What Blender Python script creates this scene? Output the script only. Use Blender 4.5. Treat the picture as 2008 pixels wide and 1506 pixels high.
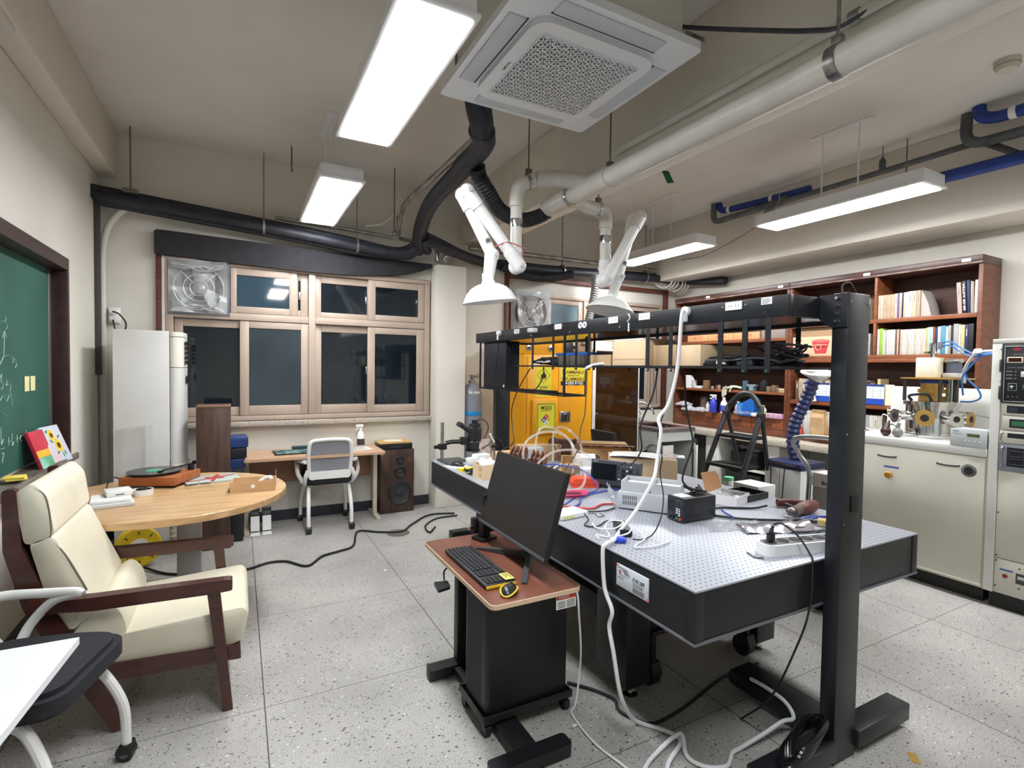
import bpy, bmesh, math, random
from mathutils import Matrix, Vector
random.seed(7)
for o in list(bpy.data.objects):
    bpy.data.objects.remove(o)
S = bpy.context.scene
COL = S.collection
PI = math.pi

# ------------------------------------------------------------------ camera
cam_data = bpy.data.cameras.new('camera')
cam_data.sensor_width = 36.0
cam_data.lens = 1013.54 / 2008 * 36.0
cam_data.clip_start = 0.02
cam = bpy.data.objects.new('camera', cam_data)
COL.objects.link(cam)
_y, _p, _r = math.radians(27.907), math.radians(1.755), math.radians(0.817)
_f = Vector((math.sin(_y) * math.cos(_p), math.cos(_y) * math.cos(_p), -math.sin(_p)))
_rt = Vector((math.cos(_y), -math.sin(_y), 0))
_up = _rt.cross(_f)
_r2 = _rt * math.cos(_r) + _up * math.sin(_r)
_u2 = -_rt * math.sin(_r) + _up * math.cos(_r)
_m = Matrix((_r2, _u2, -_f)).transposed().to_4x4()
_m.translation = Vector((0, 0, 1.5))
cam.matrix_world = _m
S.camera = cam

# ------------------------------------------------------------------ world (night outside) and exposure
w = bpy.data.worlds.new('night')
S.world = w
w.use_nodes = True
w.node_tree.nodes['Background'].inputs[0].default_value = (0.012, 0.016, 0.024, 1)
w.node_tree.nodes['Background'].inputs[1].default_value = 1.0
S.view_settings.view_transform = 'Standard'
S.view_settings.look = 'None'
S.view_settings.gamma = 1.0
S.view_settings.use_curve_mapping = False
S.view_settings.exposure = 1.55
LAMP_STRENGTH = 17.0

# ------------------------------------------------------------------ materials
MATS = {}


def lin(c):
    def f(v):
        v /= 255.0
        return v / 12.92 if v <= 0.04045 else ((v + 0.055) / 1.055) ** 2.4
    return tuple(f(v) for v in c) + (1.0,)


def mat(name, col, rough=0.5, metal=0.0, col2=None, scale=8.0, detail=4.0, bump=0.0, bscale=None,
        emit=0.0, trans=0.0, alpha=1.0, ior=1.5, coat=0.0, stretch=(1, 1, 1), contrast=(0.35, 0.65), spec=0.5):
    """procedural material: base colour, optional second colour mixed in by noise, optional bump"""
    if name in MATS:
        return MATS[name]
    m = bpy.data.materials.new(name)
    m.use_nodes = True
    nt = m.node_tree
    b = nt.nodes['Principled BSDF']
    b.inputs['Base Color'].default_value = lin(col)
    b.inputs['Roughness'].default_value = rough
    b.inputs['Metallic'].default_value = metal
    b.inputs['IOR'].default_value = ior
    b.inputs['Transmission Weight'].default_value = trans
    b.inputs['Alpha'].default_value = alpha
    b.inputs['Coat Weight'].default_value = coat
    b.inputs['Specular IOR Level'].default_value = spec
    if emit:
        b.inputs['Emission Color'].default_value = lin(col)
        b.inputs['Emission Strength'].default_value = emit
    if col2 is not None or bump:
        tc = nt.nodes.new('ShaderNodeTexCoord')
        mp = nt.nodes.new('ShaderNodeMapping')
        mp.inputs['Scale'].default_value = stretch
        nt.links.new(tc.outputs['Object'], mp.inputs['Vector'])
        nz = nt.nodes.new('ShaderNodeTexNoise')
        nz.inputs['Scale'].default_value = scale
        nz.inputs['Detail'].default_value = detail
        nt.links.new(mp.outputs['Vector'], nz.inputs['Vector'])
        if col2 is not None:
            rp = nt.nodes.new('ShaderNodeValToRGB')
            rp.color_ramp.elements[0].position = contrast[0]
            rp.color_ramp.elements[1].position = contrast[1]
            rp.color_ramp.elements[0].color = lin(col)
            rp.color_ramp.elements[1].color = lin(col2)
            nt.links.new(nz.outputs['Fac'], rp.inputs['Fac'])
            nt.links.new(rp.outputs['Color'], b.inputs['Base Color'])
        if bump:
            bp = nt.nodes.new('ShaderNodeBump')
            bp.inputs['Strength'].default_value = bump
            bp.inputs['Distance'].default_value = 0.01
            if bscale:
                n2 = nt.nodes.new('ShaderNodeTexNoise')
                n2.inputs['Scale'].default_value = bscale
                n2.inputs['Detail'].default_value = 3
                nt.links.new(mp.outputs['Vector'], n2.inputs['Vector'])
                nt.links.new(n2.outputs['Fac'], bp.inputs['Height'])
            else:
                nt.links.new(nz.outputs['Fac'], bp.inputs['Height'])
            nt.links.new(bp.outputs['Normal'], b.inputs['Normal'])
    MATS[name] = m
    return m


# ------------------------------------------------------------------ mesh builder (everything in world coordinates)
def V(*a):
    return Vector(a if len(a) > 1 else a[0])


def frame(d):
    d = Vector(d).normalized()
    a = Vector((0, 0, 1)) if abs(d.z) < 0.95 else Vector((1, 0, 0))
    u = a.cross(d).normalized()
    return u, d.cross(u)


def smooth_path(pts, n=6, closed=False):
    P = [Vector(p) for p in pts]
    if len(P) < 3 and not closed:
        return P
    out = []
    N = len(P)
    rng = range(N) if closed else range(N - 1)
    for i in rng:
        p1, p2 = P[i], P[(i + 1) % N]
        p0 = P[(i - 1) % N] if (closed or i > 0) else p1 * 2 - p2
        p3 = P[(i + 2) % N] if (closed or i < N - 2) else p2 * 2 - p1
        for k in range(n):
            t = k / n
            out.append(0.5 * ((2 * p1) + (p2 - p0) * t + (2 * p0 - 5 * p1 + 4 * p2 - p3) * t * t
                              + (3 * p1 - p0 - 3 * p2 + p3) * t ** 3))
    if not closed:
        out.append(P[-1])
    return out


class MB:
    def __init__(self, T=None):
        self.bm = bmesh.new()
        self.T = T or Matrix()
        self.mi = 0

    def m(self, i):
        self.mi = i
        return self

    def at(self, loc=(0, 0, 0), rz=0.0, rx=0.0, ry=0.0, s=1.0):
        self.T = Matrix.Translation(loc) @ Matrix.Rotation(rz, 4, 'Z') @ Matrix.Rotation(ry, 4, 'Y') @ Matrix.Rotation(rx, 4, 'X') @ Matrix.Scale(s, 4)
        return self

    def _v(self, p):
        return self.bm.verts.new(self.T @ Vector(p))

    def _f(self, vs):
        try:
            f = self.bm.faces.new(vs)
            f.material_index = self.mi
            return f
        except ValueError:
            return None

    def box(self, x0, x1, y0, y1, z0, z1, bev=0.0, seg=2):
        if x0 > x1: x0, x1 = x1, x0
        if y0 > y1: y0, y1 = y1, y0
        if z0 > z1: z0, z1 = z1, z0
        vs = [self._v((x, y, z)) for z in (z0, z1) for y in (y0, y1) for x in (x0, x1)]
        q = [(0, 2, 3, 1), (4, 5, 7, 6), (0, 1, 5, 4), (2, 6, 7, 3), (0, 4, 6, 2), (1, 3, 7, 5)]
        fs = [self._f([vs[i] for i in a]) for a in q]
        if bev > 0:
            bev = min(bev, 0.49 * min(x1 - x0, y1 - y0, z1 - z0))
            es = {e for f in fs for e in f.edges}
            r = bmesh.ops.bevel(self.bm, geom=list(es), offset=bev, segments=seg, profile=0.5, affect='EDGES', clamp_overlap=True)
            for f in r['faces']:
                f.material_index = self.mi
        return self

    def cbox(self, c, d, bev=0.0, seg=2):
        return self.box(c[0] - d[0] / 2, c[0] + d[0] / 2, c[1] - d[1] / 2, c[1] + d[1] / 2, c[2] - d[2] / 2, c[2] + d[2] / 2, bev, seg)

    def ring(self, c, u, v, r, n, r2=None):
        r2 = r if r2 is None else r2
        return [self._v(Vector(c) + u * (r * math.cos(2 * PI * i / n)) + v * (r2 * math.sin(2 * PI * i / n))) for i in range(n)]

    def skin(self, rings, cap0=True, cap1=True, closed=False):
        n = len(rings[0])
        R = list(rings)
        pairs = list(zip(R[:-1], R[1:])) + ([(R[-1], R[0])] if closed else [])
        for a, b in pairs:
            for i in range(n):
                j = (i + 1) % n
                self._f([a[i], a[j], b[j], b[i]])
        if not closed:
            if cap0: self._f(list(reversed(R[0])))
            if cap1: self._f(R[-1])
        return self

    def cyl(self, p0, p1, r0, r1=None, n=16, caps=True):
        p0, p1 = Vector(p0), Vector(p1)
        r1 = r0 if r1 is None else r1
        u, v = frame(p1 - p0)
        return self.skin([self.ring(p0, u, v, r0, n), self.ring(p1, u, v, r1, n)], caps, caps)

    def tube(self, pts, r, n=8, k=6, closed=False, smooth=True, radii=None, flat=1.0):
        P = smooth_path(pts, k, closed) if smooth else [Vector(p) for p in pts]
        P = [p for i, p in enumerate(P) if i == 0 or (p - P[i - 1]).length > 1e-6]
        N = len(P)
        u = None
        rings = []
        for i in range(N):
            if closed:
                d = P[(i + 1) % N] - P[i - 1]
            else:
                d = P[min(i + 1, N - 1)] - P[max(i - 1, 0)]
            d.normalize()
            if u is None:
                u, v = frame(d)
            else:
                u = (u - d * u.dot(d))
                if u.length < 1e-6: u, _ = frame(d)
                u.normalize()
                v = d.cross(u)
            rr = r if radii is None else radii[min(len(radii) - 1, int(i / max(1, N - 1) * (len(radii) - 1) + 0.5))]
            rings.append(self.ring(P[i], u, v, rr, n, rr * flat))
        return self.skin(rings, True, True, closed)

    def hose(self, pts, r, pitch=0.02, depth=0.15, n=14):
        """corrugated tube"""
        P = smooth_path(pts, 24)
        L = [0]
        for a, b in zip(P[:-1], P[1:]): L.append(L[-1] + (b - a).length)
        T = L[-1]
        N = max(6, int(T / pitch * 4))
        Q = []
        j = 0
        for i in range(N + 1):
            s = T * i / N
            while j < len(L) - 2 and L[j + 1] < s: j += 1
            t = (s - L[j]) / max(1e-9, L[j + 1] - L[j])
            Q.append(P[j].lerp(P[j + 1], t))
        u = None
        rings = []
        for i in range(N + 1):
            d = (Q[min(i + 1, N)] - Q[max(i - 1, 0)]).normalized()
            if u is None: u, v = frame(d)
            else:
                u = (u - d * u.dot(d)).normalized(); v = d.cross(u)
            rings.append(self.ring(Q[i], u, v, r * (1 - depth * (0.5 + 0.5 * math.cos(i * PI / 2))), n))
        return self.skin(rings)

    def lathe(self, prof, c=(0, 0, 0), axis=(0, 0, 1), n=24, caps=True):
        """prof: list of (radius, height along axis)"""
        u, v = frame(axis)
        d = Vector(axis).normalized()
        rings = [self.ring(Vector(c) + d * h, u, v, max(r, 1e-5), n) for r, h in prof]
        return self.skin(rings, caps, caps)

    def prism(self, poly, o, u, v, w):
        """2-D polygon (list of (a,b)) spanned by u,v at o, extruded by vector w"""
        o, u, v, w = Vector(o), Vector(u), Vector(v), Vector(w)
        A = [self._v(o + u * a + v * b) for a, b in poly]
        B = [self._v(o + u * a + v * b + w) for a, b in poly]
        n = len(A)
        self._f(A)
        self._f(list(reversed(B)))
        for i in range(n):
            j = (i + 1) % n
            self._f([A[j], A[i], B[i], B[j]])
        return self

    def quad(self, a, b, c, d):
        self._f([self._v(p) for p in (a, b, c, d)])
        return self

    def poly(self, pts):
        self._f([self._v(p) for p in pts])
        return self

    def ball(self, c, r, n=16, k=10, sc=(1, 1, 1)):
        rings = []
        c = Vector(c)
        for i in range(k + 1):
            t = PI * i / k
            rr = max(math.sin(t) * r, 1e-5)
            rings.append([self._v(c + Vector((rr * math.cos(2 * PI * j / n) * sc[0], rr * math.sin(2 * PI * j / n) * sc[1], -math.cos(t) * r * sc[2]))) for j in range(n)])
        return self.skin(rings)

    def torus(self, c, axis, R, r, n=32, k=8):
        u, v = frame(axis)
        c = Vector(c)
        return self.tube([c + u * (R * math.cos(2 * PI * i / n)) + v * (R * math.sin(2 * PI * i / n)) for i in range(n)], r, n=k, closed=True, smooth=False)

    def rounded(self, poly, rad, n=5):
        """round the corners of a 2-D polygon"""
        out = []
        N = len(poly)
        for i in range(N):
            p = Vector(poly[i]); a = Vector(poly[i - 1]); b = Vector(poly[(i + 1) % N])
            r = rad[i] if isinstance(rad, (list, tuple)) else rad
            da, db = (a - p), (b - p)
            r1 = min(r, da.length * 0.49, db.length * 0.49)
            pa, pb = p + da.normalized() * r1, p + db.normalized() * r1
            for k in range(n + 1):
                t = k / n
                q = pa * (1 - t) ** 2 + p * 2 * t * (1 - t) + pb * t * t
                out.append((q.x, q.y))
        return out

    def sheet(self, o, u, v, nu, nv, amp=0.0, th=0.0, fn=None):
        """thin crumpled sheet; fn(a,b) gives height along the normal"""
        o, u, v = Vector(o), Vector(u), Vector(v)
        nrm = u.cross(v).normalized()
        G = []
        for i in range(nu + 1):
            row = []
            for j in range(nv + 1):
                a, b = i / nu, j / nv
                h = (fn(a, b) if fn else 0) + (random.uniform(-amp, amp) if amp else 0)
                row.append(o + u * a + v * b + nrm * h)
            G.append(row)
        if th:
            A = [[self._v(p + nrm * th) for p in r] for r in G]
            B = [[self._v(p) for p in r] for r in G]
            for i in range(nu):
                for j in range(nv):
                    self._f([A[i][j], A[i + 1][j], A[i + 1][j + 1], A[i][j + 1]])
                    self._f([B[i][j], B[i][j + 1], B[i + 1][j + 1], B[i + 1][j]])
            for i in range(nu):
                self._f([A[i][0], B[i][0], B[i + 1][0], A[i + 1][0]])
                self._f([A[i + 1][nv], B[i + 1][nv], B[i][nv], A[i][nv]])
            for j in range(nv):
                self._f([A[0][j + 1], B[0][j + 1], B[0][j], A[0][j]])
                self._f([A[nu][j], B[nu][j], B[nu][j + 1], A[nu][j + 1]])
        else:
            A = [[self._v(p) for p in r] for r in G]
            for i in range(nu):
                for j in range(nv):
                    self._f([A[i][j], A[i + 1][j], A[i + 1][j + 1], A[i][j + 1]])
        return self

    def text(self, s, o, u, v, h, width=None, center=False, bold=False):
        """flat lettering: o = lower-left (or centre), u = reading direction, v = up, h = cap height"""
        cu = bpy.data.curves.new('txt', 'FONT')
        cu.body = s
        cu.size = 1.0
        if bold: cu.offset = 0.02
        ob = bpy.data.objects.new('txt', cu)
        COL.objects.link(ob)
        dg = bpy.context.evaluated_depsgraph_get()
        me = bpy.data.meshes.new_from_object(ob.evaluated_get(dg))
        bpy.data.objects.remove(ob)
        bpy.data.curves.remove(cu)
        if not me.vertices:
            return self
        xs = [p.co.x for p in me.vertices]
        x0, x1 = min(xs), max(xs)
        sy = h / 0.70
        sx = sy if width is None else width / max(1e-6, x1 - x0)
        o, u, v = Vector(o), Vector(u).normalized(), Vector(v).normalized()
        if center:
            o = o - u * ((x1 - x0) * sx / 2) - v * (h / 2)
        vs = [self._v(o + u * ((p.co.x - x0) * sx) + v * (p.co.y * sy)) for p in me.vertices]
        for f in me.polygons:
            self._f([vs[i] for i in f.vertices])
        bpy.data.meshes.remove(me)
        return self

    def build(self, name, mats, parent=None, angle=35, smooth=True):
        if not isinstance(mats, (list, tuple)):
            mats = [mats]
        bm = self.bm
        bmesh.ops.remove_doubles(bm, verts=bm.verts, dist=1e-6)
        bmesh.ops.recalc_face_normals(bm, faces=bm.faces)
        if parent is not None:
            M = wmat(parent).inverted()
            loc = None
        else:
            cs = [p.co for p in bm.verts]
            loc = Vector(((min(p.x for p in cs) + max(p.x for p in cs)) / 2, (min(p.y for p in cs) + max(p.y for p in cs)) / 2, min(p.z for p in cs)))
            M = Matrix.Translation(-loc)
        bmesh.ops.transform(bm, matrix=M, verts=bm.verts)
        me = bpy.data.meshes.new(name)
        bm.to_mesh(me)
        bm.free()
        for m_ in mats:
            me.materials.append(m_)
        if smooth:
            me.shade_smooth()
            me.set_sharp_from_angle(angle=math.radians(angle))
        o = bpy.data.objects.new(name, me)
        COL.objects.link(o)
        if parent is not None:
            o.parent = parent
        else:
            o.location = loc
        return o


def wmat(o):
    M = o.matrix_basis.copy()
    while o.parent:
        o = o.parent
        M = o.matrix_basis @ M
    return M


def tag(o, label, cat, group=None):
    o['label'] = label
    o['category'] = cat
    if group: o['group'] = group
    return o


def thing(name, label, cat, loc=(0, 0, 0), rz=0.0, group=None):
    o = bpy.data.objects.new(name, None)
    o.empty_display_size = 0.05
    o.location = loc
    o.rotation_euler = (0, 0, rz)
    COL.objects.link(o)
    return tag(o, label, cat, group)


def struct(o):
    o['kind'] = 'structure'
    return o


def copy_tree(o, parent=None):
    c = o.copy()
    COL.objects.link(c)
    if parent is not None: c.parent = parent
    for ch in list(o.children):
        copy_tree(ch, c)
    return c
# ------------------------------------------------------------------ room materials
def wall_paint(name, a, b):
    return mat(name, a, 0.7, col2=b, scale=1.3, detail=6, bump=0.12, bscale=60, contrast=(0.3, 0.75))


M_WALL = wall_paint('cream_wall_paint', (222, 218, 209), (211, 207, 197))
M_CEIL = wall_paint('grey_ceiling_paint', (226, 222, 217), (212, 207, 201))
M_BEAM = wall_paint('beam_paint', (226, 220, 209), (213, 206, 194))
M_BASE = mat('navy_skirting_paint', (38, 42, 52), 0.45, col2=(52, 56, 64), scale=9)
M_SILL = mat('granite_sill_stone', (196, 188, 176), 0.55, col2=(160, 150, 138), scale=60, detail=5)
M_WOODTRIM = mat('reddish_brown_trim_wood', (112, 62, 48), 0.5, col2=(84, 46, 38), scale=6, stretch=(1, 1, 12))
M_UPVC = mat('beige_window_plastic', (182, 165, 151), 0.4, col2=(174, 156, 141), scale=3)
M_UPVCW = mat('white_window_plastic', (222, 220, 216), 0.4)
M_NIGHT = mat('night_window_glass', (17, 25, 32), 0.05, ior=1.7, col2=(24, 34, 42), scale=2.5)
M_HAZE = mat('hazy_window_glass', (48, 62, 70), 0.16, ior=1.7, col2=(36, 48, 56), scale=2.0)
M_FROST = mat('frosted_window_glass', (120, 142, 150), 0.3, ior=1.5, col2=(84, 104, 116), scale=1.5)
M_STEEL = mat('bright_steel', (190, 192, 194), 0.28, 1.0, col2=(160, 162, 165), scale=20)
M_CHROME = mat('polished_chrome', (220, 222, 224), 0.08, 1.0)
M_GALV = mat('galvanised_sheet', (168, 168, 166), 0.35, 0.9, col2=(130, 130, 128), scale=25)
M_BLACK = mat('black_plastic', (20, 21, 24), 0.4, col2=(26, 27, 30), scale=30)
M_WHITE = mat('white_plastic', (232, 232, 230), 0.35)
M_RUBBER = mat('black_rubber', (20, 20, 22), 0.65)


def terrazzo():
    m = bpy.data.materials.new('grey_terrazzo')
    m.use_nodes = True
    nt = m.node_tree
    N, Lk = nt.nodes, nt.links
    b = N['Principled BSDF']
    geo = N.new('ShaderNodeNewGeometry')

    def math_(op, a, bb=None, c=None):
        n = N.new('ShaderNodeMath')
        n.operation = op
        for i, v in enumerate((a, bb, c)):
            if v is None: continue
            if isinstance(v, (int, float)): n.inputs[i].default_value = v
            else: Lk.new(v, n.inputs[i])
        return n.outputs[0]

    def mix(f, a, bb):
        n = N.new('ShaderNodeMix')
        n.data_type = 'RGBA'
        Lk.new(f, n.inputs[0])
        for i, v in ((6, a), (7, bb)):
            if isinstance(v, tuple): n.inputs[i].default_value = v
            else: Lk.new(v, n.inputs[i])
        return n.outputs[2]
    sep = N.new('ShaderNodeSeparateXYZ')
    Lk.new(geo.outputs['Position'], sep.inputs[0])
    # warp so that the chips are angular slivers
    big = N.new('ShaderNodeTexNoise'); big.inputs['Scale'].default_value = 1.6; big.inputs['Detail'].default_value = 5
    Lk.new(geo.outputs['Position'], big.inputs['Vector'])
    fine = N.new('ShaderNodeTexNoise'); fine.inputs['Scale'].default_value = 160; fine.inputs['Detail'].default_value = 3
    Lk.new(geo.outputs['Position'], fine.inputs['Vector'])
    rp = N.new('ShaderNodeValToRGB')
    rp.color_ramp.elements[0].position = 0.35; rp.color_ramp.elements[1].position = 0.7
    rp.color_ramp.elements[0].color = lin((160, 158, 154)); rp.color_ramp.elements[1].color = lin((188, 186, 181))
    Lk.new(big.outputs['Fac'], rp.inputs['Fac'])
    col = rp.outputs['Color']
    rf = N.new('ShaderNodeValToRGB')
    rf.color_ramp.elements[0].position = 0.3; rf.color_ramp.elements[1].position = 0.75
    rf.color_ramp.elements[0].color = (0.62, 0.62, 0.62, 1); rf.color_ramp.elements[1].color = (1.25, 1.25, 1.25, 1)
    Lk.new(fine.outputs['Fac'], rf.inputs['Fac'])
    mu = N.new('ShaderNodeMix'); mu.data_type = 'RGBA'; mu.blend_type = 'MULTIPLY'; mu.inputs[0].default_value = 0.8
    Lk.new(col, mu.inputs[6]); Lk.new(rf.outputs['Color'], mu.inputs[7])
    col = mu.outputs[2]
    for scale, lo, hi, thr, c in ((40, 0.80, 1.0, 0.34, (66, 65, 62)), (50, 0.0, 0.12, 0.32, (224, 222, 216)), (60, 0.3, 0.46, 0.36, (98, 95, 90)), (75, 0.64, 0.84, 0.36, (60, 58, 55)), (95, 0.1, 0.3, 0.36, (128, 124, 116))):
        vo = N.new('ShaderNodeTexVoronoi')
        vo.inputs['Scale'].default_value = scale
        vo.distance = 'MANHATTAN'
        mp = N.new('ShaderNodeMapping'); mp.inputs['Rotation'].default_value = (0, 0, scale * 0.013); mp.inputs['Scale'].default_value = (1.0, 1.5, 1.0)
        Lk.new(geo.outputs['Position'], mp.inputs['Vector']); Lk.new(mp.outputs['Vector'], vo.inputs['Vector'])
        sc = N.new('ShaderNodeSeparateColor'); Lk.new(vo.outputs['Color'], sc.inputs[0])
        a = math_('GREATER_THAN', sc.outputs[0], lo); d = math_('LESS_THAN', sc.outputs[0], hi)
        e = math_('LESS_THAN', vo.outputs['Distance'], thr)
        f = math_('MULTIPLY', math_('MULTIPLY', a, d), e)
        col = mix(f, col, lin(c))
    # dividing strips every 0.91 m
    gx = math_('ABSOLUTE', math_('SUBTRACT', math_('FRACT', math_('DIVIDE', math_('ADD', sep.outputs[0], 9.1 - 0.1 + 0.455), 0.91)), 0.5))
    gy = math_('ABSOLUTE', math_('SUBTRACT', math_('FRACT', math_('DIVIDE', math_('ADD', sep.outputs[1], 9.1 - 2.455 + 0.455), 0.91)), 0.5))
    lx = math_('LESS_THAN', gx, 0.0026); ly = math_('LESS_THAN', gy, 0.0018)
    col = mix(math_('MAXIMUM', lx, ly), col, lin((62, 58, 54)))
    Lk.new(col, b.inputs['Base Color'])
    b.inputs['Roughness'].default_value = 0.42
    bp = N.new('ShaderNodeBump'); bp.inputs['Strength'].default_value = 0.05; bp.inputs['Distance'].default_value = 0.002
    Lk.new(fine.outputs['Fac'], bp.inputs['Height']); Lk.new(bp.outputs['Normal'], b.inputs['Normal'])
    return m


M_FLOOR = terrazzo()

# ------------------------------------------------------------------ room shell
XL, XR, YB, YR, ZC = -1.024, 5.48, 5.42, -2.6, 3.409
struct(MB().box(XL - 0.2, XR + 0.2, YR - 0.2, YB + 0.25, -0.12, 0).build('floor', M_FLOOR))
struct(MB().box(XL - 0.2, XR + 0.2, YR - 0.2, YB + 0.25, ZC, ZC + 0.15).build('ceiling', M_CEIL))
struct(MB().box(XL - 0.2, XL, YR - 0.2, YB + 0.25, 0, ZC).build('wall_left', M_WALL))
struct(MB().box(XR, XR + 0.2, YR - 0.2, YB + 0.25, 0, ZC).build('wall_right', M_WALL))
struct(MB().box(XL, XR, YR - 0.2, YR, 0, ZC).build('wall_rear', M_WALL))
wb = MB()
W1 = (-0.63, 1.845, 0.985, 2.44)
W2 = (2.75, 5.31, 0.95, 2.61)
wb.box(XL, W1[0], YB, YB + 0.25, 0, ZC).box(W1[1], W2[0], YB, YB + 0.25, 0, ZC).box(W2[1], XR, YB, YB + 0.25, 0, ZC)
for a in (W1, W2):
    wb.box(a[0], a[1], YB, YB + 0.25, 0, a[2]).box(a[0], a[1], YB, YB + 0.25, a[3], ZC)
struct(wb.build('wall_back', M_WALL))
# concrete beams and the boxed pilaster between the two windows
struct(MB().box(XL, -0.888, YR, YB, 3.03, ZC, 0.012).build('trim_1', M_BEAM))
struct(MB().box(2.2, 2.56, YR, YB, 2.86, ZC, 0.01).build('trim_2', M_BEAM))
struct(MB().box(4.965, XR, YR, YB, 2.688, ZC, 0.01).build('trim_3', M_BEAM))
struct(MB().box(1.846, 2.175, 5.19, YB, 0, 2.578, 0.006).build('trim_4', M_WALL))
# window sill
sl = MB().box(-0.66, 1.845, 5.335, YB + 0.02, 0.925, 0.972, 0.006)
struct(sl.build('trim_5', M_SILL))
# skirting
struct(MB().box(XL + 0.002, 1.844, YB - 0.012, YB, 0, 0.1).build('baseboard_back', M_BASE))
struct(MB().box(XL, XL + 0.012, YR, YB - 0.013, 0, 0.12).build('baseboard_left', M_BASE))
struct(MB().box(XR - 0.012, XR, YR, 1.2, 0, 0.1).build('baseboard_right', M_BASE))


def sash(parent, name, x0, x1, z0, z1, gx0, gx1, gz0, gz1, y, glass, latch=None):
    b = MB()
    for a in ((x0, gx0, z0, z1), (gx1, x1, z0, z1), (gx0, gx1, z0, gz0), (gx0, gx1, gz1, z1)):
        b.box(a[0], a[1], y, y + 0.032, a[2], a[3], 0.004)
    # thin gasket
    s = b.build('sash', M_UPVC, parent)
    MB().box(gx0 - 0.004, gx1 + 0.004, y + 0.012, y + 0.020, gz0 - 0.004, gz1 + 0.004).build('pane', glass, s)
    if latch:
        MB().box(latch - 0.008, latch + 0.008, y - 0.012, y, (z0 + z1) / 2 - 0.045, (z0 + z1) / 2 + 0.03, 0.003).build('latch', M_STEEL, s)
    return s


# ---- first window (left bay)
fr = MB()
yf0, yf1 = 5.375, 5.47
fr.box(-0.56, 1.83, yf0, yf1, 2.385, 2.43, 0.004)
fr.box(-0.56, 1.83, yf0, yf1, 0.978, 1.022, 0.004)
fr.box(-0.56, -0.50, yf0, yf1, 1.023, 2.384, 0.004)
fr.box(1.772, 1.83, yf0, yf1, 1.023, 2.384, 0.004)
fr.box(0.604, 0.668, yf0, yf1, 1.023, 2.384, 0.004)
fr.box(-0.499, 0.603, yf0, yf1, 1.905, 1.968, 0.004)
fr.box(0.669, 1.771, yf0, yf1, 1.905, 1.968, 0.004)
win1 = struct(fr.build('window_1', M_UPVC))
MB().box(-0.625, -0.585, 5.385, 5.5, 1.0, 2.44, 0.003).build('wood_jamb', M_WOODTRIM, win1)
MB().box(-0.584, -0.561, 5.38, 5.5, 1.0, 2.44, 0.002).build('white_jamb', M_UPVCW, win1)
sash(win1, 'a', -0.062, 0.502, 1.972, 2.382, -0.012, 0.432, 2.033, 2.318, 5.385, mat('reflection_tinted_window_glass', (52, 74, 88), 0.045, ior=1.8, col2=(40, 60, 74), scale=2.0))  # bluish base colour stands in for the reflected lamps and ceiling
sash(win1, 'b', 0.505, 0.602, 1.972, 2.382, 0.513, 0.535, 2.03, 2.315, 5.42, M_NIGHT, latch=0.525)
sash(win1, 'c', 0.672, 1.225, 1.972, 2.382, 0.724, 1.172, 2.026, 2.314, 5.42, M_NIGHT, latch=1.16)
sash(win1, 'd', 1.176, 1.768, 1.972, 2.382, 1.25, 1.70, 2.03, 2.315, 5.385, M_NIGHT)
sash(win1, 'e', -0.496, 0.06, 1.026, 1.9, -0.432, 0.02, 1.105, 1.833, 5.42, M_NIGHT, latch=0.0)
sash(win1, 'f', 0.012, 0.602, 1.026, 1.9, 0.088, 0.536, 1.116, 1.838, 5.385, M_HAZE)
sash(win1, 'g', 0.672, 1.225, 1.026, 1.9, 0.727, 1.18, 1.112, 1.832, 5.42, M_NIGHT, latch=1.165)
sash(win1, 'h', 1.172, 1.77, 1.026, 1.9, 1.246, 1.686, 1.103, 1.834, 5.385, M_NIGHT)

# ---- second window (right bay, mostly hidden)
t2 = MB()
t2.box(2.75, 2.80, 5.39, 5.5, 0.97, 2.61, 0.003).box(5.25, 5.305, 5.39, 5.5, 0.97, 2.61, 0.003).box(2.801, 5.249, 5.39, 5.5, 2.56, 2.61, 0.003)
win2 = struct(t2.build('window_2', M_WOODTRIM))
f2 = MB()
f2.box(2.84, 5.21, 5.40, 5.47, 2.36, 2.405, 0.003).box(2.84, 2.88, 5.40, 5.47, 0.99, 2.359, 0.003).box(5.16, 5.21, 5.40, 5.47, 0.99, 2.359, 0.003)
f2.box(2.881, 5.159, 5.40, 5.47, 0.985, 1.03, 0.003).box(2.881, 5.159, 5.40, 5.47, 1.86, 1.92, 0.003).box(3.88, 3.94, 5.40, 5.47, 1.031, 1.859, 0.003).box(3.88, 3.94, 5.40, 5.47, 1.921, 2.359, 0.003)
f2.box(4.985, 5.005, 5.41, 5.47, 1.031, 1.859).box(5.04, 5.06, 5.405, 5.47, 1.031, 1.859).box(5.10, 5.12, 5.40, 5.47, 1.031, 1.859)
f2.build('window_frame', M_UPVC, win2)
MB().box(2.801, 5.249, 5.44, 5.5, 2.406, 2.559, 0.002).build('top_panel', M_WALL, win2)
sash(win2, 'a', 3.36, 3.876, 1.925, 2.356, 3.40, 3.81, 1.985, 2.30, 5.42, M_FROST)
sash(win2, 'b', 3.944, 4.55, 1.925, 2.356, 4.0, 4.49, 1.985, 2.30, 5.42, M_NIGHT)
sash(win2, 'c', 4.552, 5.155, 1.925, 2.356, 4.61, 5.10, 1.985, 2.30, 5.435, M_NIGHT)
sash(win2, 'd', 2.885, 3.876, 1.035, 1.855, 2.95, 3.81, 1.1, 1.79, 5.42, M_NIGHT)
sash(win2, 'e', 3.944, 4.98, 1.035, 1.855, 4.0, 4.93, 1.1, 1.79, 5.425, M_NIGHT)


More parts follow.
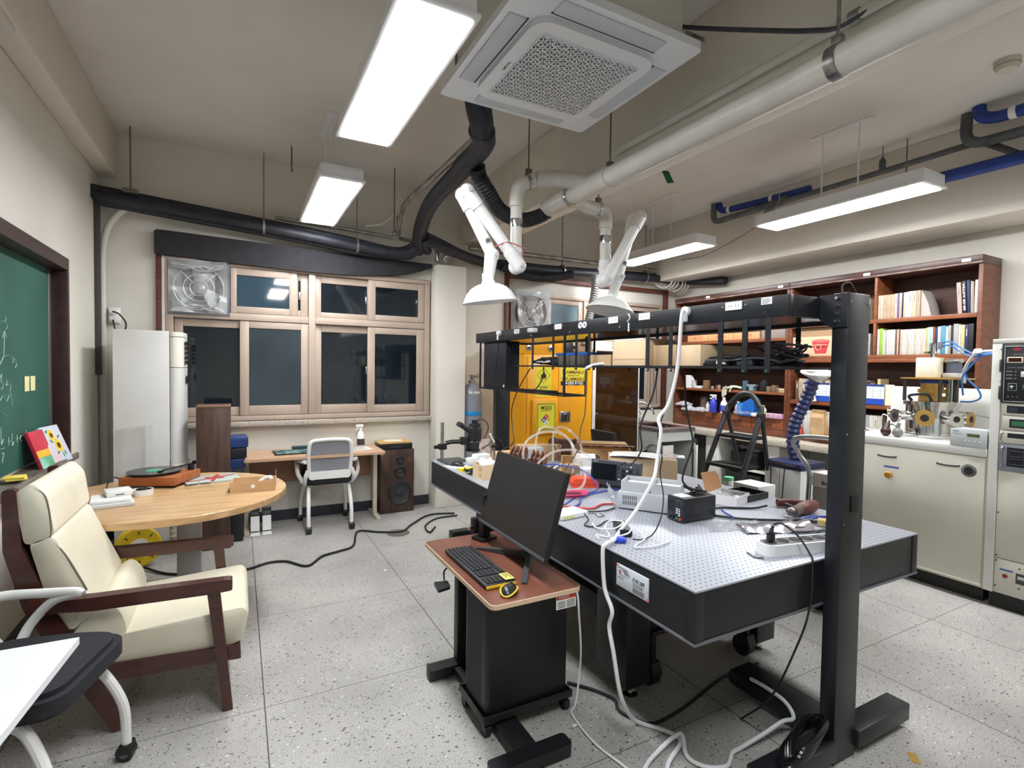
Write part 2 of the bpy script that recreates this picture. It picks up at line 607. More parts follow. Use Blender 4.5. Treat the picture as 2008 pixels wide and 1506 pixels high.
# ------------------------------------------------------------------ ceiling lamps
def lamp_panel_mat():
    m = bpy.data.materials.new('lit_lamp_diffuser')
    m.use_nodes = True
    b = m.node_tree.nodes['Principled BSDF']
    b.inputs['Base Color'].default_value = (0.9, 0.9, 0.9, 1)
    b.inputs['Emission Color'].default_value = (0.97, 0.985, 1.0, 1)
    b.inputs['Emission Strength'].default_value = LAMP_STRENGTH
    return m


M_LAMP = lamp_panel_mat()
M_LAMPBODY = mat('white_lamp_housing', (226, 226, 228), 0.4)


def lamp(x0, x1, y0, y1, label):
    cx, cy = (x0 + x1) / 2, (y0 + y1) / 2
    t = thing('ceiling_lamp', label, 'ceiling lamp', (cx, cy, 2.78), group='pendant panel lamps')
    b = MB()
    b.box(x0 - 0.012, x1 + 0.012, y0 - 0.02, y1 + 0.02, 2.797, 2.875, 0.004)
    b.box(x0 - 0.025, x1 + 0.025, y0 - 0.03, y1 + 0.03, 2.779, 2.796, 0.003)
    b.build('housing', M_LAMPBODY, t)
    MB().box(x0, x1, y0, y1, 2.774, 2.7785).build('diffuser', M_LAMP, t)
    for s in (-0.14, 0.14):
        MB().cyl((cx, cy + s, 2.8751), (cx, cy + s, ZC - 0.012), 0.0065, n=10).build('hanging_rod', M_LAMPBODY, t)
    MB().prism(MB().rounded([(-0.04, -0.24), (0.04, -0.24), (0.04, 0.24), (-0.04, 0.24)], 0.038), (cx, cy, ZC - 0.0115), (1, 0, 0), (0, 1, 0), (0, 0, 0.011)).build('ceiling_plate', M_LAMPBODY, t)
    return t


lamp(0.505, 0.765, 1.80, 3.03, 'lit panel lamp above, largest, hanging just left of the air conditioner cassette')
lamp(0.505, 0.765, 3.75, 4.98, 'lit panel lamp hanging nearest the tan framed window, behind the largest lamp')
lamp(4.04, 4.30, 1.82, 3.05, 'long lit panel lamp hanging in front of the blue pipe, nearest on the right')
lamp(4.04, 4.30, 3.75, 4.98, 'lit panel lamp hanging behind the right lamp hood, far right')
lamp(0.505, 0.765, -0.15, 1.08, 'lit panel lamp in the left row, nearest the viewer')
lamp(4.04, 4.30, -0.11, 1.12, 'lit panel lamp in the right row, nearest the viewer')
# ------------------------------------------------------------------ overhead services
M_ACW = mat('white_appliance_plastic',(224,227,232),0.35)
M_ACG = mat('pale_grey_flap_plastic',(196,201,208),0.4)
M_ACD = mat('dark_grille_void',(60,64,72),0.8)
M_PVC = mat('white_pvc_pipe',(214,211,204),0.35,col2=(204,200,192),scale=5)
M_PVCB = mat('white_enamel',(236,236,236),0.25)
M_CORR = mat('black_ribbed_hose',(25,27,36),0.5)
M_WRAP = mat('black_foam_wrap',(28,30,40),0.55,col2=(40,42,52),scale=14,bump=0.4)
M_DRAPE = mat('black_cloth_strip',(34,33,38),0.85,col2=(43,41,46),scale=12,bump=0.2)
M_INK = mat('dark_ink',(30,30,32),0.6)
M_INKR = mat('red_ink',(196,40,44),0.55)
M_BLUEPIPE = mat('blue_wrapped_pipe',(28,62,150),0.45,col2=(20,46,118),scale=12)
M_GREYPIPE = mat('grey_wrapped_pipe',(96,98,102),0.6,col2=(76,78,82),scale=10)
M_TAPEG = mat('green_tape',(30,98,62),0.6)
M_ROD = mat('threaded_rod_steel',(120,118,114),0.4,0.8)
M_GREYHOSE = mat('grey_ribbed_hose',(150,150,150),0.5,0.3)

# ---- ceiling cassette air conditioner
t = thing('air_conditioner','white square ceiling air conditioner cassette with latticed grille','air conditioner',(1.395,2.17,2.90))
cx,cy,zp = 1.395,2.17,2.94
b = MB()
sq = lambda h,k: [(-h,-k),(h,-k),(h,k),(-h,k)]
b.prism(MB().rounded(sq(0.455,0.47),0.03),(cx,cy,zp),(1,0,0),(0,1,0),(0,0,0.035))
b.build('panel',M_ACW,t)
b = MB().prism(MB().rounded(sq(0.325,0.335),0.10),(cx,cy,zp - 0.028),(1,0,0),(0,1,0),(0,0,0.0278))
fp = b.build('front_plate',M_ACW,t)
b = MB().m(0)
G = 0.255
b.m(1).box(cx - G,cx + G,cy - G,cy + G,zp - 0.0296,zp - 0.0284)
b.m(0)
s = 0.036
hh = 0.0032


def lattice(angle,pitch):
    d = Vector((math.cos(angle),math.sin(angle)))
    n = Vector((-d.y,d.x))
    K = int(0.8 / pitch)
    for k in range(-K,K + 1):
        c = n * (k * pitch)
        ts = []
        t0,t1 = -9,9
        for ax in (0,1):
            if abs(d[ax]) < 1e-6:
                if abs(c[ax]) > G: t0,t1 = 1,0
            else:
                a_,b_ = sorted(((-G - c[ax]) / d[ax],(G - c[ax]) / d[ax]))
                t0,t1 = max(t0,a_),min(t1,b_)
        if t1 - t0 < 0.01: continue
        p0,p1 = c + d * t0,c + d * t1
        w = n * hh
        b.prism([(0,0),(1,0),(1,1),(0,1)],(cx + p0.x - w.x,cy + p0.y - w.y,zp - 0.037),(p1.x - p0.x,p1.y - p0.y,0),(2 * w.x,2 * w.y,0),(0,0,0.0073))


for a_ in (0,PI / 3,2 * PI / 3):
    lattice(a_ + 0.0,s * math.sin(PI / 3))
b.box(cx - G - 0.006,cx + G + 0.006,cy - G - 0.006,cy - G,zp - 0.034,zp - 0.0284).box(cx - G - 0.006,cx + G + 0.006,cy + G,cy + G + 0.006,zp - 0.034,zp - 0.0284)
b.box(cx - G - 0.006,cx - G,cy - G,cy + G,zp - 0.034,zp - 0.0284).box(cx + G,cx + G + 0.006,cy - G,cy + G,zp - 0.034,zp - 0.0284)
b.build('grille',[M_ACW,M_ACD],t,smooth=False)
for dx,dy in ((1,0),(-1,0),(0,1),(0,-1)):
    b = MB()
    if dx: b.box(cx + dx * 0.345,cx + dx * 0.425,cy - 0.27,cy + 0.27,zp - 0.006,zp - 0.0005,0.002)
    else: b.box(cx - 0.27,cx + 0.27,cy + dy * 0.355,cy + dy * 0.435,zp - 0.006,zp - 0.0005,0.002)
    b.build('air_flap',M_ACG,t)
    b = MB()
    if dx: b.box(cx + dx * 0.336,cx + dx * 0.344,cy - 0.275,cy + 0.275,zp - 0.003,zp - 0.0004)
    else: b.box(cx - 0.275,cx + 0.275,cy + dy * 0.346,cy + dy * 0.354,zp - 0.003,zp - 0.0004)
    b.build('air_slot',M_ACD,t)
MB().box(cx - 0.40,cx + 0.40,cy - 0.40,cy + 0.40,zp + 0.0352,3.24,0.01).build('body',mat('cream_appliance_metal',(206,204,196),0.45),t)
MB().text('SAMSUNG',(1.118,2.235,zp - 0.0283),(0,-1,0),(-1,0,0),0.016,0.075,bold=True).build('lettering',M_INK,fp,smooth=False)
MB().text('Wind-Free 4Way',(1.72,2.50,zp - 0.0283),(0,-1,0),(-1,0,0),0.006,0.06).build('lettering',M_INK,fp,smooth=False)
for px,py in ((0.985,1.82),(0.985,2.52),(1.80,1.82),(1.80,2.52)):
    b = MB().cyl((px,py,3.0),(px,py,ZC),0.006,n=8).box(px - 0.02,px + 0.02,py - 0.03,py + 0.03,2.985,2.995).cyl((px,py,2.97),(px,py,3.02),0.012,n=6)
    b.build('hanger_rod',M_ROD,t)
MB().prism([(0,0),(0.12,0),(0.12,0.004),(0,0.004)],(1.79,1.75,3.02),(1,0,0),(0,1,0),(0,0,0.02)).build('hanger_bracket',M_GALV,t)

# ---- white exhaust pipework
t = thing('exhaust_pipe','thick white exhaust pipe run hung below the ceiling with two down branches','pipe',(2.05,2.8,2.64))
b = MB()
b.tube([(2.05,-1.2,2.69),(2.05,1.0,2.70),(2.05,2.62,2.70),(2.05,3.12,2.70)],0.06,n=24,smooth=False)
b.cyl((2.05,2.60,2.70),(2.05,2.90,2.70),0.066,n=24).cyl((2.05,3.05,2.70),(2.05,3.34,2.70),0.068,n=24)
b.build('main_pipe',M_PVC,t)
b = MB()
b.tube([(2.05,2.78,2.71),(2.02,2.95,2.775),(1.94,3.06,2.81),(1.82,3.12,2.80)],0.056,n=20)
b.tube([(1.80,3.12,2.795),(1.71,3.14,2.75),(1.685,3.15,2.67),(1.683,3.15,2.60)],0.05,n=20,k=8)
b.cyl((1.683,3.15,2.61),(1.683,3.15,2.30),0.041,n=20)
b.build('branch_pipe',M_PVC,t)
b = MB()
b.tube([(2.06,3.0,2.69),(2.14,3.07,2.69),(2.24,3.12,2.69),(2.36,3.13,2.685)],0.048,n=20)
b.tube([(2.34,3.13,2.686),(2.41,3.13,2.67),(2.432,3.13,2.61),(2.432,3.13,2.55)],0.05,n=20,k=8)
b.cyl((2.432,3.13,2.56),(2.432,3.13,2.27),0.041,n=20)
b.build('branch_pipe',M_PVC,t)
for c_,ax,r_ in (((1.683,3.15,2.49),(0,0,1),0.0445),((2.432,3.13,2.47),(0,0,1),0.0445)):
    MB().lathe([(r_ - 0.005,-0.03),(r_,-0.028),(r_ + 0.001,0),(r_,0.028),(r_ - 0.005,0.03)],c_,ax,caps=False).build('foil_tape',M_CHROME,t)
for c_,ax,r_ in (((1.76,3.125,2.778),(-0.9,0.2,-0.4),0.055),((2.36,3.13,2.685),(1,0,-0.05),0.053),((2.05,3.02,2.70),(0,1,0),0.07)):
    MB().lathe([(r_ - 0.004,-0.011),(r_,-0.01),(r_,0.01),(r_ - 0.004,0.011)],c_,ax,caps=False).build('hose_clamp',M_STEEL,t)
for x_,y_,z_ in ((1.76,3.125,2.835),(2.36,3.13,2.74),(2.06,2.62,2.77)):
    MB().cyl((x_,y_,z_),(x_,y_,ZC if x_ < 2.15 else 2.8595),0.005,n=8).box(x_ - 0.02,x_ + 0.02,y_ - 0.015,y_ + 0.015,z_ - 0.012,z_ + 0.03,0.004).build('hanger_rod',M_ROD,t)
b = MB()
b.lathe([(0.061,-0.022),(0.0655,-0.02),(0.0655,0.02),(0.061,0.022)],(2.05,1.22,2.70),(0,1,0),caps=False)
b.box(2.035,2.065,1.20,1.24,2.766,2.80,0.003).cyl((2.05,1.22,2.80),(2.05,1.22,2.99),0.007,n=8)
b.build('pipe_clamp',M_GALV,t)
b = MB().tube([(2.16,-1.2,2.91),(2.16,2.72,2.91)],0.02,n=14,smooth=False)
tp = tag(b.build('conduit_pipe',M_PVC),'thin white conduit running along the beam above the thick exhaust pipe','pipe')
MB().lathe([(0.021,-0.02),(0.026,-0.018),(0.026,0.018),(0.021,0.02)],(2.16,1.22,2.91),(0,1,0),caps=False).build('pipe_clamp',M_GALV,tp)
tag(MB().hose([(2.05,3.30,2.70),(2.03,3.36,2.66),(1.86,3.38,2.595),(1.66,3.34,2.62),(1.51,3.25,2.71),(1.43,3.22,2.79),(1.40,3.18,2.83)],0.056,0.022,0.13).build('ribbed_hose',M_CORR),'black ribbed hose sagging from the black pipe bundle to the white exhaust pipe','hose')


# ---- fume extraction arms
def fume_arm(loc,J1,J2,J3,N,rim,tilt,label):
    t = thing('fume_extraction_arm',label,'fume extractor',rim,group=None)
    J1,J2,J3,N,rim = map(Vector,(J1,J2,J3,N,rim))
    b = MB()
    x,y = loc
    b.lathe([(0.050,0),(0.052,0.012),(0.047,0.02),(0.046,0.07)],(x,y,2.245),n=20)
    b.lathe([(0.042,0),(0.046,0.06)],(x,y,2.195),n=20)
    b.ball(J1 + Vector((0,0,0.0)),0.052,sc=(1,0.75,1)).cyl((x,y,2.21),J1,0.043,0.048)
    b.build('swivel_mount',M_PVCB,t)
    side = Vector((0,-0.052,0))
    b = MB()
    A0,A1 = J1 + side,J2 + side
    d = (A1 - A0).normalized()
    b.cyl(A0,A0 + d * 0.12,0.047,0.046,n=20).cyl(A0 + d * 0.115,A1 - d * 0.10,0.040,0.040,n=20).cyl(A1 - d * 0.11,A1,0.045,0.047,n=20)
    b.ball(A0,0.05,sc=(1,0.85,1)).ball(A1,0.05,sc=(1,0.85,1))
    u_ = b.build('upper_arm',M_PVCB,t)
    for p in (A0,A1):
        MB().cyl(p + Vector((0,-0.056,0)),p + Vector((0,-0.035,0)),0.014,n=14).build('joint_knob',M_ACG,u_)
    b = MB()
    B0,B1 = J2 + Vector((0,0.03,0)),J3 + Vector((0,-0.01,0))
    d = (B1 - B0).normalized()
    b.cyl(B0,B0 + d * 0.10,0.046,0.044,n=20).cyl(B0 + d * 0.095,B1,0.038,0.04,n=20).ball(B0,0.05,sc=(1,0.85,1)).ball(B1,0.05,sc=(1,0.9,1))
    l_ = b.build('lower_arm',M_PVCB,t)
    k = B0 + d * ((B1 - B0).length * 0.78) + Vector((0,-0.0395,0))
    MB().torus(k,(0,1,0.0),0.017,0.0025,20,6).ball(k,0.012,sc=(1,0.2,1)).build('maker_emblem',mat('grey_print',(88,90,94),0.6),l_)
    MB().cyl(B1 + Vector((0.005,-0.062,0)),B1 + Vector((0.005,-0.03,0)),0.014,n=14).build('joint_knob',M_ACG,l_)
    ax = (N - J3).normalized()
    b = MB()
    b.cyl(J3,N,0.046,0.034,n=20)
    axd = Vector((math.sin(tilt),0,-math.cos(tilt)))
    b.lathe([(0.036,-0.05),(0.038,0.0),(0.044,0.004),(0.044,0.02),(0.036,0.022)],N - axd * 0.0,axd,n=24)
    b.build('hood_neck',M_PVCB,t)
    h = (rim - N).length
    prof = [(0.036,0.018),(0.075,0.024),(0.118,0.045),(0.150,0.078),(0.172,h - 0.02),(0.178,h - 0.003),(0.186,h),(0.186,h + 0.005),
            (0.176,h + 0.004),(0.168,h - 0.018),(0.146,0.082),(0.114,0.05),(0.072,0.029),(0.03,0.023)]
    MB().lathe(prof,N,axd,n=40,caps=False).build('hood',M_PVCB,t)
    return t


fume_arm((1.683,3.15),(1.672,3.13,2.19),(1.29,3.13,2.62),(1.484,3.12,2.245),(1.462,3.12,2.075),(1.448,3.12,1.94),-0.10 + 0.22,
         'white fume extraction arm with hood, left one, nearer the tan framed window')
fume_arm((2.432,3.13),(2.40,3.12,2.16),(2.73,3.14,2.675),(2.56,3.14,2.205),(2.52,3.14,2.06),(2.58,3.14,1.96),-0.20,
         'white fume extraction arm with hood, right one, beside the far right lamp')
tag(MB().tube([(1.50,3.06,2.30),(1.56,3.04,2.325),(1.64,3.03,2.31),(1.70,3.045,2.29),(1.70,3.19,2.285),(1.6,3.2,2.30),(1.50,3.165,2.295)],0.004,n=6,closed=True).build('red_tie',mat('faded_red_string',(176,96,100),0.8)),'faded red string tying the two halves of the left fume arm','string')

# ---- black foam wrapped bundles
t = thing('pipe_bundle','black foam-wrapped pipe bundle from the cassette across and along the back wall','pipe',(1.3,4.0,2.7))
b = MB()
b.tube([(1.15,2.60,3.10),(1.17,2.70,2.99),(1.24,2.77,2.87),(1.31,2.95,2.85),(1.345,3.4,2.85),(1.385,4.0,2.85),(1.46,4.5,2.83),(1.56,4.95,2.77),(1.66,5.22,2.70)],0.058,n=14)
b.tube([(1.20,2.58,3.10),(1.22,2.69,3.0),(1.28,2.78,2.89),(1.36,2.95,2.87),(1.40,3.4,2.87),(1.43,4.0,2.87),(1.50,4.5,2.85),(1.6,4.95,2.78),(1.74,5.2,2.70)],0.045,n=12)
b.lathe([(0.06,-0.02),(0.078,-0.012),(0.08,0.0),(0.078,0.012),(0.06,0.02)],(1.255,2.79,2.875),(0.35,1,-0.3),n=18,caps=False)
b.build('cross_run',M_WRAP,t)
b = MB()
for dz,dy,r_,dx in ((0.0,0.0,0.05,0),(0.055,0.03,0.033,0.0),(-0.035,0.05,0.036,0)):
    b.tube([(-1.0,5.22 + dy,2.83 + dz),(-0.6,5.22 + dy,2.80 + dz),(0.2,5.22 + dy,2.74 + dz),(0.7,5.22 + dy,2.70 + dz),(1.05,5.22 + dy,2.665 + dz),(1.40,5.20 + dy,2.645 + dz * .6),(1.56,5.18 + dy * .5,2.67 + dz),(1.64,5.14,2.76 + dz)],r_,n=12)
b.cyl((-1.005,5.22,2.80),(-1.005,5.22,2.90),0.045,n=12)
b.build('left_run',M_WRAP,t)
b = MB()
for dz,dy,r_ in ((0.0,0.0,0.05),(0.045,0.06,0.034)):
    b.tube([(1.62,4.9,2.74 + dz),(1.85,5.05,2.72 + dz),(2.12,5.16 + dy,2.69 + dz),(2.4,5.24 + dy,2.66 + dz),(2.75,5.26 + dy,2.66 + dz),(3.3,5.26 + dy,2.665 + dz),(4.2,5.26 + dy,2.70 + dz),(5.0,5.24 + dy,2.725 + dz),(5.28,5.10,2.70 + dz * .5),(5.35,4.75,2.655),(5.38,4.50,2.63)],r_,n=12)
b.build('right_run',M_WRAP,t)
MB().hose([(2.6,5.20,2.63),(2.85,5.19,2.57),(3.05,5.19,2.55),(3.3,5.19,2.58),(3.55,5.20,2.64)],0.05,0.014,0.1).build('sagging_sleeve',M_CORR,t)
for x_,y_,z_ in ((0.205,5.24,2.745),(1.03,5.24,2.67),(2.9,5.27,2.66),(3.45,5.27,2.67),(4.75,5.26,2.715)):
    b = MB().lathe([(0.07,-0.012),(0.076,-0.01),(0.076,0.01),(0.07,0.012)],(x_,y_,z_ + 0.01),(1,0,0),caps=False)
    b.cyl((x_,y_,z_ + 0.085),(x_,y_,ZC),0.006,n=8)
    b.build('hanger_clamp',M_GALV,t)
b = MB()
b.cyl((-0.77,5.2,2.90),(-0.77,5.2,ZC),0.006,n=8)
b.cbox((-0.77,5.2,2.885),(0.10,0.10,0.03),0.004)
b.build('hanger_clamp',mat('old_steel',(120,118,112),0.5,0.6),t)
tag(MB().cyl((0.415,4.96,3.20),(0.415,4.96,ZC),0.006,n=8).cyl((0.415,4.96,3.19),(0.42,4.96,3.205),0.007,n=8).build('threaded_rod',M_ROD),'short bare threaded rod hanging from the ceiling, left of the lamp','rod')
tag(MB().cyl((1.335,5.0,2.80),(1.335,5.0,ZC),0.006,n=8).torus((1.335,5.0,2.785),(0,1,0),0.02,0.006,16,6).build('threaded_rod',M_ROD),'long bare threaded rod behind the lamp nearest the tan framed window','rod')

# silver conduit pipes
t = thing('conduit_run','silver conduit pipe beside the black bundle turning along the back wall','pipe',(1.2,3.8,2.76))
b = MB()
b.tube([(1.28,2.85,2.90),(1.275,3.7,2.90),(1.26,4.35,2.89),(1.33,4.8,2.84),(1.36,4.98,2.80)],0.022,n=12)
b.tube([(1.36,4.96,2.80),(1.40,5.08,2.82),(1.41,5.12,2.90),(1.41,5.12,2.97)],0.024,n=12)
b.tube([(1.41,5.12,2.99),(1.41,5.13,2.86),(1.42,5.16,2.80),(1.5,5.2,2.79),(1.75,5.22,2.785),(1.82,5.22,2.78)],0.02,n=12)
b.tube([(1.82,5.22,2.785),(1.845,5.22,2.77),(1.85,5.22,2.70),(1.86,5.22,2.62)],0.022,n=12)
b.tube([(1.96,5.17,2.76),(1.95,5.17,2.68),(1.91,5.19,2.62)],0.036,n=12)
b.tube([(2.22,5.22,2.80),(2.6,5.22,2.805),(3.2,5.22,2.81),(4.0,5.22,2.815),(4.9,5.22,2.82)],0.026,n=12)
b.tube([(0.3,5.30,2.86),(1.0,5.30,2.84),(1.4,5.30,2.82)],0.018,n=10)
b.build('pipe',mat('scuffed_silver_foil',(186,184,180),0.3,0.75,col2=(128,124,120),scale=18,stretch=(0.4,0.4,2)),t)
for x_ in (2.85,3.42):
    MB().lathe([(0.027,-0.01),(0.031,-0.009),(0.031,0.009),(0.027,0.01)],(x_,5.22,2.806),(1,0,0),caps=False).cyl((x_,5.22,2.84),(x_,5.22,ZC),0.005,n=8).build('hanger_clamp',M_GALV,t)
MB().tube([(1.1,5.15,2.86),(1.26,5.12,2.90),(1.37,5.1,3.02),(1.40,5.1,3.14),(1.43,5.1,3.17)],0.008,n=8).build('white_cord',M_WHITE,t)

# grey flexible exhaust hose hanging down behind the right hood
tag(MB().hose([(3.82,5.10,2.64),(3.815,5.10,2.45),(3.75,5.08,2.2),(3.66,5.05,1.95),(3.62,5.02,1.78)],0.05,0.03,0.2).build('flexible_duct',M_GREYHOSE),'grey ribbed flexible duct hanging behind the right fume hood','hose')

# coiled white cable on the right end of the bundle
b = MB()
for i in range(6):
    c_ = Vector((5.02 + 0.05 * i,5.20 - 0.01 * i,2.73 - 0.012 * i))
    b.torus(c_,(1,0.35,0.3 + 0.06 * i),0.13 - 0.006 * (i % 3),0.011,36,8)
tag(b.build('cable_coil',mat('ivory_cable',(206,202,196),0.5)),'coil of ivory cable looped over the right end of the black bundle','cable')
tag(MB().tube([(5.2,5.15,2.78),(5.0,4.9,2.90),(4.7,4.2,2.82),(4.45,3.4,2.9),(4.30,3.06,3.0),(4.25,3.0,3.08)],0.006,n=6).build('lamp_cable',mat('grey_cable',(140,136,132),0.6)),'thin grey cable drooping between the two right lamps','cable')

# ---- right-hand pipes
t = thing('blue_pipe','blue wrapped pipe with grey elbow coming through the ceiling, far one','pipe',(4.8,3.9,3.2))
MB().tube([(4.80,4.20,3.405),(4.80,4.20,3.25),(4.80,4.15,3.20),(4.80,4.0,3.195),(4.80,3.6,3.20),(4.80,3.3,3.22)],0.032,n=12).build('grey_pipe',M_GREYPIPE,t)
MB().tube([(4.84,4.17,3.405),(4.84,4.13,3.33),(4.84,4.0,3.30),(4.84,3.4,3.27),(4.84,3.1,3.26)],0.035,n=12).build('blue_sleeve',M_BLUEPIPE,t)
for y_ in (4.02,3.5): MB().lathe([(0.0355,-0.02),(0.0375,-0.018),(0.0375,0.018),(0.0355,0.02)],(4.84,y_,3.30 if y_ > 4 else 3.276),(0,1,0.05),caps=False).build('tape_band',M_WHITE,t)
t = thing('blue_pipe','blue wrapped pipe with grey elbow through the ceiling, near the smoke detector','pipe',(4.7,1.7,3.2))
MB().tube([(4.72,1.85,3.405),(4.72,1.85,3.25),(4.72,1.80,3.185),(4.72,1.66,3.165),(4.72,1.0,3.15)],0.036,n=12).build('grey_pipe',M_GREYPIPE,t)
MB().tube([(4.66,1.76,3.405),(4.66,1.74,3.33),(4.66,1.64,3.29),(4.66,1.4,3.285),(4.66,0.9,3.28)],0.04,n=12).build('blue_sleeve',M_BLUEPIPE,t)
MB().lathe([(0.0405,-0.02),(0.0425,-0.018),(0.0425,0.018),(0.0405,0.02)],(4.66,1.57,3.287),(0,1,0),caps=False).build('tape_band',M_WHITE,t)
tag(MB().tube([(4.80,3.55,3.12),(4.80,3.35,3.19),(4.80,2.4,3.20),(4.80,1.9,3.205),(4.80,1.78,3.19),(4.82,1.5,2.97),(4.84,1.2,2.72)],0.024,n=12).build('steel_pipe',M_GREYPIPE),'long bare grey pipe running above the right lamp and bending down','pipe')
tag(MB().tube([(4.72,2.0,2.99),(4.72,1.5,2.985),(4.72,0.8,2.98)],0.045,n=14).build('blue_pipe',M_BLUEPIPE),'straight blue wrapped pipe beside the end of the right lamp','pipe')
t = thing('pipe_hanger','dark pipe hanger with sprinkler body above the right lamp','hanger',(4.80,2.45,3.2))
MB().cyl((4.80,2.45,3.21),(4.80,2.45,3.29),0.024,n=12).cyl((4.80,2.45,3.29),(4.80,2.45,3.32),0.024,0.008,n=12).cyl((4.80,2.45,3.32),(4.80,2.45,ZC),0.004,n=8).build('body',M_GREYPIPE,t)
MB().cyl((4.80,2.27,3.0),(4.80,2.27,ZC),0.005,n=8).build('rod',M_ROD,t)

# ---- small ceiling items
t = thing('smoke_detector','round cream smoke detector on the ceiling at upper right','smoke detector',(4.13,1.43,ZC - 0.06))
MB().lathe([(0.05,0.0),(0.052,0.003),(0.058,0.02),(0.058,0.03),(0.064,0.032),(0.064,0.0595)],(4.13,1.43,ZC - 0.06),n=32).build('body',mat('cream_plastic',(206,198,184),0.5),t)
MB().torus((4.13,1.43,ZC - 0.03),(0,0,1),0.0595,0.003,32,6).build('ring',mat('grey_plastic',(150,146,138),0.5),t)
b = MB().at((3.60,3.78,0))
b.quad((0,0,3.408),(0.05,-0.02,3.30),(0.10,-0.06,3.30),(0.06,-0.03,3.408)).prism([(0,0),(0.06,0),(0.06,0.002),(0,0.002)],(0,-0.03,3.4055),(1,0,0),(0,1,0),(0,0.04,0))
tag(b.build('green_tape',M_TAPEG),'strip of green tape peeling off the ceiling above the far right lamp','tape')
b = MB().prism([(0,0),(0.05,0),(0.03,-0.13),(0.012,-0.13)],(2.30,3.30,2.858),(1,0,0),(0,0,1),(0,0.002,0))
tag(b.build('green_tape',M_TAPEG),'strip of green tape hanging behind the white branch pipe','tape')
tag(MB().tube([(1.80,1.95,3.19),(1.86,1.80,3.10),(1.95,1.47,2.93),(2.03,1.32,2.87),(2.12,1.24,2.875),(2.2,1.1,2.95)],0.021,n=8,flat=0.25).build('flat_cable',mat('navy_flat_cable',(34,36,48),0.6)),'flat black strap drooping from the cassette to the beam','cable')
tag(MB().prism(MB().rounded([(-0.99,2.2),(-0.90,2.2),(-0.90,3.24),(-0.99,3.24)],0.04),(0,0,3.0),(1,0,0),(0,1,0),(0,0,0.0295)).build('conduit_cover',M_PVC),'rounded painted conduit cover under the left beam at upper left','conduit cover')

# ---- draped black strip above the first window
poly = [(-0.63,2.434),(0.0,2.41),(0.56,2.395),(0.9,2.40),(1.2,2.42),(1.45,2.445),(1.6,2.475),(1.72,2.515),(1.835,2.56),(1.84,2.60),(0.6,2.615),(-0.55,2.637),(-0.615,2.637),(-0.632,2.62)]
tag(MB().prism(poly,(0,5.33,0),(1,0,0),(0,0,1),(0,0.04,0)).build('blackout_strip',M_DRAPE),'black cloth strip sagging above the tan framed window','blind')

# ---- white conduit, socket box and cords in the left corner
tag(MB().tube([(-0.70,5.24,2.80),(-0.82,5.30,2.77),(-0.94,5.34,2.62),(-0.985,5.36,2.4),(-0.99,5.37,2.1),(-0.99,5.37,1.0),(-0.985,5.37,0.2)],0.026,n=12).build('cable_conduit',M_PVC),'white conduit curving from the black bundle down the left corner','conduit')
tag(MB().box(XL + 0.001,XL + 0.04,5.27,5.30,1.4,2.86,0.002).build('wood_batten',mat('dark_grey_batten',(70,68,66),0.7)),'dark narrow batten up the left wall corner','batten')
t = thing('socket_box','white wall socket box above the standing air conditioner','socket',(-0.92,5.38,1.83))
MB().box(-0.955,-0.875,5.375,5.418,1.83,1.96,0.006).build('box',M_WHITE,t)
for z_ in (1.92,1.86):
    MB().cyl((-0.915,5.34,z_),(-0.915,5.374,z_),0.022,n=16).build('plug',M_WHITE,t)
MB().tube([(-0.915,5.33,1.92),(-0.87,5.30,1.90),(-0.82,5.28,1.82),(-0.84,5.27,1.70),(-0.85,5.26,1.5)],0.006,n=8).build('cord',M_RUBBER,t)
MB().tube([(-0.915,5.33,1.85),(-0.90,5.29,1.80),(-0.88,5.27,1.70),(-0.86,5.26,1.5)],0.006,n=8).build('cord',M_RUBBER,t)


# ---- exhaust fans in the windows, wrapped in plastic film
M_FILM = mat('clear_plastic_film',(222,225,228),0.18,alpha=0.26,bump=0.6,scale=9,spec=0.8)
M_FANP = mat('fan_sheet_metal',(126,128,130),0.4,0.5,col2=(104,106,108),scale=7)
M_FANR = mat('fan_wire',(196,198,200),0.4,0.3)


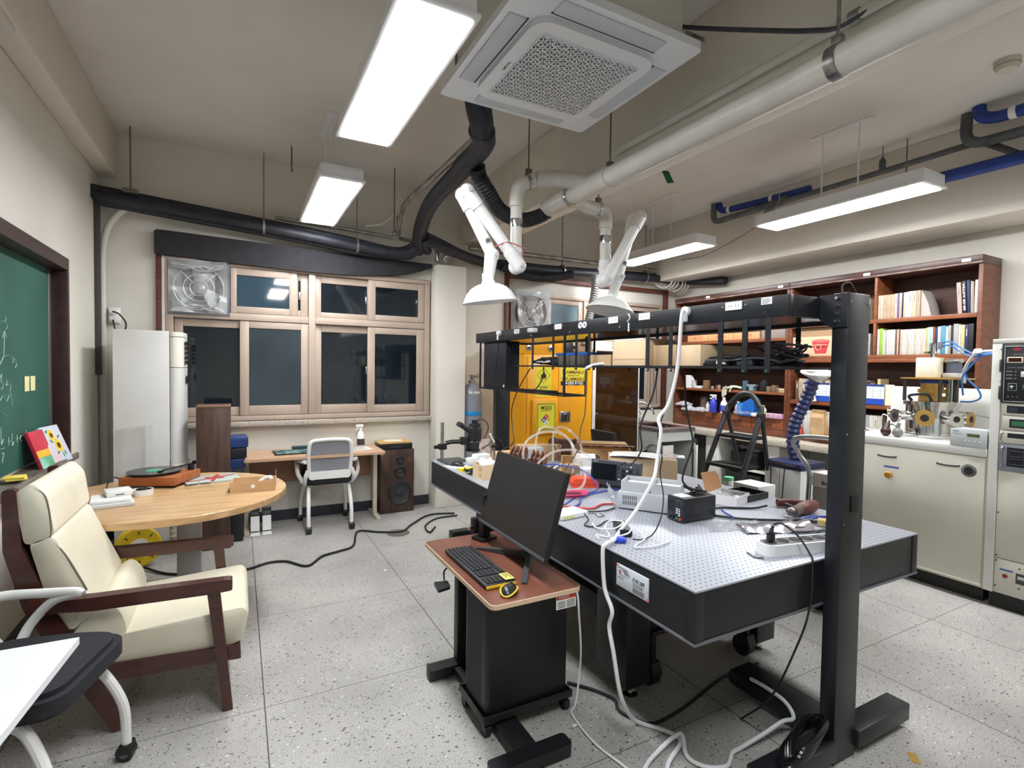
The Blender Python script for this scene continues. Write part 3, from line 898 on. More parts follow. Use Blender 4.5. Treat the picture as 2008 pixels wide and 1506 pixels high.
def exhaust_fan(cx,cz,w,y,label):
    t = thing('exhaust_fan',label,'fan',(cx,y,cz - w / 2))
    b = MB()
    h = w / 2
    n = 32
    R = h * 0.80
    # square plate with round hole
    outer,inner = [],[]
    for i in range(n):
        a = 2 * PI * i / n
        k = h / max(abs(math.cos(a)),abs(math.sin(a)))
        outer.append((cx + k * math.cos(a),cz + k * math.sin(a)))
        inner.append((cx + R * math.cos(a),cz + R * math.sin(a)))
    def rg(P,yy): return [b._v((p[0],yy,p[1])) for p in P]
    b.skin([rg(outer,y + 0.012),rg(outer,y),rg(inner,y),rg(inner,y + 0.012)],closed=True)
    b.build('mounting_plate',M_FANP,t)
    MB().lathe([(R,0.0),(R + 0.012,-0.02),(R + 0.01,-0.03),(R - 0.002,-0.03),(R - 0.006,0.0),(R - 0.006,0.05),(R,0.05)],(cx,y,cz),(0,1,0),n=40,caps=False).build('shroud_ring',M_FANP,t)
    b = MB()
    for rr in (R,R * 0.62,R * 0.36): b.torus((cx,y - 0.045,cz),(0,1,0),rr,0.0035,36,6)
    for k in range(4):
        a = PI / 4 + k * PI / 2
        b.cyl((cx + R * math.cos(a),y - 0.043,cz + R * math.sin(a)),(cx + 0.05 * math.cos(a),y - 0.045,cz + 0.05 * math.sin(a)),0.004,n=8)
    b.build('guard',M_FANR,t)
    MB().lathe([(0.055,0.04),(0.058,0.0),(0.05,-0.03),(0.03,-0.038),(0.0,-0.04)],(cx,y,cz),(0,1,0),n=24).build('motor',mat('grey_motor',(150,152,154),0.35,0.4),t)
    for k in range(3):
        a = PI / 2 + k * 2 * PI / 3
        r,tt = Vector((math.cos(a),0,math.sin(a))),Vector((-math.sin(a),0,math.cos(a)))
        c0 = Vector((cx,y + 0.02,cz))
        P = [c0 + r * 0.05 + tt * -0.035,c0 + r * (R * 0.9) + tt * -0.11,c0 + r * (R * 0.93) + tt * 0.06,c0 + r * 0.05 + tt * 0.035]
        off = [Vector((0,-0.012,0)),Vector((0,-0.02,0)),Vector((0,0.02,0)),Vector((0,0.012,0))]
        b = MB()
        A = [p + o for p,o in zip(P,off)]
        B = [p + Vector((0,0.003,0)) for p in A]
        va = [b._v(p) for p in A]; vb = [b._v(p) for p in B]
        b._f(va); b._f(vb[::-1])
        for i in range(4): b._f([va[(i + 1) % 4],va[i],vb[i],vb[(i + 1) % 4]])
        b.build('blade',mat('fan_blade',(178,180,182),0.5,0.0),t)
    b = MB().box(cx - h,cx + h,y + 0.06,y + 0.065,cz - h,cz + h)
    b.build('back_plate',mat('dim_grey_sheet',(92,94,96),0.6),t)
    random.seed(int(cx * 100))
    b = MB().sheet((cx - h * 0.94,y - 0.075,cz - h * 0.93),(h * 1.86,0,0),(0,0,h * 1.93),14,14,0.012,fn=lambda a,c: 0.02 * math.sin(a * 9 + c * 5) + (-0.02 if 0.15 < a < 0.85 and 0.15 < c < 0.85 else 0.01))
    b.build('plastic_wrap',M_FILM,t,angle=20)
    # bunched folds at the top and bottom edges
    for z_,sg in ((cz + h * 0.80,1),(cz - h * 0.84,-1)):
        for k in range(5):
            P = [(cx - h * 0.85 + i * h * 0.28,y - 0.08 - random.uniform(0,0.02),z_ + random.uniform(-0.022,0.022) - sg * 0.03 * math.sin(i * PI / 6)) for i in range(7)]
            MB().tube(P,0.006,n=5,flat=0.35).build('film_fold',mat('gathered_plastic_film',(232,234,236),0.25,alpha=0.75),t)
    return t


exhaust_fan(-0.305,2.165,0.475,5.372,'exhaust fan wrapped in clear plastic, at the top left of the tan framed window')
exhaust_fan(3.105,2.17,0.50,5.392,'exhaust fan wrapped in clear plastic film, right of the pilaster above the yellow cabinet')
# ------------------------------------------------------------------ left side furniture
M_LEATH = mat('cream_leather',(226,220,200),0.42,col2=(218,211,189),scale=5,bump=0.06,bscale=180)
M_PIPING = mat('brown_piping',(120,108,92),0.6)
M_MAHOG = mat('mahogany_wood',(60,30,26),0.32,col2=(78,40,33),scale=4,stretch=(1,6,6),coat=0.3)
M_OAK = mat('oiled_oak_wood',(212,176,132),0.4,col2=(186,146,102),scale=3.5,detail=6,stretch=(1.2,9,9),coat=0.2)
M_BOARD = mat('green_chalkboard',(34,82,70),0.7,col2=(44,94,82),scale=3,detail=8)
M_BROWNFR = mat('dark_brown_board_frame',(62,36,32),0.45,col2=(48,28,26),scale=5,stretch=(1,1,6))
M_ALU = mat('brushed_aluminium',(150,150,150),0.35,0.8)
M_CHALK = mat('white_chalk',(178,200,192),0.9)
M_CARD = mat('brown_cardboard',(204,170,128),0.75,col2=(194,158,116),scale=6)
M_PAPER = mat('white_paper',(234,234,230),0.7)
M_WALNUT = mat('dark_walnut_veneer',(84,60,48),0.5,col2=(62,42,34),scale=5,stretch=(5,5,0.8))
M_ROSE = mat('rosewood_veneer',(70,48,38),0.42,col2=(50,33,27),scale=6,stretch=(6,6,0.7))
M_CONE = mat('black_speaker_cone',(40,40,44),0.5)
M_MESHGREY = mat('grey_mesh_fabric',(150,150,158),0.7,col2=(134,134,142),scale=120)
M_BLKFAB = mat('black_seat_fabric',(30,31,36),0.85,col2=(40,41,46),scale=150)
M_DESKTOP = mat('beech_laminate',(206,168,138),0.4,col2=(196,156,124),scale=4,stretch=(1,8,8))
M_BEIGEMET = mat('beige_painted_steel',(196,186,168),0.45)
M_ACOLD = mat('aged_white_appliance',(214,215,214),0.4,col2=(206,206,203),scale=2)
M_ACOLD2 = mat('ivory_appliance_front',(222,220,210),0.3)


def prof_prism(b,poly,y0,y1,rad=0.02,n=5):
    """side profile in x,z extruded along y"""
    p = MB().rounded(poly,rad,n) if rad else poly
    b.prism(p,(0,y0,0),(1,0,0),(0,0,1),(0,y1 - y0,0))
    return b


def pillow_prism(poly,y0,y1,rad,puff,n=6):
    """side profile extruded along y with soft, rounded ends"""
    b = MB()
    p = MB().rounded(poly,rad,6)
    cx_ = sum(q[0] for q in p) / len(p); cz_ = sum(q[1] for q in p) / len(p)
    rings = []
    for i in range(n + 1):
        t = i / n * PI / 2
        k = 1 - puff * (1 - math.sin(t)) / 0.1 * 0.1
        s_ = 1 - (puff / 0.25) * (1 - math.sin(t)) * 0.25
        yy = y0 + puff * 0.8 * (1 - math.cos(t))
        rings.append((yy,s_))
    L = rings + [(y1 - (r[0] - y0),r[1]) for r in reversed(rings)]
    RR = [[b._v((cx_ + (q[0] - cx_) * s_,yy,cz_ + (q[1] - cz_) * s_)) for q in p] for yy,s_ in L]
    b.skin(RR)
    return b


# ---- armchair
t = thing('armchair','cream leather armchair with dark mahogany wooden frame and slanted legs','armchair',(-0.35,2.84,0))
Y0,Y1 = 2.50,3.165
C0,C1 = 2.56,3.10
seat = [(-0.50,0.29),(-0.02,0.262),(0.02,0.275),(0.042,0.395),(0.02,0.425),(-0.44,0.40),(-0.51,0.40)]
pillow_prism(seat,C0 - 0.005,C1 + 0.01,0.03,0.035).build('seat_cushion',M_LEATH,t,angle=60)
MB().tube([(-0.43,C0 + 0.004,0.388),(-0.2,C0 + 0.001,0.396),(-0.02,C0 + 0.002,0.396)],0.003,n=6).build('piping',M_PIPING,t)
lum = [(-0.53,0.50),(-0.47,0.545),(-0.425,0.50),(-0.40,0.42),(-0.42,0.33),(-0.50,0.31),(-0.60,0.40)]
pillow_prism(lum,C0,C1,0.035,0.03).build('lumbar_cushion',M_LEATH,t,angle=60)
mid = [(-0.705,0.815),(-0.63,0.835),(-0.535,0.60),(-0.50,0.515),(-0.58,0.44),(-0.64,0.53)]
pillow_prism(mid,C0,C1,0.025,0.03).build('back_cushion',M_LEATH,t,angle=60)
hd = [(-0.745,1.005),(-0.69,1.045),(-0.645,0.99),(-0.625,0.835),(-0.66,0.812),(-0.715,0.80)]
pillow_prism(hd,C0,C1,0.025,0.03).build('head_cushion',M_LEATH,t,angle=60)
MB().tube([(-0.70,C0 + 0.004,1.03),(-0.652,C0 + 0.002,0.985),(-0.636,C0 + 0.002,0.85),(-0.65,C0 + 0.004,0.82)],0.0035,n=6).build('piping',M_PIPING,t)
MB().tube([(-0.64,C0 + 0.004,0.825),(-0.59,C0 + 0.002,0.74),(-0.53,C0 + 0.002,0.60)],0.0035,n=6).build('piping',M_PIPING,t)
post = [(-0.775,1.02),(-0.735,1.022),(-0.722,0.80),(-0.645,0.58),(-0.53,0.34),(-0.40,0.02),(-0.45,0.0),(-0.60,0.30),(-0.72,0.56),(-0.775,0.79)]
for y_ in (Y0 + 0.055,Y1 - 0.09):
    b = MB()
    prof_prism(b,post,y_,y_ + 0.035,0.012,3)
    b.build('back_post',M_MAHOG,t)
MB().box(-0.755,-0.73,Y0 + 0.091,Y1 - 0.091,0.60,1.0,0.004).build('back_panel',M_MAHOG,t)
for y_ in (Y0,Y1 - 0.05):
    b = MB()
    prof_prism(b,[(-0.70,0.562),(-0.70,0.60),(-0.5,0.588),(-0.05,0.576),(-0.024,0.573),(-0.024,0.526),(-0.10,0.523),(-0.5,0.535)],y_,y_ + 0.05,0.01,3)
    b.build('armrest',M_MAHOG,t)
    b = MB()
    prof_prism(b,[(-0.118,0.5225),(-0.070,0.5225),(-0.023,0.0),(-0.062,0.0)],y_ + 0.004,y_ + 0.04,0.004,2)
    b.build('front_leg',M_MAHOG,t)
for y_ in (Y0 + 0.041,Y1 - 0.075):
    b = MB()
    prof_prism(b,[(-0.58,0.30),(0.006,0.262),(0.008,0.20),(-0.55,0.225)],y_,y_ + 0.024,0.004,2)
    b.build('seat_rail',M_MAHOG,t)
MB().box(-0.02,0.006,Y0 + 0.066,Y1 - 0.076,0.205,0.262,0.003).build('front_rail',M_MAHOG,t)

# ---- round table
t = thing('round_table','round light oak table with grey pedestal','table',(-0.345,3.68,0))
MB().lathe([(0.612,0.680),(0.62,0.684),(0.62,0.716),(0.616,0.72)],(-0.345,3.68,0),n=96).build('table_top',M_OAK,t)
MB().box(-0.325,-0.20,3.60,3.70,0.03,0.6795,0.006).build('pedestal',mat('grey_white_pedestal',(196,197,198),0.4),t)
MB().prism(MB().rounded([(-0.3,-0.22),(0.3,-0.22),(0.3,0.22),(-0.3,0.22)],0.05),(-0.30,3.65,0),(1,0,0),(0,1,0),(0,0,0.029)).build('foot',mat('grey_white_pedestal',(0,0,0)),t)

# ---- turntable and objects on the round table
A = -0.42
tt = thing('turntable','wooden turntable with black record on the round table','turntable',(-0.45,4.02,0.72),A)
b = MB().at((-0.45,4.0,0.72),A)
b.box(-0.17,0.17,-0.135,0.165,0.014,0.068,0.006)
b.build('plinth',mat('cherry_veneer',(176,104,60),0.4,col2=(150,84,46),scale=5,stretch=(1,8,8)),tt)
b = MB().at((-0.45,4.0,0.72),A)
for x_ in (-0.14,0.14):
    for y_ in (-0.11,0.13): MB().at((-0.45,4.0,0.72),A).cyl((x_,y_,0),(x_,y_,0.0139),0.016,n=12).build('foot',M_RUBBER,tt)
MB().at((-0.45,4.0,0.72),A).cyl((-0.035,0.005,0.0682),(-0.035,0.005,0.083),0.135,n=48).build('platter',M_BLACK,tt)
rec = MB().at((-0.45,4.0,0.72),A).cyl((-0.035,0.005,0.0834),(-0.035,0.005,0.086),0.151,n=64)
ro = tag(rec.build('vinyl_record',mat('glossy_vinyl',(18,18,20),0.22)),'black vinyl record with green label on the turntable','record')
MB().at((-0.45,4.0,0.72),A).cyl((-0.035,0.005,0.0861),(-0.035,0.005,0.0868),0.05,n=40).build('label',mat('green_record_label',(70,160,130),0.6),ro)
b = MB().at((-0.45,4.0,0.72),A)
b.cyl((0.13,0.12,0.0682),(0.13,0.12,0.105),0.02,n=16).tube([(0.13,0.13,0.11),(0.12,0.02,0.112),(0.07,-0.09,0.105)],0.005,n=8).cbox((0.062,-0.10,0.098),(0.02,0.035,0.015),0.003).cyl((0.132,0.15,0.11),(0.132,0.175,0.11),0.014,n=14)
b.build('tonearm',M_BLACK,tt)
b = MB().at((-0.45,4.0,0.72),A)
for x_ in (0.10,0.15): b.box(x_ - 0.01,x_ + 0.01,-0.12,-0.10,0.0682,0.076,0.002)
M_CLEAR = mat('clear_acrylic',(236,240,242),0.08,trans=0.9,alpha=0.35,ior=1.3)
b = MB()
b.at((-0.45,4.0,0.72),A).box(-0.19,-0.187,-0.13,0.16,0.06,0.36,0.001).box(-0.187,-0.14,-0.13,-0.127,0.06,0.36).box(-0.187,-0.14,0.157,0.16,0.06,0.36).box(-0.187,-0.14,-0.127,0.157,0.357,0.36)
b.build('dust_cover',M_CLEAR,tt)
MB().tube([(-0.64,3.99,0.76),(-0.68,3.9,0.80),(-0.70,3.85,0.75),(-0.68,3.78,0.727),(-0.66,3.70,0.726)],0.004,n=6).build('cord',M_RUBBER,tt)

g = tag(MB().at((-0.16,3.99,0.7205),0.22).box(-0.16,0.16,-0.115,0.115,0,0.012,0.002).build('record_sleeve',mat('pale_green_sleeve',(158,182,174),0.5,col2=(176,194,188),scale=3)),'pale green record sleeve with red ribbon print, behind the cardboard tray','record sleeve')
b = MB().at((-0.16,3.99,0.7326),0.22)
b.tube([(-0.15,-0.03,0),(-0.06,-0.02,0.0),(0.02,0.01,0.0),(0.15,0.06,0)],0.014,n=6,flat=0.03).tube([(-0.02,-0.11,0),(0.01,-0.03,0),(0.02,0.03,0),(0.06,0.11,0)],0.012,n=6,flat=0.03)
for a_ in (0.4,2.2,3.6,5.2):
    b.tube([(0.02,0.01,0.0),(0.02 + 0.05 * math.cos(a_),0.01 + 0.05 * math.sin(a_),0.0),(0.02 + 0.05 * math.cos(a_ + 0.7),0.01 + 0.05 * math.sin(a_ + 0.7),0.0),(0.02,0.01,0)],0.010,n=6,flat=0.03)
b.build('ribbon_print',mat('red_print',(176,52,56),0.6),g)
b = MB().at((-0.22,3.80,0.727),0.2)
b.torus((-0.035,0,0.012),(0,0.3,1),0.024,0.002,24,6).torus((0.03,0,0.012),(0,0.3,1),0.024,0.002,24,6).tube([(-0.06,0,0.012),(-0.075,0.03,0.004),(-0.03,0.055,0.0)],0.0022,n=6).tube([(0.055,0,0.012),(0.07,0.03,0.004),(0.06,0.065,0.0)],0.0022,n=6).tube([(-0.012,0,0.014),(0.0,0,0.018),(0.008,0,0.014)],0.002,n=6)
tag(b.build('eyeglasses',mat('tortoise_frame',(92,44,34),0.3)),'folded brown eyeglasses on the round table','eyeglasses')


def open_box(b,L,Wd,Hh,th=0.004):
    """open-topped carton, origin bottom centre"""
    b.box(-L / 2,L / 2,-Wd / 2,Wd / 2,0,th)
    b.box(-L / 2,L / 2,-Wd / 2,-Wd / 2 + th,th,Hh).box(-L / 2,L / 2,Wd / 2 - th,Wd / 2,th,Hh)
    b.box(-L / 2,-L / 2 + th,-Wd / 2 + th,Wd / 2 - th,th,Hh).box(L / 2 - th,L / 2,-Wd / 2 + th,Wd / 2 - th,th,Hh)
    return b


ct = thing('cardboard_tray','open kraft cardboard tray with round sticker on the round table','box',(0.085,3.60,0.7205),-0.1)
b = MB().at((0.085,3.60,0.7205),-0.1)
open_box(b,0.25,0.15,0.062).build('tray',M_CARD,ct)
MB().at((0.085,3.60,0.7205),-0.1).prism([(0,0),(0.025,0),(0.022,0.09),(0.012,0.10)],(0.121,0.05,0.005),(0,1,0),(0,0,1),(0.003,0,0)).build('flap',M_CARD,ct)
MB().at((0.085,3.60,0.7205),-0.1).cyl((0.0,-0.0752,0.032),(0.0,-0.076,0.032),0.012,n=24).build('sticker',M_PAPER,ct)
b = MB().at((0.085,3.60,0.7205),-0.1).tube([(0.02,0.02,0.02),(0.05,0.04,0.05),(0.09,0.03,0.062),(0.10,0.0,0.05)],0.012,n=8)
tag(b.build('white_adapter',M_WHITE),'white adapter lying in the kraft cardboard tray','adapter')
b = MB().at((-0.625,3.53,0.7205),0.25).box(-0.10,0.10,-0.11,0.11,0,0.02,0.004)
tag(b.build('grey_tablet_case',mat('pale_grey_plastic',(206,208,210),0.4)),'pale grey flat case at the bottom of the pile by the armchair','case')
b = MB().at((-0.625,3.55,0.741),0.15).box(-0.09,0.09,-0.10,0.09,0,0.016,0.004)
tag(b.build('white_folder',M_PAPER),'white folder in the middle of the pile by the armchair','folder')
b = MB().at((-0.60,3.59,0.7575),0.3).box(-0.06,0.06,-0.06,0.06,0,0.03,0.006)
wr = tag(b.build('white_router',M_WHITE),'white square router on top of the pile by the armchair','router')
MB().at((-0.60,3.59,0.7575),0.3).box(-0.02,0.02,-0.0612,-0.0602,0.008,0.013).build('port',M_INK,wr)
t = thing('tape_roll','white ring-shaped tray holding black cables beside the turntable','tray',(-0.50,3.70,0.7205))
MB().lathe([(0.05,0),(0.052,0.035),(0.048,0.035),(0.046,0.003)],(-0.50,3.70,0.7205),n=32).build('dish',M_WHITE,t)
MB().tube([(-0.52,3.68,0.745),(-0.48,3.69,0.757),(-0.47,3.72,0.75),(-0.51,3.73,0.757),(-0.53,3.70,0.75),(-0.50,3.68,0.758)],0.007,n=6,closed=True).build('cable',M_RUBBER,t)

# ---- standing air conditioner
t = thing('standing_air_conditioner','tall white floor standing air conditioner in the left corner','air conditioner',(-0.64,5.02,0))
MB().box(-0.83,-0.475,4.80,5.26,0.0,1.75,0.006).build('cabinet',M_ACOLD,t)
b = MB()
fp_ = [(-0.474,0),(-0.42,0.0),(-0.385,0.06),(-0.375,0.2),(-0.375,0.28),(-0.385,0.40),(-0.42,0.459),(-0.474,0.459)]
fp_ = MB().rounded(fp_,0.03,3)
b.prism(fp_,(0,4.80,0.02),(1,0,0),(0,1,0),(0,0,0.37))
b.build('lower_front',M_ACOLD2,t)
MB().prism(fp_,(0,4.80,0.72),(1,0,0),(0,1,0),(0,0,0.745)).build('front_panel',M_ACOLD,t)
MB().prism(fp_,(0,4.80,1.47),(1,0,0),(0,1,0),(0,0,0.235)).build('top_panel',M_ACOLD2,t)
MB().prism(fp_,(0,4.80,1.71),(1,0,0),(0,1,0),(0,0,0.035)).build('top_cap',M_ACOLD2,t)
MB().prism([(x,y) for x,y in fp_],(0.002,4.80,0.392),(1,0,0),(0,1,0),(0,0,0.326)).build('vent_body',M_ACOLD2,t)
for k in range(7):
    for z_,n_ in ((0.44,'vent_slat'),):
        b = MB().tube([(-0.47,4.795,z_ + k * 0.042),(-0.41,4.792,z_ + k * 0.042),(-0.375,4.85,z_ + 0.012 + k * 0.042),(-0.362,5.0,z_ + 0.02 + k * 0.042)],0.006,n=6)
        b.build('vent_slat',M_BEIGEMET,t)
for k in range(5):
    b = MB().tube([(-0.475,4.793,0.10 + k * 0.042),(-0.42,4.79,0.10 + k * 0.042),(-0.38,4.85,0.11 + k * 0.042),(-0.366,5.0,0.115 + k * 0.042)],0.006,n=6)
    b.build('vent_slat',M_BEIGEMET,t)
for k in range(5):
    b = MB().box(-0.376,-0.366,4.88,5.20,1.50 + k * 0.038,1.525 + k * 0.038,0.004)
    b.build('louvre',M_BLACK,t)
MB().box(-0.3745,-0.366,4.93,5.08,1.34,1.40,0.003).build('control_panel',M_BLACK,t)
MB().tube([(-0.86,5.30,1.42),(-0.87,5.24,1.365),(-0.85,5.20,1.37),(-0.832,5.18,1.40)],0.009,n=8).build('hose',M_RUBBER,t)
# ---- yellow cable reel on the floor
t = thing('cable_reel','yellow cable reel on the floor under the round table','cable reel',(-0.65,4.60,0))
ax = Vector((0.25,-1,0.12)).normalized()
c0 = Vector((-0.655,4.62,0.145))
for s_ in (-0.045,0.045):
    MB().lathe([(0.05,-0.003),(0.135,-0.003),(0.142,0.0),(0.135,0.006),(0.05,0.003)],c0 + ax * s_,ax,n=40,caps=False).build('flange',mat('yellow_plastic',(222,190,36),0.4),t)
MB().cyl(c0 - ax * 0.042,c0 + ax * 0.042,0.08,n=32).build('drum',mat('yellow_plastic',(0,0,0)),t)
for k in range(3): MB().torus(c0 + ax * (-0.028 + 0.028 * k),ax,0.095,0.013,40,8).build('cable',mat('yellow_cable',(206,172,30),0.5),t)
MB().cyl(c0 + ax * 0.045,c0 + ax * 0.054,0.062,n=28).build('socket_plate',M_WHITE,t)
for k in range(8):
    a = k * PI / 4
    u_,v_ = frame(ax)
    p = c0 + ax * 0.050 + (u_ * math.cos(a) + v_ * math.sin(a)) * 0.105
    q_ = (u_ * math.cos(a) + v_ * math.sin(a))
    MB().cyl(p - q_ * 0.012,p + q_ * 0.012,0.004,n=6).build('slot',M_INK,t)
MB().tube([c0 + Vector((0.0,0,0.12)),c0 + Vector((0.02,-0.02,0.21)),c0 + Vector((0.05,-0.03,0.24)),c0 + Vector((0.09,-0.03,0.2))],0.011,n=8).build('handle',M_BLACK,t)
tag(MB().tube([(-0.60,4.50,0.02),(-0.50,4.38,0.012),(-0.40,4.30,0.010),(-0.22,4.24,0.010),(-0.10,4.22,0.010),(0.05,4.18,0.010),(0.20,4.25,0.010),(0.32,4.22,0.010),(0.45,4.06,0.010),(0.58,4.22,0.010),(0.72,4.28,0.010),(0.84,4.36,0.010),(0.95,4.72,0.010),(1.12,4.62,0.010),(1.3,4.55,0.010),(1.45,4.72,0.010),(1.70,4.95,0.010),(1.95,4.9,0.010)],0.009,n=8,k=8).build('floor_cable',M_RUBBER),'long black cable snaking across the floor from the yellow reel','cable')
tag(MB().tube([(1.62,4.55,0.009),(1.52,4.42,0.009),(1.55,4.62,0.009),(1.72,4.80,0.009),(1.95,4.82,0.009)],0.008,n=8,k=8).build('floor_cable',M_RUBBER),'short loop of black cable on the floor at the far end of the optical table','cable')

# ---- tall brown cabinet, blue boxes
t = thing('tall_speaker','tall narrow walnut speaker cabinet seen from behind, beside the round table','speaker',(-0.175,4.88,0))
MB().box(-0.297,-0.058,4.76,5.02,0.0,1.15,0.004).build('cabinet',M_WALNUT,t)
MB().box(-0.30,-0.055,4.757,5.023,1.1505,1.163,0.003).build('top_board',mat('worn_top_board',(120,92,74),0.5),t)
b = MB().box(-0.055,0.035,4.9,5.15,0.0,0.62,0.004)
tag(b.build('black_subwoofer',mat('black_crate',(30,32,38),0.6)),'black upright box behind the tall walnut cabinet','box')
for i,(z_,c_,l_) in enumerate(((0.6205,(30,58,118),'dark blue box, lower one of the stack beside the tall walnut cabinet'),(0.71,(26,30,40),'black box in the middle of the stack beside the tall walnut cabinet'),(0.80,(38,72,140),'blue printed box topmost of the stack beside the tall walnut cabinet'))):
    b = MB().at((-0.005,5.03,z_),0.03 * i).box(-0.09 if i < 2 else -0.075,0.055 + 0.008 * i,-0.13,0.13,0,0.082,0.003)
    bx = tag(b.build('flat_box',mat('box_blue%d' % i,c_,0.35,col2=tuple(int(v * 0.7) for v in c_),scale=9)),l_,'box','boxes stacked beside the tall cabinet')

# ---- two small speakers with paper on the floor
for i,(x_,l_) in enumerate(((0.128,'small black speaker with white paper front on the floor, left of the pair'),(0.222,'small black speaker with white paper front on the floor, right of the pair'))):
    t = thing('desktop_speaker',l_,'speaker',(x_,5.09,0),group='small speakers under the desk')
    b = MB()
    b.prism([(5.045,0.02),(5.15,0.02),(5.15,0.17),(5.11,0.22),(5.085,0.21)],(x_ - 0.037,0,0),(0,1,0),(0,0,1),(0.074,0,0))
    b.build('cabinet',M_BLACK,t)
    MB().prism([(5.05,0),(5.0,0.0),(5.0,0.004),(5.05,0.019)],(x_ - 0.038,0,0),(0,1,0),(0,0,1),(0.076,0,0)).build('stand',M_WHITE,t)
    MB().prism([(5.036,0.03),(5.0395,0.03),(5.069,0.155),(5.065,0.155)],(x_ - 0.035,0,0),(0,1,0),(0,0,1),(0.07,0,0)).build('paper_front',M_PAPER,t)
    MB().prism([(5.0712,0.165),(5.0745,0.164),(5.098,0.222),(5.094,0.226)],(x_ - 0.028,0,0),(0,1,0),(0,0,1),(0.056,0,0)).build('grille',mat('dark_grey_grille',(52,54,58),0.5),t)

# ---- desk under the window
t = thing('desk','low beech-topped desk under the tan framed window','desk',(0.63,5.14,0))
MB().prism(MB().rounded([(0.035,4.875),(1.235,4.875),(1.235,5.40),(0.035,5.40)],0.02),(0,0,0.668),(1,0,0),(0,1,0),(0,0,0.024)).build('desk_top',M_DESKTOP,t)
MB().box(0.085,1.185,5.27,5.285,0.40,0.667).build('modesty_panel',mat('brown_laminate',(150,108,82),0.5,col2=(138,96,72),scale=4),t)
for x_ in (0.062,1.208):
    MB().box(x_ - 0.02,x_ + 0.02,5.18,5.23,0.03,0.6675,0.003).build('leg',M_BEIGEMET,t)
    MB().box(x_ - 0.021,x_ + 0.021,5.02,5.385,0.0,0.0295,0.003).build('foot',M_BEIGEMET,t)
    MB().box(x_ - 0.012,x_ + 0.012,4.90,4.92,0.645,0.6675,0.002).build('bracket',M_UPVC,t)
# things on the desk
g = thing('black_folder','black document folder lying open on the window desk','folder',(0.5,5.15,0.6925),0.05)
MB().at((0.48,5.15,0.6925),0.05).box(-0.20,0.17,-0.13,0.14,0,0.008,0.003).build('cover',M_BLACK,g)
MB().at((0.45,5.15,0.701),0.0).box(-0.15,0.14,-0.11,0.11,0,0.004,0.001).build('printed_page',mat('teal_print',(118,160,156),0.5,col2=(46,70,76),scale=14,contrast=(0.45,0.55)),g)
MB().at((0.55,5.24,0.701),0.0).box(-0.1,0.16,0.05,0.13,0,0.02,0.004).build('pen_case',mat('teal_case',(30,66,76),0.5),g)
p = tag(MB().at((1.02,5.14,0.6925),0.12).box(-0.13,0.13,-0.10,0.10,0,0.002).build('printed_sheet',M_PAPER),'white printed sheet on the right end of the window desk','paper')
b = MB().at((1.02,5.14,0.6948),0.12)
for k in range(9): b.box(-0.11,0.10 - 0.02 * (k % 3),0.075 - k * 0.018,0.079 - k * 0.018,0,0.0003)
b.build('printing',mat('grey_print',(0,0,0)),p)
t = thing('spray_bottle','white spray bottle standing on the window desk','bottle',(1.09,5.30,0.6925))
MB().lathe([(0.033,0),(0.036,0.006),(0.036,0.10),(0.030,0.135),(0.014,0.155),(0.013,0.165)],(1.09,5.30,0.6925),n=24).build('bottle',M_WHITE,t)
MB().lathe([(0.0365,0.012),(0.0368,0.014),(0.0368,0.075),(0.0365,0.077)],(1.09,5.30,0.6925),n=24,caps=False).build('label',mat('dark_label',(52,48,50),0.5),t)
b = MB().at((1.09,5.30,0.858))
b.cyl((0,0,0),(0,0,0.02),0.016,n=14).cbox((-0.012,0,0.04),(0.075,0.02,0.028),0.006).prism([(-0.035,0.03),(-0.055,-0.012),(-0.048,-0.015),(-0.022,0.02)],(0,-0.006,0),(1,0,0),(0,0,1),(0,0.012,0))
b.build('trigger',M_WHITE,t)

# ---- big speaker with receiver and record
t = thing('floor_speaker','dark wood three way floor speaker right of the window desk','speaker',(1.44,5.29,0))
MB().box(1.265,1.615,5.20,5.405,0.0,0.65,0.004).build('cabinet',M_ROSE,t)
for z_,r_,nm in ((0.205,0.125,'woofer'),(0.42,0.06,'mid_driver'),(0.545,0.04,'tweeter')):
    x_ = 1.465
    MB().lathe([(r_,-0.0005),(r_,0.008),(r_ * 0.9,0.012),(r_ * 0.84,0.006)],(x_,5.20,z_),(0,-1,0),n=40,caps=False).build(nm + '_rim',M_BLACK,t)
    MB().lathe([(r_ * 0.85,0.004),(r_ * 0.8,0.009),(r_ * 0.72,0.004),(r_ * 0.3,0.0008),(r_ * 0.28,0.006),(r_ * 0.15,0.012),(0,0.013)],(x_,5.20,z_),(0,-1,0),n=40,caps=False).build(nm + '_cone',M_CONE,t)
b = MB()
for k in range(3): b.box(1.545,1.605 - 0.01 * k,5.1985,5.1995,0.545 - 0.014 * k,0.55 - 0.014 * k)
b.text('DBX',(1.55,5.1988,0.562),(1,0,0),(0,0,1),0.012)
b.build('badge',mat('faded_red_print',(132,74,62),0.6),t,smooth=False)
t = thing('cd_player','slim black player on top of the floor speaker','audio player',(1.43,5.30,0.651))
MB().box(1.255,1.60,5.215,5.40,0.6505,0.71,0.003).build('case',M_BLACK,t)
MB().text('Dr. PLADIO',(1.37,5.2138,0.668),(1,0,0),(0,0,1),0.02,0.12).build('lettering',mat('grey_print',(0,0,0)),t,smooth=False)
g = tag(MB().at((1.42,5.305,0.7105),0.04).box(-0.165,0.165,-0.095,0.095,0,0.02,0.002).build('record_sleeve',mat('tan_sleeve',(206,168,104),0.5)),'tan record sleeve with white disc print on the black player','record sleeve')
MB().at((1.42,5.305,0.7308),0.04).lathe([(0.10,0),(0.10,0.0004)],n=32).build('disc_print',mat('cream_print',(236,224,196),0.5),g)


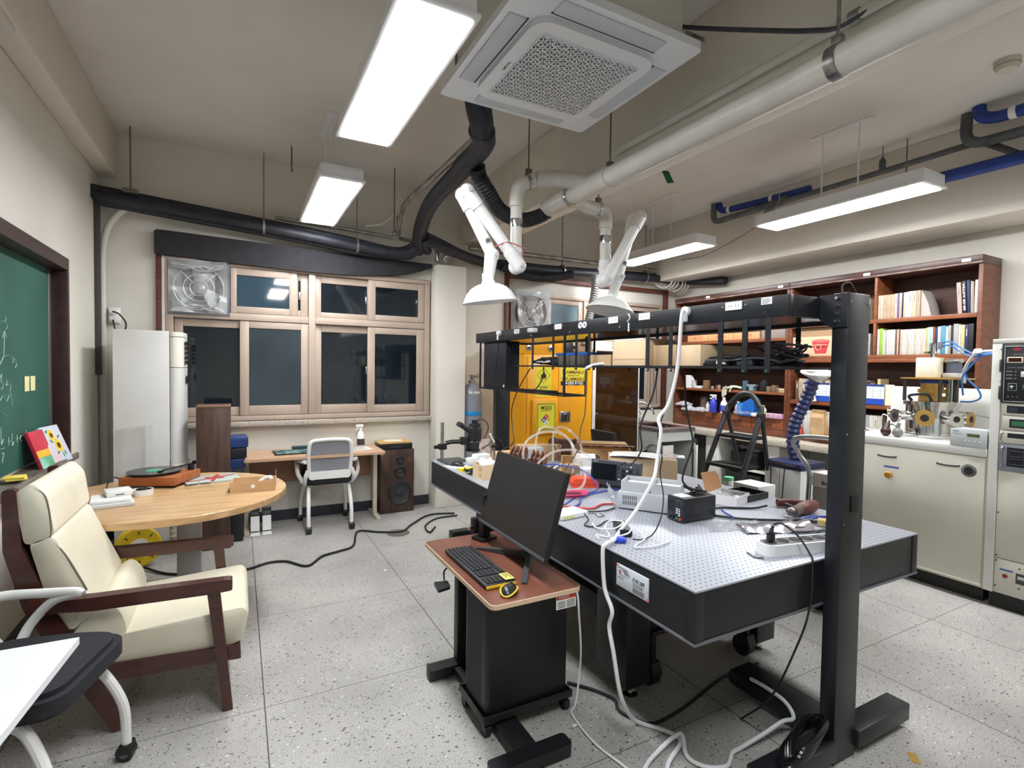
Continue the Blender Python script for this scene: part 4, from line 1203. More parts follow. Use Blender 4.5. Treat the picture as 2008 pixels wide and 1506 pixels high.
# ---- mesh office chairs
def office_chair(loc,rz,label):
    t = thing('office_chair',label,'chair',loc,rz)
    L = lambda: MB().at(loc,rz)
    # seat cushion
    b = L()
    b.prism(MB().rounded([(-0.21,-0.19),(0.21,-0.19),(0.225,0.1),(0.2,0.24),(-0.2,0.24),(-0.225,0.1)],0.08),(0,0,0.435),(1,0,0),(0,1,0),(0,0,0.05))
    b.prism(MB().rounded([(-0.19,-0.17),(0.19,-0.17),(0.205,0.1),(0.18,0.22),(-0.18,0.22),(-0.205,0.1)],0.08),(0,0,0.418),(1,0,0),(0,1,0),(0,0,0.085))
    b.build('seat',M_BLKFAB,t,angle=50)
    # back frame: rounded loop leaning back, mesh inside
    def bp(u_,v_):       # u across, v up (0..1)
        return Vector((u_,-0.20 - 0.05 * v_ + 0.03 * math.cos(u_ * 5),0.49 + 0.335 * v_))
    loop = [bp(-0.165,0.0),bp(-0.18,0.25),bp(-0.185,0.7),bp(-0.165,0.97),bp(-0.08,1.02),bp(0.08,1.02),bp(0.165,0.97),bp(0.185,0.7),bp(0.18,0.25),bp(0.165,0.0),bp(0.08,-0.05),bp(-0.08,-0.05)]
    L().tube(loop,0.017,n=10,closed=True).build('back_frame',M_WHITE,t,angle=60)
    b = L()
    n1,n2 = 10,8
    for side in (0.0,0.004):
        G_ = [[b._v(bp(-0.172 + 0.344 * i / n1,0.0 + 0.98 * j / n2) + Vector((0,side,0))) for j in range(n2 + 1)] for i in range(n1 + 1)]
        for i in range(n1):
            for j in range(n2): b._f([G_[i][j],G_[i + 1][j],G_[i + 1][j + 1],G_[i][j + 1]])
    b.build('back_mesh',M_MESHGREY,t)
    b = L()
    b.prism(MB().rounded([(-0.175,0.475),(0.175,0.475),(0.185,0.545),(-0.185,0.545)],0.02),(0,-0.205,0),(1,0,0),(0,0,1),(0,0.02,0))
    b.build('lumbar_bar',M_WHITE,t)
    for s_ in (-1,1):
        L().tube([(s_ * 0.19,-0.2,0.56),(s_ * 0.21,-0.19,0.49),(s_ * 0.205,-0.12,0.425),(s_ * 0.19,0.0,0.405),(s_ * 0.17,0.12,0.405)],0.018,n=10).build('back_strut',M_WHITE,t)
        L().tube([(s_ * 0.22,-0.13,0.44),(s_ * 0.262,-0.11,0.52),(s_ * 0.268,-0.04,0.60),(s_ * 0.262,0.05,0.630),(s_ * 0.255,-0.06,0.638),(s_ * 0.24,-0.17,0.644),(s_ * 0.21,-0.215,0.64)],0.015,n=10,flat=1.3,k=8).build('armrest',M_WHITE,t,angle=60)
        L().tube([(s_ * 0.16,-0.05,0.41),(s_ * 0.175,-0.13,0.38),(s_ * 0.185,-0.21,0.22),(s_ * 0.185,-0.225,0.055)],0.017,n=10).build('rear_leg',M_WHITE,t)
        L().tube([(s_ * 0.16,0.05,0.41),(s_ * 0.18,0.14,0.38),(s_ * 0.205,0.215,0.22),(s_ * 0.21,0.225,0.055)],0.017,n=10).build('front_leg',M_WHITE,t)
        for x_,y_ in ((s_ * 0.185,-0.235),(s_ * 0.21,0.225)):
            c = L().cyl((x_ - 0.022,y_,0.028),(x_ + 0.022,y_,0.028),0.028,n=20).prism(MB().rounded([(-0.03,0.03),(0.02,0.03),(0.02,0.062),(-0.02,0.062)],0.01),(x_ - 0.026,y_,0),(0,1,0),(0,0,1),(0.052,0,0)).build('castor',M_BLACK,t)
            L().cyl((x_ - 0.0235,y_,0.028),(x_ + 0.0235,y_,0.028),0.014,n=14).build('hub',mat('grey_hub',(96,98,100),0.4),c)
    return t


office_chair((0.735,5.09,0),0.0,'white framed office chair with grey mesh back pushed up to the window desk')
office_chair((-0.65,2.225,0),-1.84,'white framed office chair with black seat, cut off at the lower left')

# ---- white table corner in the foreground
t = thing('white_table','plain white table whose corner juts in at the lower left','table',(-0.7,1.3,0))
T_ = 0.02
MB().at((-0.40,1.845,0),0.0).prism([(0,0),(-0.60,0.02),(-0.60,-1.2),(-0.11,-1.2)],(0,0,0.70),(1,0,0),(0,1,0),(0,0,0.02)).build('table_top',mat('white_laminate',(232,235,240),0.35),t)
for x_,y_ in ((-0.95,1.79),(-0.95,0.75),(-0.60,0.75),(-0.62,1.55)):
    MB().box(x_ - 0.02,x_ + 0.02,y_ - 0.02,y_ + 0.02,0,0.6995,0.003).build('leg',M_WHITE,t)

# ---- chalkboard on the left wall
t = thing('chalkboard','green chalkboard in a dark brown wooden frame on the left wall','chalkboard',(-0.98,2.2,0.88))
CY0,CY1 = 0.2,4.10
cb = MB().box(XL + 0.001,XL + 0.012,CY0 + 0.01,CY1 - 0.045,0.94,2.06).build('board',M_BOARD,t)
MB().box(XL + 0.0005,XL + 0.10,CY0,CY1 + 0.03,2.0605,2.135,0.004).build('frame_rail',M_BROWNFR,t)
MB().box(XL + 0.0005,XL + 0.10,CY1,CY1 + 0.03,0.90,2.06,0.004).build('frame_stile',M_BROWNFR,t)
MB().box(XL + 0.001,XL + 0.02,CY1 - 0.044,CY1 - 0.001,0.94,2.06,0.002).build('metal_strip',M_ALU,t)
M_TRAY = mat('worn_tray_wood',(92,82,74),0.6,col2=(150,142,134),scale=5,stretch=(6,0.8,6),contrast=(0.45,0.75))
b = MB().box(XL + 0.0005,XL + 0.135,CY0,CY1 - 0.002,0.895,0.925,0.004).box(XL + 0.127,XL + 0.145,CY0,CY1 - 0.002,0.90,0.938,0.003)
b.build('chalk_tray',M_TRAY,t)
xs = XL + 0.0125
b = MB()


def chalk(b,pts,r=0.003,k=4):
    b.tube([(xs,y_,z_) for y_,z_ in pts],r,n=5,flat=0.25,k=k)
    return b


SK = [
    [(3.392,1.53),(3.400,1.58),(3.404,1.645)],[(3.375,1.612),(3.404,1.647),(3.425,1.614)],
    [(3.392,1.525),(3.47,1.527),(3.53,1.508)],[(3.50,1.49),(3.52,1.515),(3.565,1.47)],[(3.53,1.465),(3.555,1.485)],
    [(3.392,1.525),(3.33,1.475),(3.29,1.43)],[(3.30,1.56),(3.33,1.62)],
    [(3.36,1.69),(3.41,1.695)],[(3.40,1.725),(3.425,1.71),(3.41,1.69),(3.44,1.675),(3.42,1.655)],
    [(3.34,1.42),(3.36,1.435),(3.35,1.40),(3.375,1.385),(3.355,1.36),(3.33,1.375)],[(3.40,1.41),(3.425,1.40),(3.41,1.38),(3.44,1.385)],[(3.45,1.40),(3.47,1.38),(3.46,1.35)],
    [(3.28,1.36),(3.33,1.31),(3.37,1.33),(3.41,1.30),(3.45,1.33)],[(3.46,1.35),(3.48,1.30),(3.49,1.27)],
    [(3.26,1.25),(3.32,1.26),(3.39,1.235),(3.42,1.21)],
    [(3.30,1.13),(3.32,1.13)],[(3.345,1.18),(3.345,1.10),(3.37,1.12),(3.345,1.10)],[(3.335,1.075),(3.385,1.075)],[(3.345,1.05),(3.37,1.05),(3.35,1.01),(3.375,0.995)],
    [(3.42,1.10),(3.46,1.10)],[(3.44,1.12),(3.44,1.08)],[(3.48,1.135),(3.48,1.075),(3.505,1.09),(3.48,1.075)],[(3.53,1.10),(3.565,1.10)],[(3.548,1.12),(3.548,1.08)],
    [(3.60,1.11),(3.585,1.095),(3.60,1.08),(3.615,1.085)],[(3.63,1.09),(3.65,1.09)],[(3.675,1.13),(3.675,1.075),(3.70,1.09),(3.68,1.075)],
]
for q_ in SK:
    chalk(MB(),q_,k=6).build('chalk_stroke',M_CHALK,cb)
for i,y_ in enumerate((3.655,3.745)):
    nt_ = tag(MB().sheet((xs + 0.002,y_,1.338),(0,0.07,0),(0,0,0.081),4,4,th=0.001,fn=lambda a,c: 0.006 * math.sin(a * 3) * c).build('sticky_note',mat('pale_yellow_note',(226,224,170),0.7)),('pale yellow sticky note on the chalkboard, left of the pair','pale yellow sticky note on the chalkboard, right of the pair')[i],'sticky note','sticky notes on the board')
# two small canvases leaning on the tray
t = thing('painted_canvas','red and green striped canvas leaning on the chalkboard behind the sunflower canvas','picture',(-0.93,3.67,0.926))
cs = MB().at((-0.925,3.745,0.9265),0.55,rx=-0.0)
T2 = Matrix.Translation((-0.915,3.60,0.9255)) @ Matrix.Rotation(1.45,4,'Z') @ Matrix.Rotation(-0.32,4,'X')
MB(T2).box(-0.02,0.14,0.0,0.018,0.0,0.21,0.002).build('canvas',mat('crimson_paint',(186,36,62),0.5,col2=(202,60,70),scale=8),t)
MB(T2).box(-0.0195,0.1395,-0.0006,-0.0001,0.062,0.10).build('yellow_stripe',mat('gold_paint',(224,178,52),0.5),t)
MB(T2).box(-0.0195,0.1395,-0.0006,-0.0001,0.0,0.061).build('green_stripe',mat('emerald_paint',(34,142,84),0.5,col2=(150,206,190),scale=5),t)
t = thing('painted_canvas','pale blue canvas with two painted sunflowers leaning on the chalk tray','picture',(-0.93,3.84,0.926))
T3 = Matrix.Translation((-0.897,3.715,0.927)) @ Matrix.Rotation(1.42,4,'Z') @ Matrix.Rotation(-0.36,4,'X')
MB(T3).box(0,0.20,0.0,0.016,0.0,0.22,0.002).build('canvas',mat('sky_blue_paint',(178,202,222),0.5,col2=(214,190,198),scale=4),t)
for (u_,v_,r_) in ((0.085,0.165,0.036),(0.115,0.10,0.043)):
    pet = MB(T3)
    P = []
    for k in range(28):
        a = 2 * PI * k / 28
        rr = r_ * (1.0 if k % 2 else 0.72)
        P.append((u_ + rr * math.cos(a),v_ + rr * math.sin(a)))
    pet.prism(P,(0,-0.0012,0),(1,0,0),(0,0,1),(0,0.001,0))
    pp = pet.build('sunflower_petals',mat('sunflower_yellow',(238,198,40),0.5),t,smooth=False)
    MB(T3).prism([(u_ + r_ * 0.42 * math.cos(2 * PI * k / 18),v_ + r_ * 0.42 * math.sin(2 * PI * k / 18)) for k in range(18)],(0,-0.002,0),(1,0,0),(0,0,1),(0,0.0006,0)).build('seed_disc',mat('sunflower_brown',(74,48,30),0.6),pp)
for (u_,v_,a_) in ((0.05,0.19,0.6),(0.06,0.13,2.5),(0.15,0.15,0.5),(0.15,0.05,-1.2),(0.125,0.04,-1.5),(0.08,0.06,3.6)):
    d_ = Vector((math.cos(a_),math.sin(a_))); n_ = Vector((-d_.y,d_.x))
    p_ = Vector((u_,v_))
    q_ = [p_ - d_ * 0.018,p_ + n_ * 0.008,p_ + d_ * 0.018,p_ - n_ * 0.008]
    MB(T3).prism([(v.x,v.y) for v in q_],(0,-0.0009,0),(1,0,0),(0,0,1),(0,0.0006,0)).build('painted_leaf',mat('leaf_green',(70,120,50),0.6),t)
for i,(y_,z_,a_,l_) in enumerate(((3.26,0.9395,0.3,'yellow sticky note pad lying at the bottom of the pair on the chalk tray'),(3.24,0.9485,0.15,'yellow sticky note pad on top of the pair on the chalk tray'))):
    tag(MB().at((-0.935,y_,z_),a_).box(-0.038,0.038,-0.038 - 0.02 * (1 - i),0.038,0,0.008,0.001).build('note_pad',mat('yellow_note',(236,214,96),0.6)),l_,'note pad','note pads on the tray')
# ------------------------------------------------------------------ optical table, overhead rack and monitor desk
M_TBLK = mat('black_powder_coat',(18,20,24),0.45,col2=(23,25,29),scale=60)
M_RACK = mat('satin_black_steel',(20,23,29),0.4,col2=(25,28,34),scale=40)
M_RACKU = mat('glossy_black_steel',(30,32,38),0.18)
M_SOCK = mat('white_socket_plastic',(230,232,236),0.35)
M_LGREY = mat('light_grey_case',(188,192,198),0.4)
M_COPPER = mat('copper_brown',(156,96,66),0.35,0.3,col2=(120,72,52),scale=10)
M_BLUEW = mat('blue_wire',(52,76,170),0.45)
M_REDW = mat('red_wire',(196,60,54),0.45)
M_PINKW = mat('pink_wire',(214,60,110),0.45)
M_WHITEW = mat('white_wire',(226,228,232),0.4)
M_BLACKW = mat('black_wire',(22,22,26),0.5)
M_TUBING = mat('clear_tubing',(232,228,222),0.12,alpha=0.38,trans=0.3)
M_BAGCLR = mat('clear_plastic_bag',(226,228,232),0.12,alpha=0.4,trans=0.5,bump=0.5,scale=20)


def breadboard():
    m = bpy.data.materials.new('steel_breadboard')
    m.use_nodes = True
    nt = m.node_tree
    N,Lk = nt.nodes,nt.links
    b = N['Principled BSDF']
    geo = N.new('ShaderNodeTexCoord')
    sep = N.new('ShaderNodeSeparateXYZ')
    Lk.new(geo.outputs['Object'],sep.inputs[0])

    def mt(op,a,bb=None):
        n = N.new('ShaderNodeMath'); n.operation = op
        for i,v in enumerate((a,bb)):
            if v is None: continue
            if isinstance(v,(int,float)): n.inputs[i].default_value = v
            else: Lk.new(v,n.inputs[i])
        return n.outputs[0]
    d = []
    for i in (0,1):
        q = mt('SUBTRACT',mt('FRACT',mt('DIVIDE',mt('ADD',sep.outputs[i],10.0),0.025)),0.5)
        d.append(mt('MULTIPLY',q,q))
    r = mt('ADD',d[0],d[1])
    hole = mt('LESS_THAN',r,0.017)
    nz = N.new('ShaderNodeTexNoise'); nz.inputs['Scale'].default_value = 3; nz.inputs['Detail'].default_value = 6
    Lk.new(geo.outputs['Object'],nz.inputs['Vector'])
    rp = N.new('ShaderNodeValToRGB')
    rp.color_ramp.elements[0].color = lin((166,170,180)); rp.color_ramp.elements[1].color = lin((182,186,195))
    Lk.new(nz.outputs['Fac'],rp.inputs['Fac'])
    mx = N.new('ShaderNodeMix'); mx.data_type = 'RGBA'
    Lk.new(hole,mx.inputs[0]); Lk.new(rp.outputs['Color'],mx.inputs[6]); mx.inputs[7].default_value = lin((40,42,46))
    Lk.new(mx.outputs[2],b.inputs['Base Color'])
    b.inputs['Metallic'].default_value = 0.35
    b.inputs['Roughness'].default_value = 0.42
    return m


M_STEELTOP = breadboard()
TX0,TX1,TY0,TY1,TZ = 1.337,2.752,1.204,3.85,0.77
t = thing('optical_table','large black optical table with perforated steel top','optical table',(2.04,2.53,0))
MB().box(TX0 - 0.003,TX1 + 0.003,TY0 - 0.003,TY1 + 0.003,TZ - 0.008,TZ,0.002).build('steel_top',M_STEELTOP,t)
MB().box(TX0,TX1,TY0,TY1,0.592,TZ - 0.0085,0.002).build('core',M_TBLK,t)
b = MB()
b.box(TX0 - 0.006,TX1 + 0.006,TY0 - 0.006,TY1 + 0.006,0.583,0.5915,0.001)
b.build('bottom_skin',mat('grey_edge_steel',(120,124,132),0.35,0.5),t)
for x_,y_ in ((TX0 - 0.0035,TY0 - 0.0035),(TX1 - 0.0385,TY0 - 0.0035)):
    MB().box(x_,x_ + 0.042,y_,y_ + 0.05,0.592,TZ - 0.0085,0.002).build('corner_post',M_TBLK,t)
for x_ in (1.53,2.42):
    for y_ in (1.76,3.2):
        lg = MB().box(x_,x_ + 0.14,y_,y_ + 0.22,0.06,0.5825,0.004).build('leg',M_TBLK,t)
        MB().cyl((x_ + 0.07,y_ + 0.05,0.012),(x_ + 0.07,y_ + 0.05,0.0599),0.011,n=12).lathe([(0.032,0),(0.034,0.006),(0.014,0.013)],(x_ + 0.07,y_ + 0.05,0),n=24).build('levelling_foot',M_CHROME,lg)
for y_ in (1.80,3.26):
    MB().box(1.6705,2.4195,y_,y_ + 0.10,0.28,0.40,0.003).build('cross_beam',M_TBLK,t)
for x_ in (1.55,2.44):
    MB().box(x_,x_ + 0.10,1.9805,3.1995,0.28,0.40,0.003).build('side_beam',M_TBLK,t)
for x_,y_ in ((1.74,1.79),(2.37,1.76),(1.74,3.32),(2.37,3.32)):
    b = MB()
    b.cbox((x_,y_ + 0.03,0.268),(0.08,0.08,0.02),0.003)
    b.prism(MB().rounded([(-0.045,0.06),(0.045,0.06),(0.035,0.12),(-0.025,0.12)],0.01),(x_ - 0.028,y_ + 0.03,0),(0,1,0),(0,0,1),(0.056,0,0))
    b.cyl((x_,y_ + 0.03,0.118),(x_,y_ + 0.03,0.259),0.018,n=12)
    cst = b.build('castor',M_TBLK,t)
    MB().cyl((x_ - 0.022,y_ + 0.045,0.052),(x_ + 0.022,y_ + 0.045,0.052),0.052,n=24).build('wheel',M_RUBBER,cst)
    MB().cyl((x_ + 0.0225,y_ + 0.045,0.052),(x_ + 0.026,y_ + 0.045,0.052),0.022,n=20).build('hub',M_CHROME,cst)
# maker's plate on the long side
pl = MB().box(TX0 - 0.0065,TX0 - 0.0005,1.42,1.60,0.645,0.731,0.001).build('maker_plate',mat('pale_blue_plate',(206,212,222),0.4),t)
xp = TX0 - 0.007
U,Vv = (0,-1,0),(0,0,1)
MB().prism([(0,0),(0.018,0),(0,-0.014)],(xp,1.60,0.731),U,Vv,(0.0003,0,0)).build('corner_print',mat('salmon_print',(226,120,108),0.5),pl)
MB().prism([(0,0),(-0.018,0),(0,0.014)],(xp,1.42,0.645),U,Vv,(0.0003,0,0)).build('corner_print',mat('salmon_print',(0,0,0)),pl)
for s_,y_,z_,h_,w_ in (('광학 테이블 전문기업',1.588,0.7165,0.0055,0.055),('www.sptech.co.kr',1.583,0.692,0.0035,0.05),('TECH',1.555,0.700,0.009,0.026),('(주)에스엘텍',1.505,0.693,0.012,0.065),('TEL 042-936-8071',1.503,0.682,0.005,0.06),('FAX 042-936-8072',1.503,0.674,0.005,0.055),('Model : OTB-1',1.588,0.680,0.004,0.03)):
    MB().text(s_,(xp,y_,z_),U,Vv,h_,w_,bold=True).build('lettering',M_INK,pl,smooth=False)
MB().torus((xp,1.578,0.704),(1,0,0),0.006,0.0014,20,5).build('logo_ring',mat('red_print',(0,0,0)),pl)
MB().tube([(xp,1.562 + 0.004,0.712),(xp,1.54,0.714),(xp,1.522,0.706),(xp,1.53,0.697)],0.0007,n=5).build('logo_swoosh',M_INK,pl)
b = MB()
for k in range(5): b.box(xp - 0.0002,xp,1.44,1.503,0.652 + k * 0.0038,0.6535 + k * 0.0038)
b.build('fine_print',mat('grey_print',(0,0,0)),pl)

# ---- overhead rack
t = thing('overhead_rack','black steel overhead rack with two posts, power sockets and shelf across the optical table','rack',(2.07,2.6,0))
BX0,BX1,BY0,BY1 = 1.80,2.34,1.22,4.07
MB().box(BX0,BX0 + 0.03,BY0,BY1,1.71,1.79,0.002).build('front_beam',M_RACK,t)
MB().box(BX1 - 0.03,BX1,BY0,BY1,1.71,1.79,0.002).build('rear_beam',M_RACK,t)
for y_ in (BY0,BY1 - 0.03):
    MB().box(BX0 + 0.031,BX1 - 0.031,y_,y_ + 0.03,1.71,1.79,0.002).build('end_beam',M_RACK,t)
MB().box(BX0 + 0.031,BX1 - 0.031,BY0 + 0.031,BY1 - 0.031,1.722,1.73).build('tray_panel',M_RACKU,t)
for y0_,y1_ in ((1.118,1.178),(4.072,4.132)):
    ps = MB().box(2.0,2.14,y0_,y1_,0.0,1.80 if y0_ < 2 else 1.79,0.004).build('post',M_RACK,t)
    sg = 1 if y0_ < 2 else -1
    yy = y1_ if sg > 0 else y0_
    g_ = MB().prism([(y0_ if sg > 0 else y1_,1.797),(yy + sg * 0.045,1.797),(yy + sg * 0.045,1.705),(yy,1.672),(y0_ if sg > 0 else y1_,1.672)],(1.992,0,0),(0,1,0),(0,0,1),(0.0075,0,0)).build('gusset',M_RACK,ps)
    ym = (y0_ + y1_) / 2
    for z_ in (1.781,1.752,1.723,1.695):
        MB().cyl((1.9918,ym + 0.008,z_),(1.983,ym + 0.008,z_),0.0055,n=14).build('bolt',M_CHROME,ps)
    if sg > 0:
        for x_,z_ in ((2.012,1.765),(2.128,1.76),(2.012,1.27),(2.128,1.28),(2.013,0.93),(2.13,0.95)):
            MB().cyl((x_,y0_ - 0.003,z_),(x_,y0_ - 0.0002,z_),0.0035,n=10).build('screw',M_CHROME,ps)
        MB().box(2.055,2.105,y0_ - 0.006,y0_ - 0.0003,0.97,1.035,0.003).build('black_socket',M_RUBBER,ps)
        MB().tube([(2.01,1.15,1.80),(2.03,1.16,1.835),(2.08,1.16,1.845),(2.13,1.16,1.80)],0.003,n=6).build('wire_loop',M_BLACKW,ps)
    # feet
    fy = (y0_ + y1_) / 2
    for n_,dims in (('foot_bar',(1.60,1.999,fy - 0.045,fy + 0.045)),('foot_bar',(2.141,2.52,fy - 0.045,fy + 0.045))):
        MB().box(dims[0],dims[1],dims[2],dims[3],0.03,0.10,0.004).build(n_,M_RACK,ps)
    for x_ in (1.64,2.47):
        MB().lathe([(0.026,0),(0.027,0.006),(0.01,0.011),(0.01,0.0299)],(x_,fy,0),n=20).build('levelling_foot',M_CHROME,ps)
MB().box(2.03,2.19,1.21,1.63,0.035,0.105,0.02).build('stabiliser_bar',M_RACK,t)
for y_ in (1.24,1.60): MB().cyl((2.11,y_ + 0.02,0),(2.11,y_ + 0.02,0.0349),0.02,n=16).build('stabiliser_foot',M_RACK,t)
# shelf
sh = MB()
for x_ in (BX0 + 0.002,BX1 - 0.012):
    sh.box(x_,x_ + 0.012,1.25,3.35,1.512,1.522)
for k in range(22):
    y_ = 1.25 + k * 0.1
    sh.box(BX0 + 0.014,BX1 - 0.012,min(y_,3.34),min(y_,3.34) + 0.01,1.513,1.5205)
sh.build('shelf',M_RACK,t,smooth=False)
MB().box(BX0 + 0.0145,BX1 - 0.0125,1.262,3.338,1.5148,1.5195).build('shelf_plate',M_RACK,t)
for y_ in (3.10,2.836,2.705,2.578,2.45,1.962,1.808,1.524,1.405,1.302):
    for x_ in (BX0 + 0.002,BX1 - 0.012):
        if x_ > 2 and y_ in (2.836,2.578,1.405): continue
        h = MB().box(x_ - 0.0025,x_ - 0.0003,y_ - 0.012,y_ + 0.012,1.495,1.7095)
        hh_ = h.build('hanger_strap',M_RACK,t)
        if x_ < 2:
            MB().cyl((x_ - 0.003,y_,1.503),(x_ - 0.008,y_,1.503),0.006,n=10).build('bolt',M_CHROME,hh_)
# lower shelf at the far end
ls = MB()
BL = BX0 + 0.17
ls.box(BX0,BX0 + 0.012,2.70,3.985,1.325,1.337).box(BL - 0.012,BL,2.70,3.985,1.325,1.337)
for y_ in (2.70,3.0,3.3,3.6,3.973): ls.box(BX0 + 0.012,BL - 0.012,y_,y_ + 0.012,1.325,1.337)
ls.build('lower_shelf',M_RACK,t)
tag(MB().at((BX0 + 0.08,3.15,1.3375),0.1).box(-0.05,0.05,-0.16,0.16,0,0.012,0.003).build('black_tablet',M_BLACK),'black flat device lying on the lower rack shelf right of the power box','tablet')
for y_ in (2.704,3.975):
    for x_ in (BX0 - 0.003,BL - 0.006):
        MB().box(x_,x_ + 0.01,y_ - 0.006,y_ + 0.01,1.3375,1.7095).build('hanger_strap',M_RACK,t)
pb = MB().box(BX0 + 0.02,BX0 + 0.14,3.545,3.945,1.338,1.7095,0.004).build('power_box',mat('navy_black_box',(22,25,35),0.45),t)
MB().box(BX0 + 0.0195,BX0 + 0.0198,3.66,3.664,1.34,1.70).build('panel_seam',M_RUBBER,pb)
MB().box(BX0 + 0.017,BX0 + 0.0195,3.56,3.58,1.35,1.37,0.001).build('white_tag',M_SOCK,pb)
# sockets, plugs, screws along the front beam
for y_,kind in ((3.329,'s'),(2.777,'s'),(2.513,'r'),(2.23,'s'),(1.987,'s'),(1.459,'s'),(3.604,'p'),(3.06,'c')):
    z_ = 1.768
    if kind == 's':
        so = MB().box(BX0 - 0.006,BX0 - 0.0005,y_ - 0.04,y_ + 0.04,z_ - 0.017,z_ + 0.017,0.002).build('power_socket',M_SOCK,t)
        for dy in (-0.018,0.018):
            for dd in (-0.006,0.006): MB().box(BX0 - 0.0066,BX0 - 0.006,y_ + dy + dd - 0.001,y_ + dy + dd + 0.001,z_ - 0.005,z_ + 0.005).build('slot',M_INK,so)
        for dy in (-0.055,0.055): MB().cyl((BX0 - 0.0005,y_ + dy,z_),(BX0 - 0.003,y_ + dy,z_),0.004,n=10).build('screw',M_CHROME,t)
    elif kind == 'r':
        for dy in (-0.021,0.021):
            so = MB().lathe([(0.019,0),(0.02,0.006),(0.017,0.008),(0.016,0.003)],(BX0 - 0.0005,y_ + dy,z_ - 0.008),(-1,0,0),n=24).build('round_socket',M_SOCK,t)
            MB().cyl((BX0 - 0.0036,y_ + dy,z_ - 0.008),(BX0 - 0.0042,y_ + dy,z_ - 0.008),0.007,n=12).build('socket_well',mat('grey_print',(0,0,0)),so)
    elif kind == 'p':
        MB().lathe([(0.02,0),(0.02,0.02),(0.012,0.03)],(BX0 - 0.0005,y_,z_),(-1,0,0),n=20).cyl((BX0 - 0.02,y_,z_ - 0.015),(BX0 - 0.022,y_,z_ - 0.05),0.009,n=12).build('round_plug',M_SOCK,t)
    else:
        MB().cbox((BX0 - 0.028,y_,z_ - 0.008),(0.055,0.06,0.03),0.008).build('adapter_plug',M_SOCK,t)
for y_ in (3.569,3.121,2.646,2.176,1.60,1.317):
    MB().cyl((BX0 - 0.0005,y_,1.728),(BX0 - 0.004,y_,1.728),0.005,n=10).build('screw',M_CHROME,t)
lb = MB().box(BX0 - 0.0015,BX0 - 0.0005,1.288,1.334,1.760,1.787).build('maker_label',M_SOCK,t)
for z_,w_ in ((1.778,0.034),(1.771,0.04),(1.764,0.03)):
    MB().box(BX0 - 0.0019,BX0 - 0.0016,1.331 - w_,1.331,z_,z_ + 0.003).build('print_line',mat('grey_print',(0,0,0)),lb)
MB().tube([(BX0 - 0.012,2.10,1.79),(BX0 - 0.016,2.08,1.77),(BX0 - 0.012,2.105,1.75)],0.003,n=6).build('hook',M_SOCK,t)
MB().box(BX0 - 0.006,BX0 - 0.0005,2.10,2.106,1.70,1.745).build('white_clip',M_SOCK,t)

# ---- things on the rack shelf
ZS = 1.5225


def carton(b,x0,x1,y0,y1,z0,z1):
    return b.box(x0,x1,y0,y1,z0,z1,0.002)


M_CARDL = mat('pale_cardboard',(222,196,160),0.75,col2=(214,186,150),scale=5)
M_CARDD = mat('plain_cardboard',(190,160,124),0.75,col2=(180,150,114),scale=5)
c_ = tag(carton(MB(),1.825,2.05,2.005,2.265,ZS,1.655).build('carton',M_CARDL),'pale kraft carton standing on the rack shelf, largest face towards the viewer','carton')
MB().box(1.8235,1.8245,2.01,2.26,1.555,1.558).build('fold_crease',M_CARDD,c_)
MB().box(1.826,2.049,2.03,2.25,1.6555,1.664,0.002).build('open_flap',M_PAPER,c_)
tag(carton(MB(),1.86,2.2,1.83,1.985,ZS,1.625).build('carton',M_CARDD),'plain brown carton on the rack shelf, just right of the pale one','carton')
tag(carton(MB(),1.83,2.1,1.655,1.79,ZS,1.618).build('carton',M_CARDL),'smaller kraft carton on the rack shelf, behind the hanging white cable','carton')
b = MB().at((1.95,2.42,ZS),0.0)
tag(open_box(b,0.2,0.22,0.062).build('open_carton',M_CARDD),'low open carton on the rack shelf beside the blue folder','carton')
tag(MB().box(1.84,2.12,2.56,2.84,ZS,1.585,0.003).build('grey_case',mat('smoky_grey_box',(92,86,78),0.5)),'dark grey flat case under the blue folder on the rack shelf','case')
tag(MB().box(1.88,2.15,2.58,2.93,1.5855,1.605,0.004).build('blue_folder',mat('cobalt_plastic',(36,92,176),0.4)),'blue plastic folder on top of the dark case on the rack shelf','folder')


def tangle(name,label,c,ext,r,m,n=16,seed=1,cat='cable',flat=True,group=None):
    rnd = random.Random(seed)
    P = []
    for i in range(n):
        P.append((c[0] + rnd.uniform(-1,1) * ext[0],c[1] + rnd.uniform(-1,1) * ext[1],c[2] + r + abs(rnd.uniform(0,1)) * ext[2]))
    return tag(MB().tube(P,r,n=6,k=8).build(name,m),label,cat,group)


tangle('cable_tangle','black cable tangle on the rack shelf beside the power box',(1.93,3.03,ZS),(0.09,0.17,0.05),0.007,M_BLACKW,26,3)
tangle('white_cable_tangle','thin white wires mixed in the cable tangle beside the power box',(1.88,3.06,ZS + 0.012),(0.05,0.12,0.03),0.004,M_WHITEW,18,4)
tangle('cable_tangle','black adapter cables on the right half of the rack shelf',(1.94,1.46,ZS),(0.10,0.20,0.04),0.007,M_BLACKW,30,5)
tangle('cable_tangle','black cable curls at the right end of the rack shelf by the near post',(1.93,1.32,ZS + 0.014),(0.10,0.09,0.075),0.004,M_BLACKW,24,6)
t = thing('camera_charger','black power brick with white sticker on the rack shelf','power adapter',(1.86,1.57,ZS))
MB().at((1.86,1.575,ZS),0.15).box(-0.025,0.025,-0.06,0.06,0.0,0.03,0.006).build('body',M_BLACK,t)
MB().at((1.86,1.575,ZS),0.15).box(-0.0265,-0.0255,-0.045,0.0,0.008,0.022).build('sticker',M_PAPER,t)
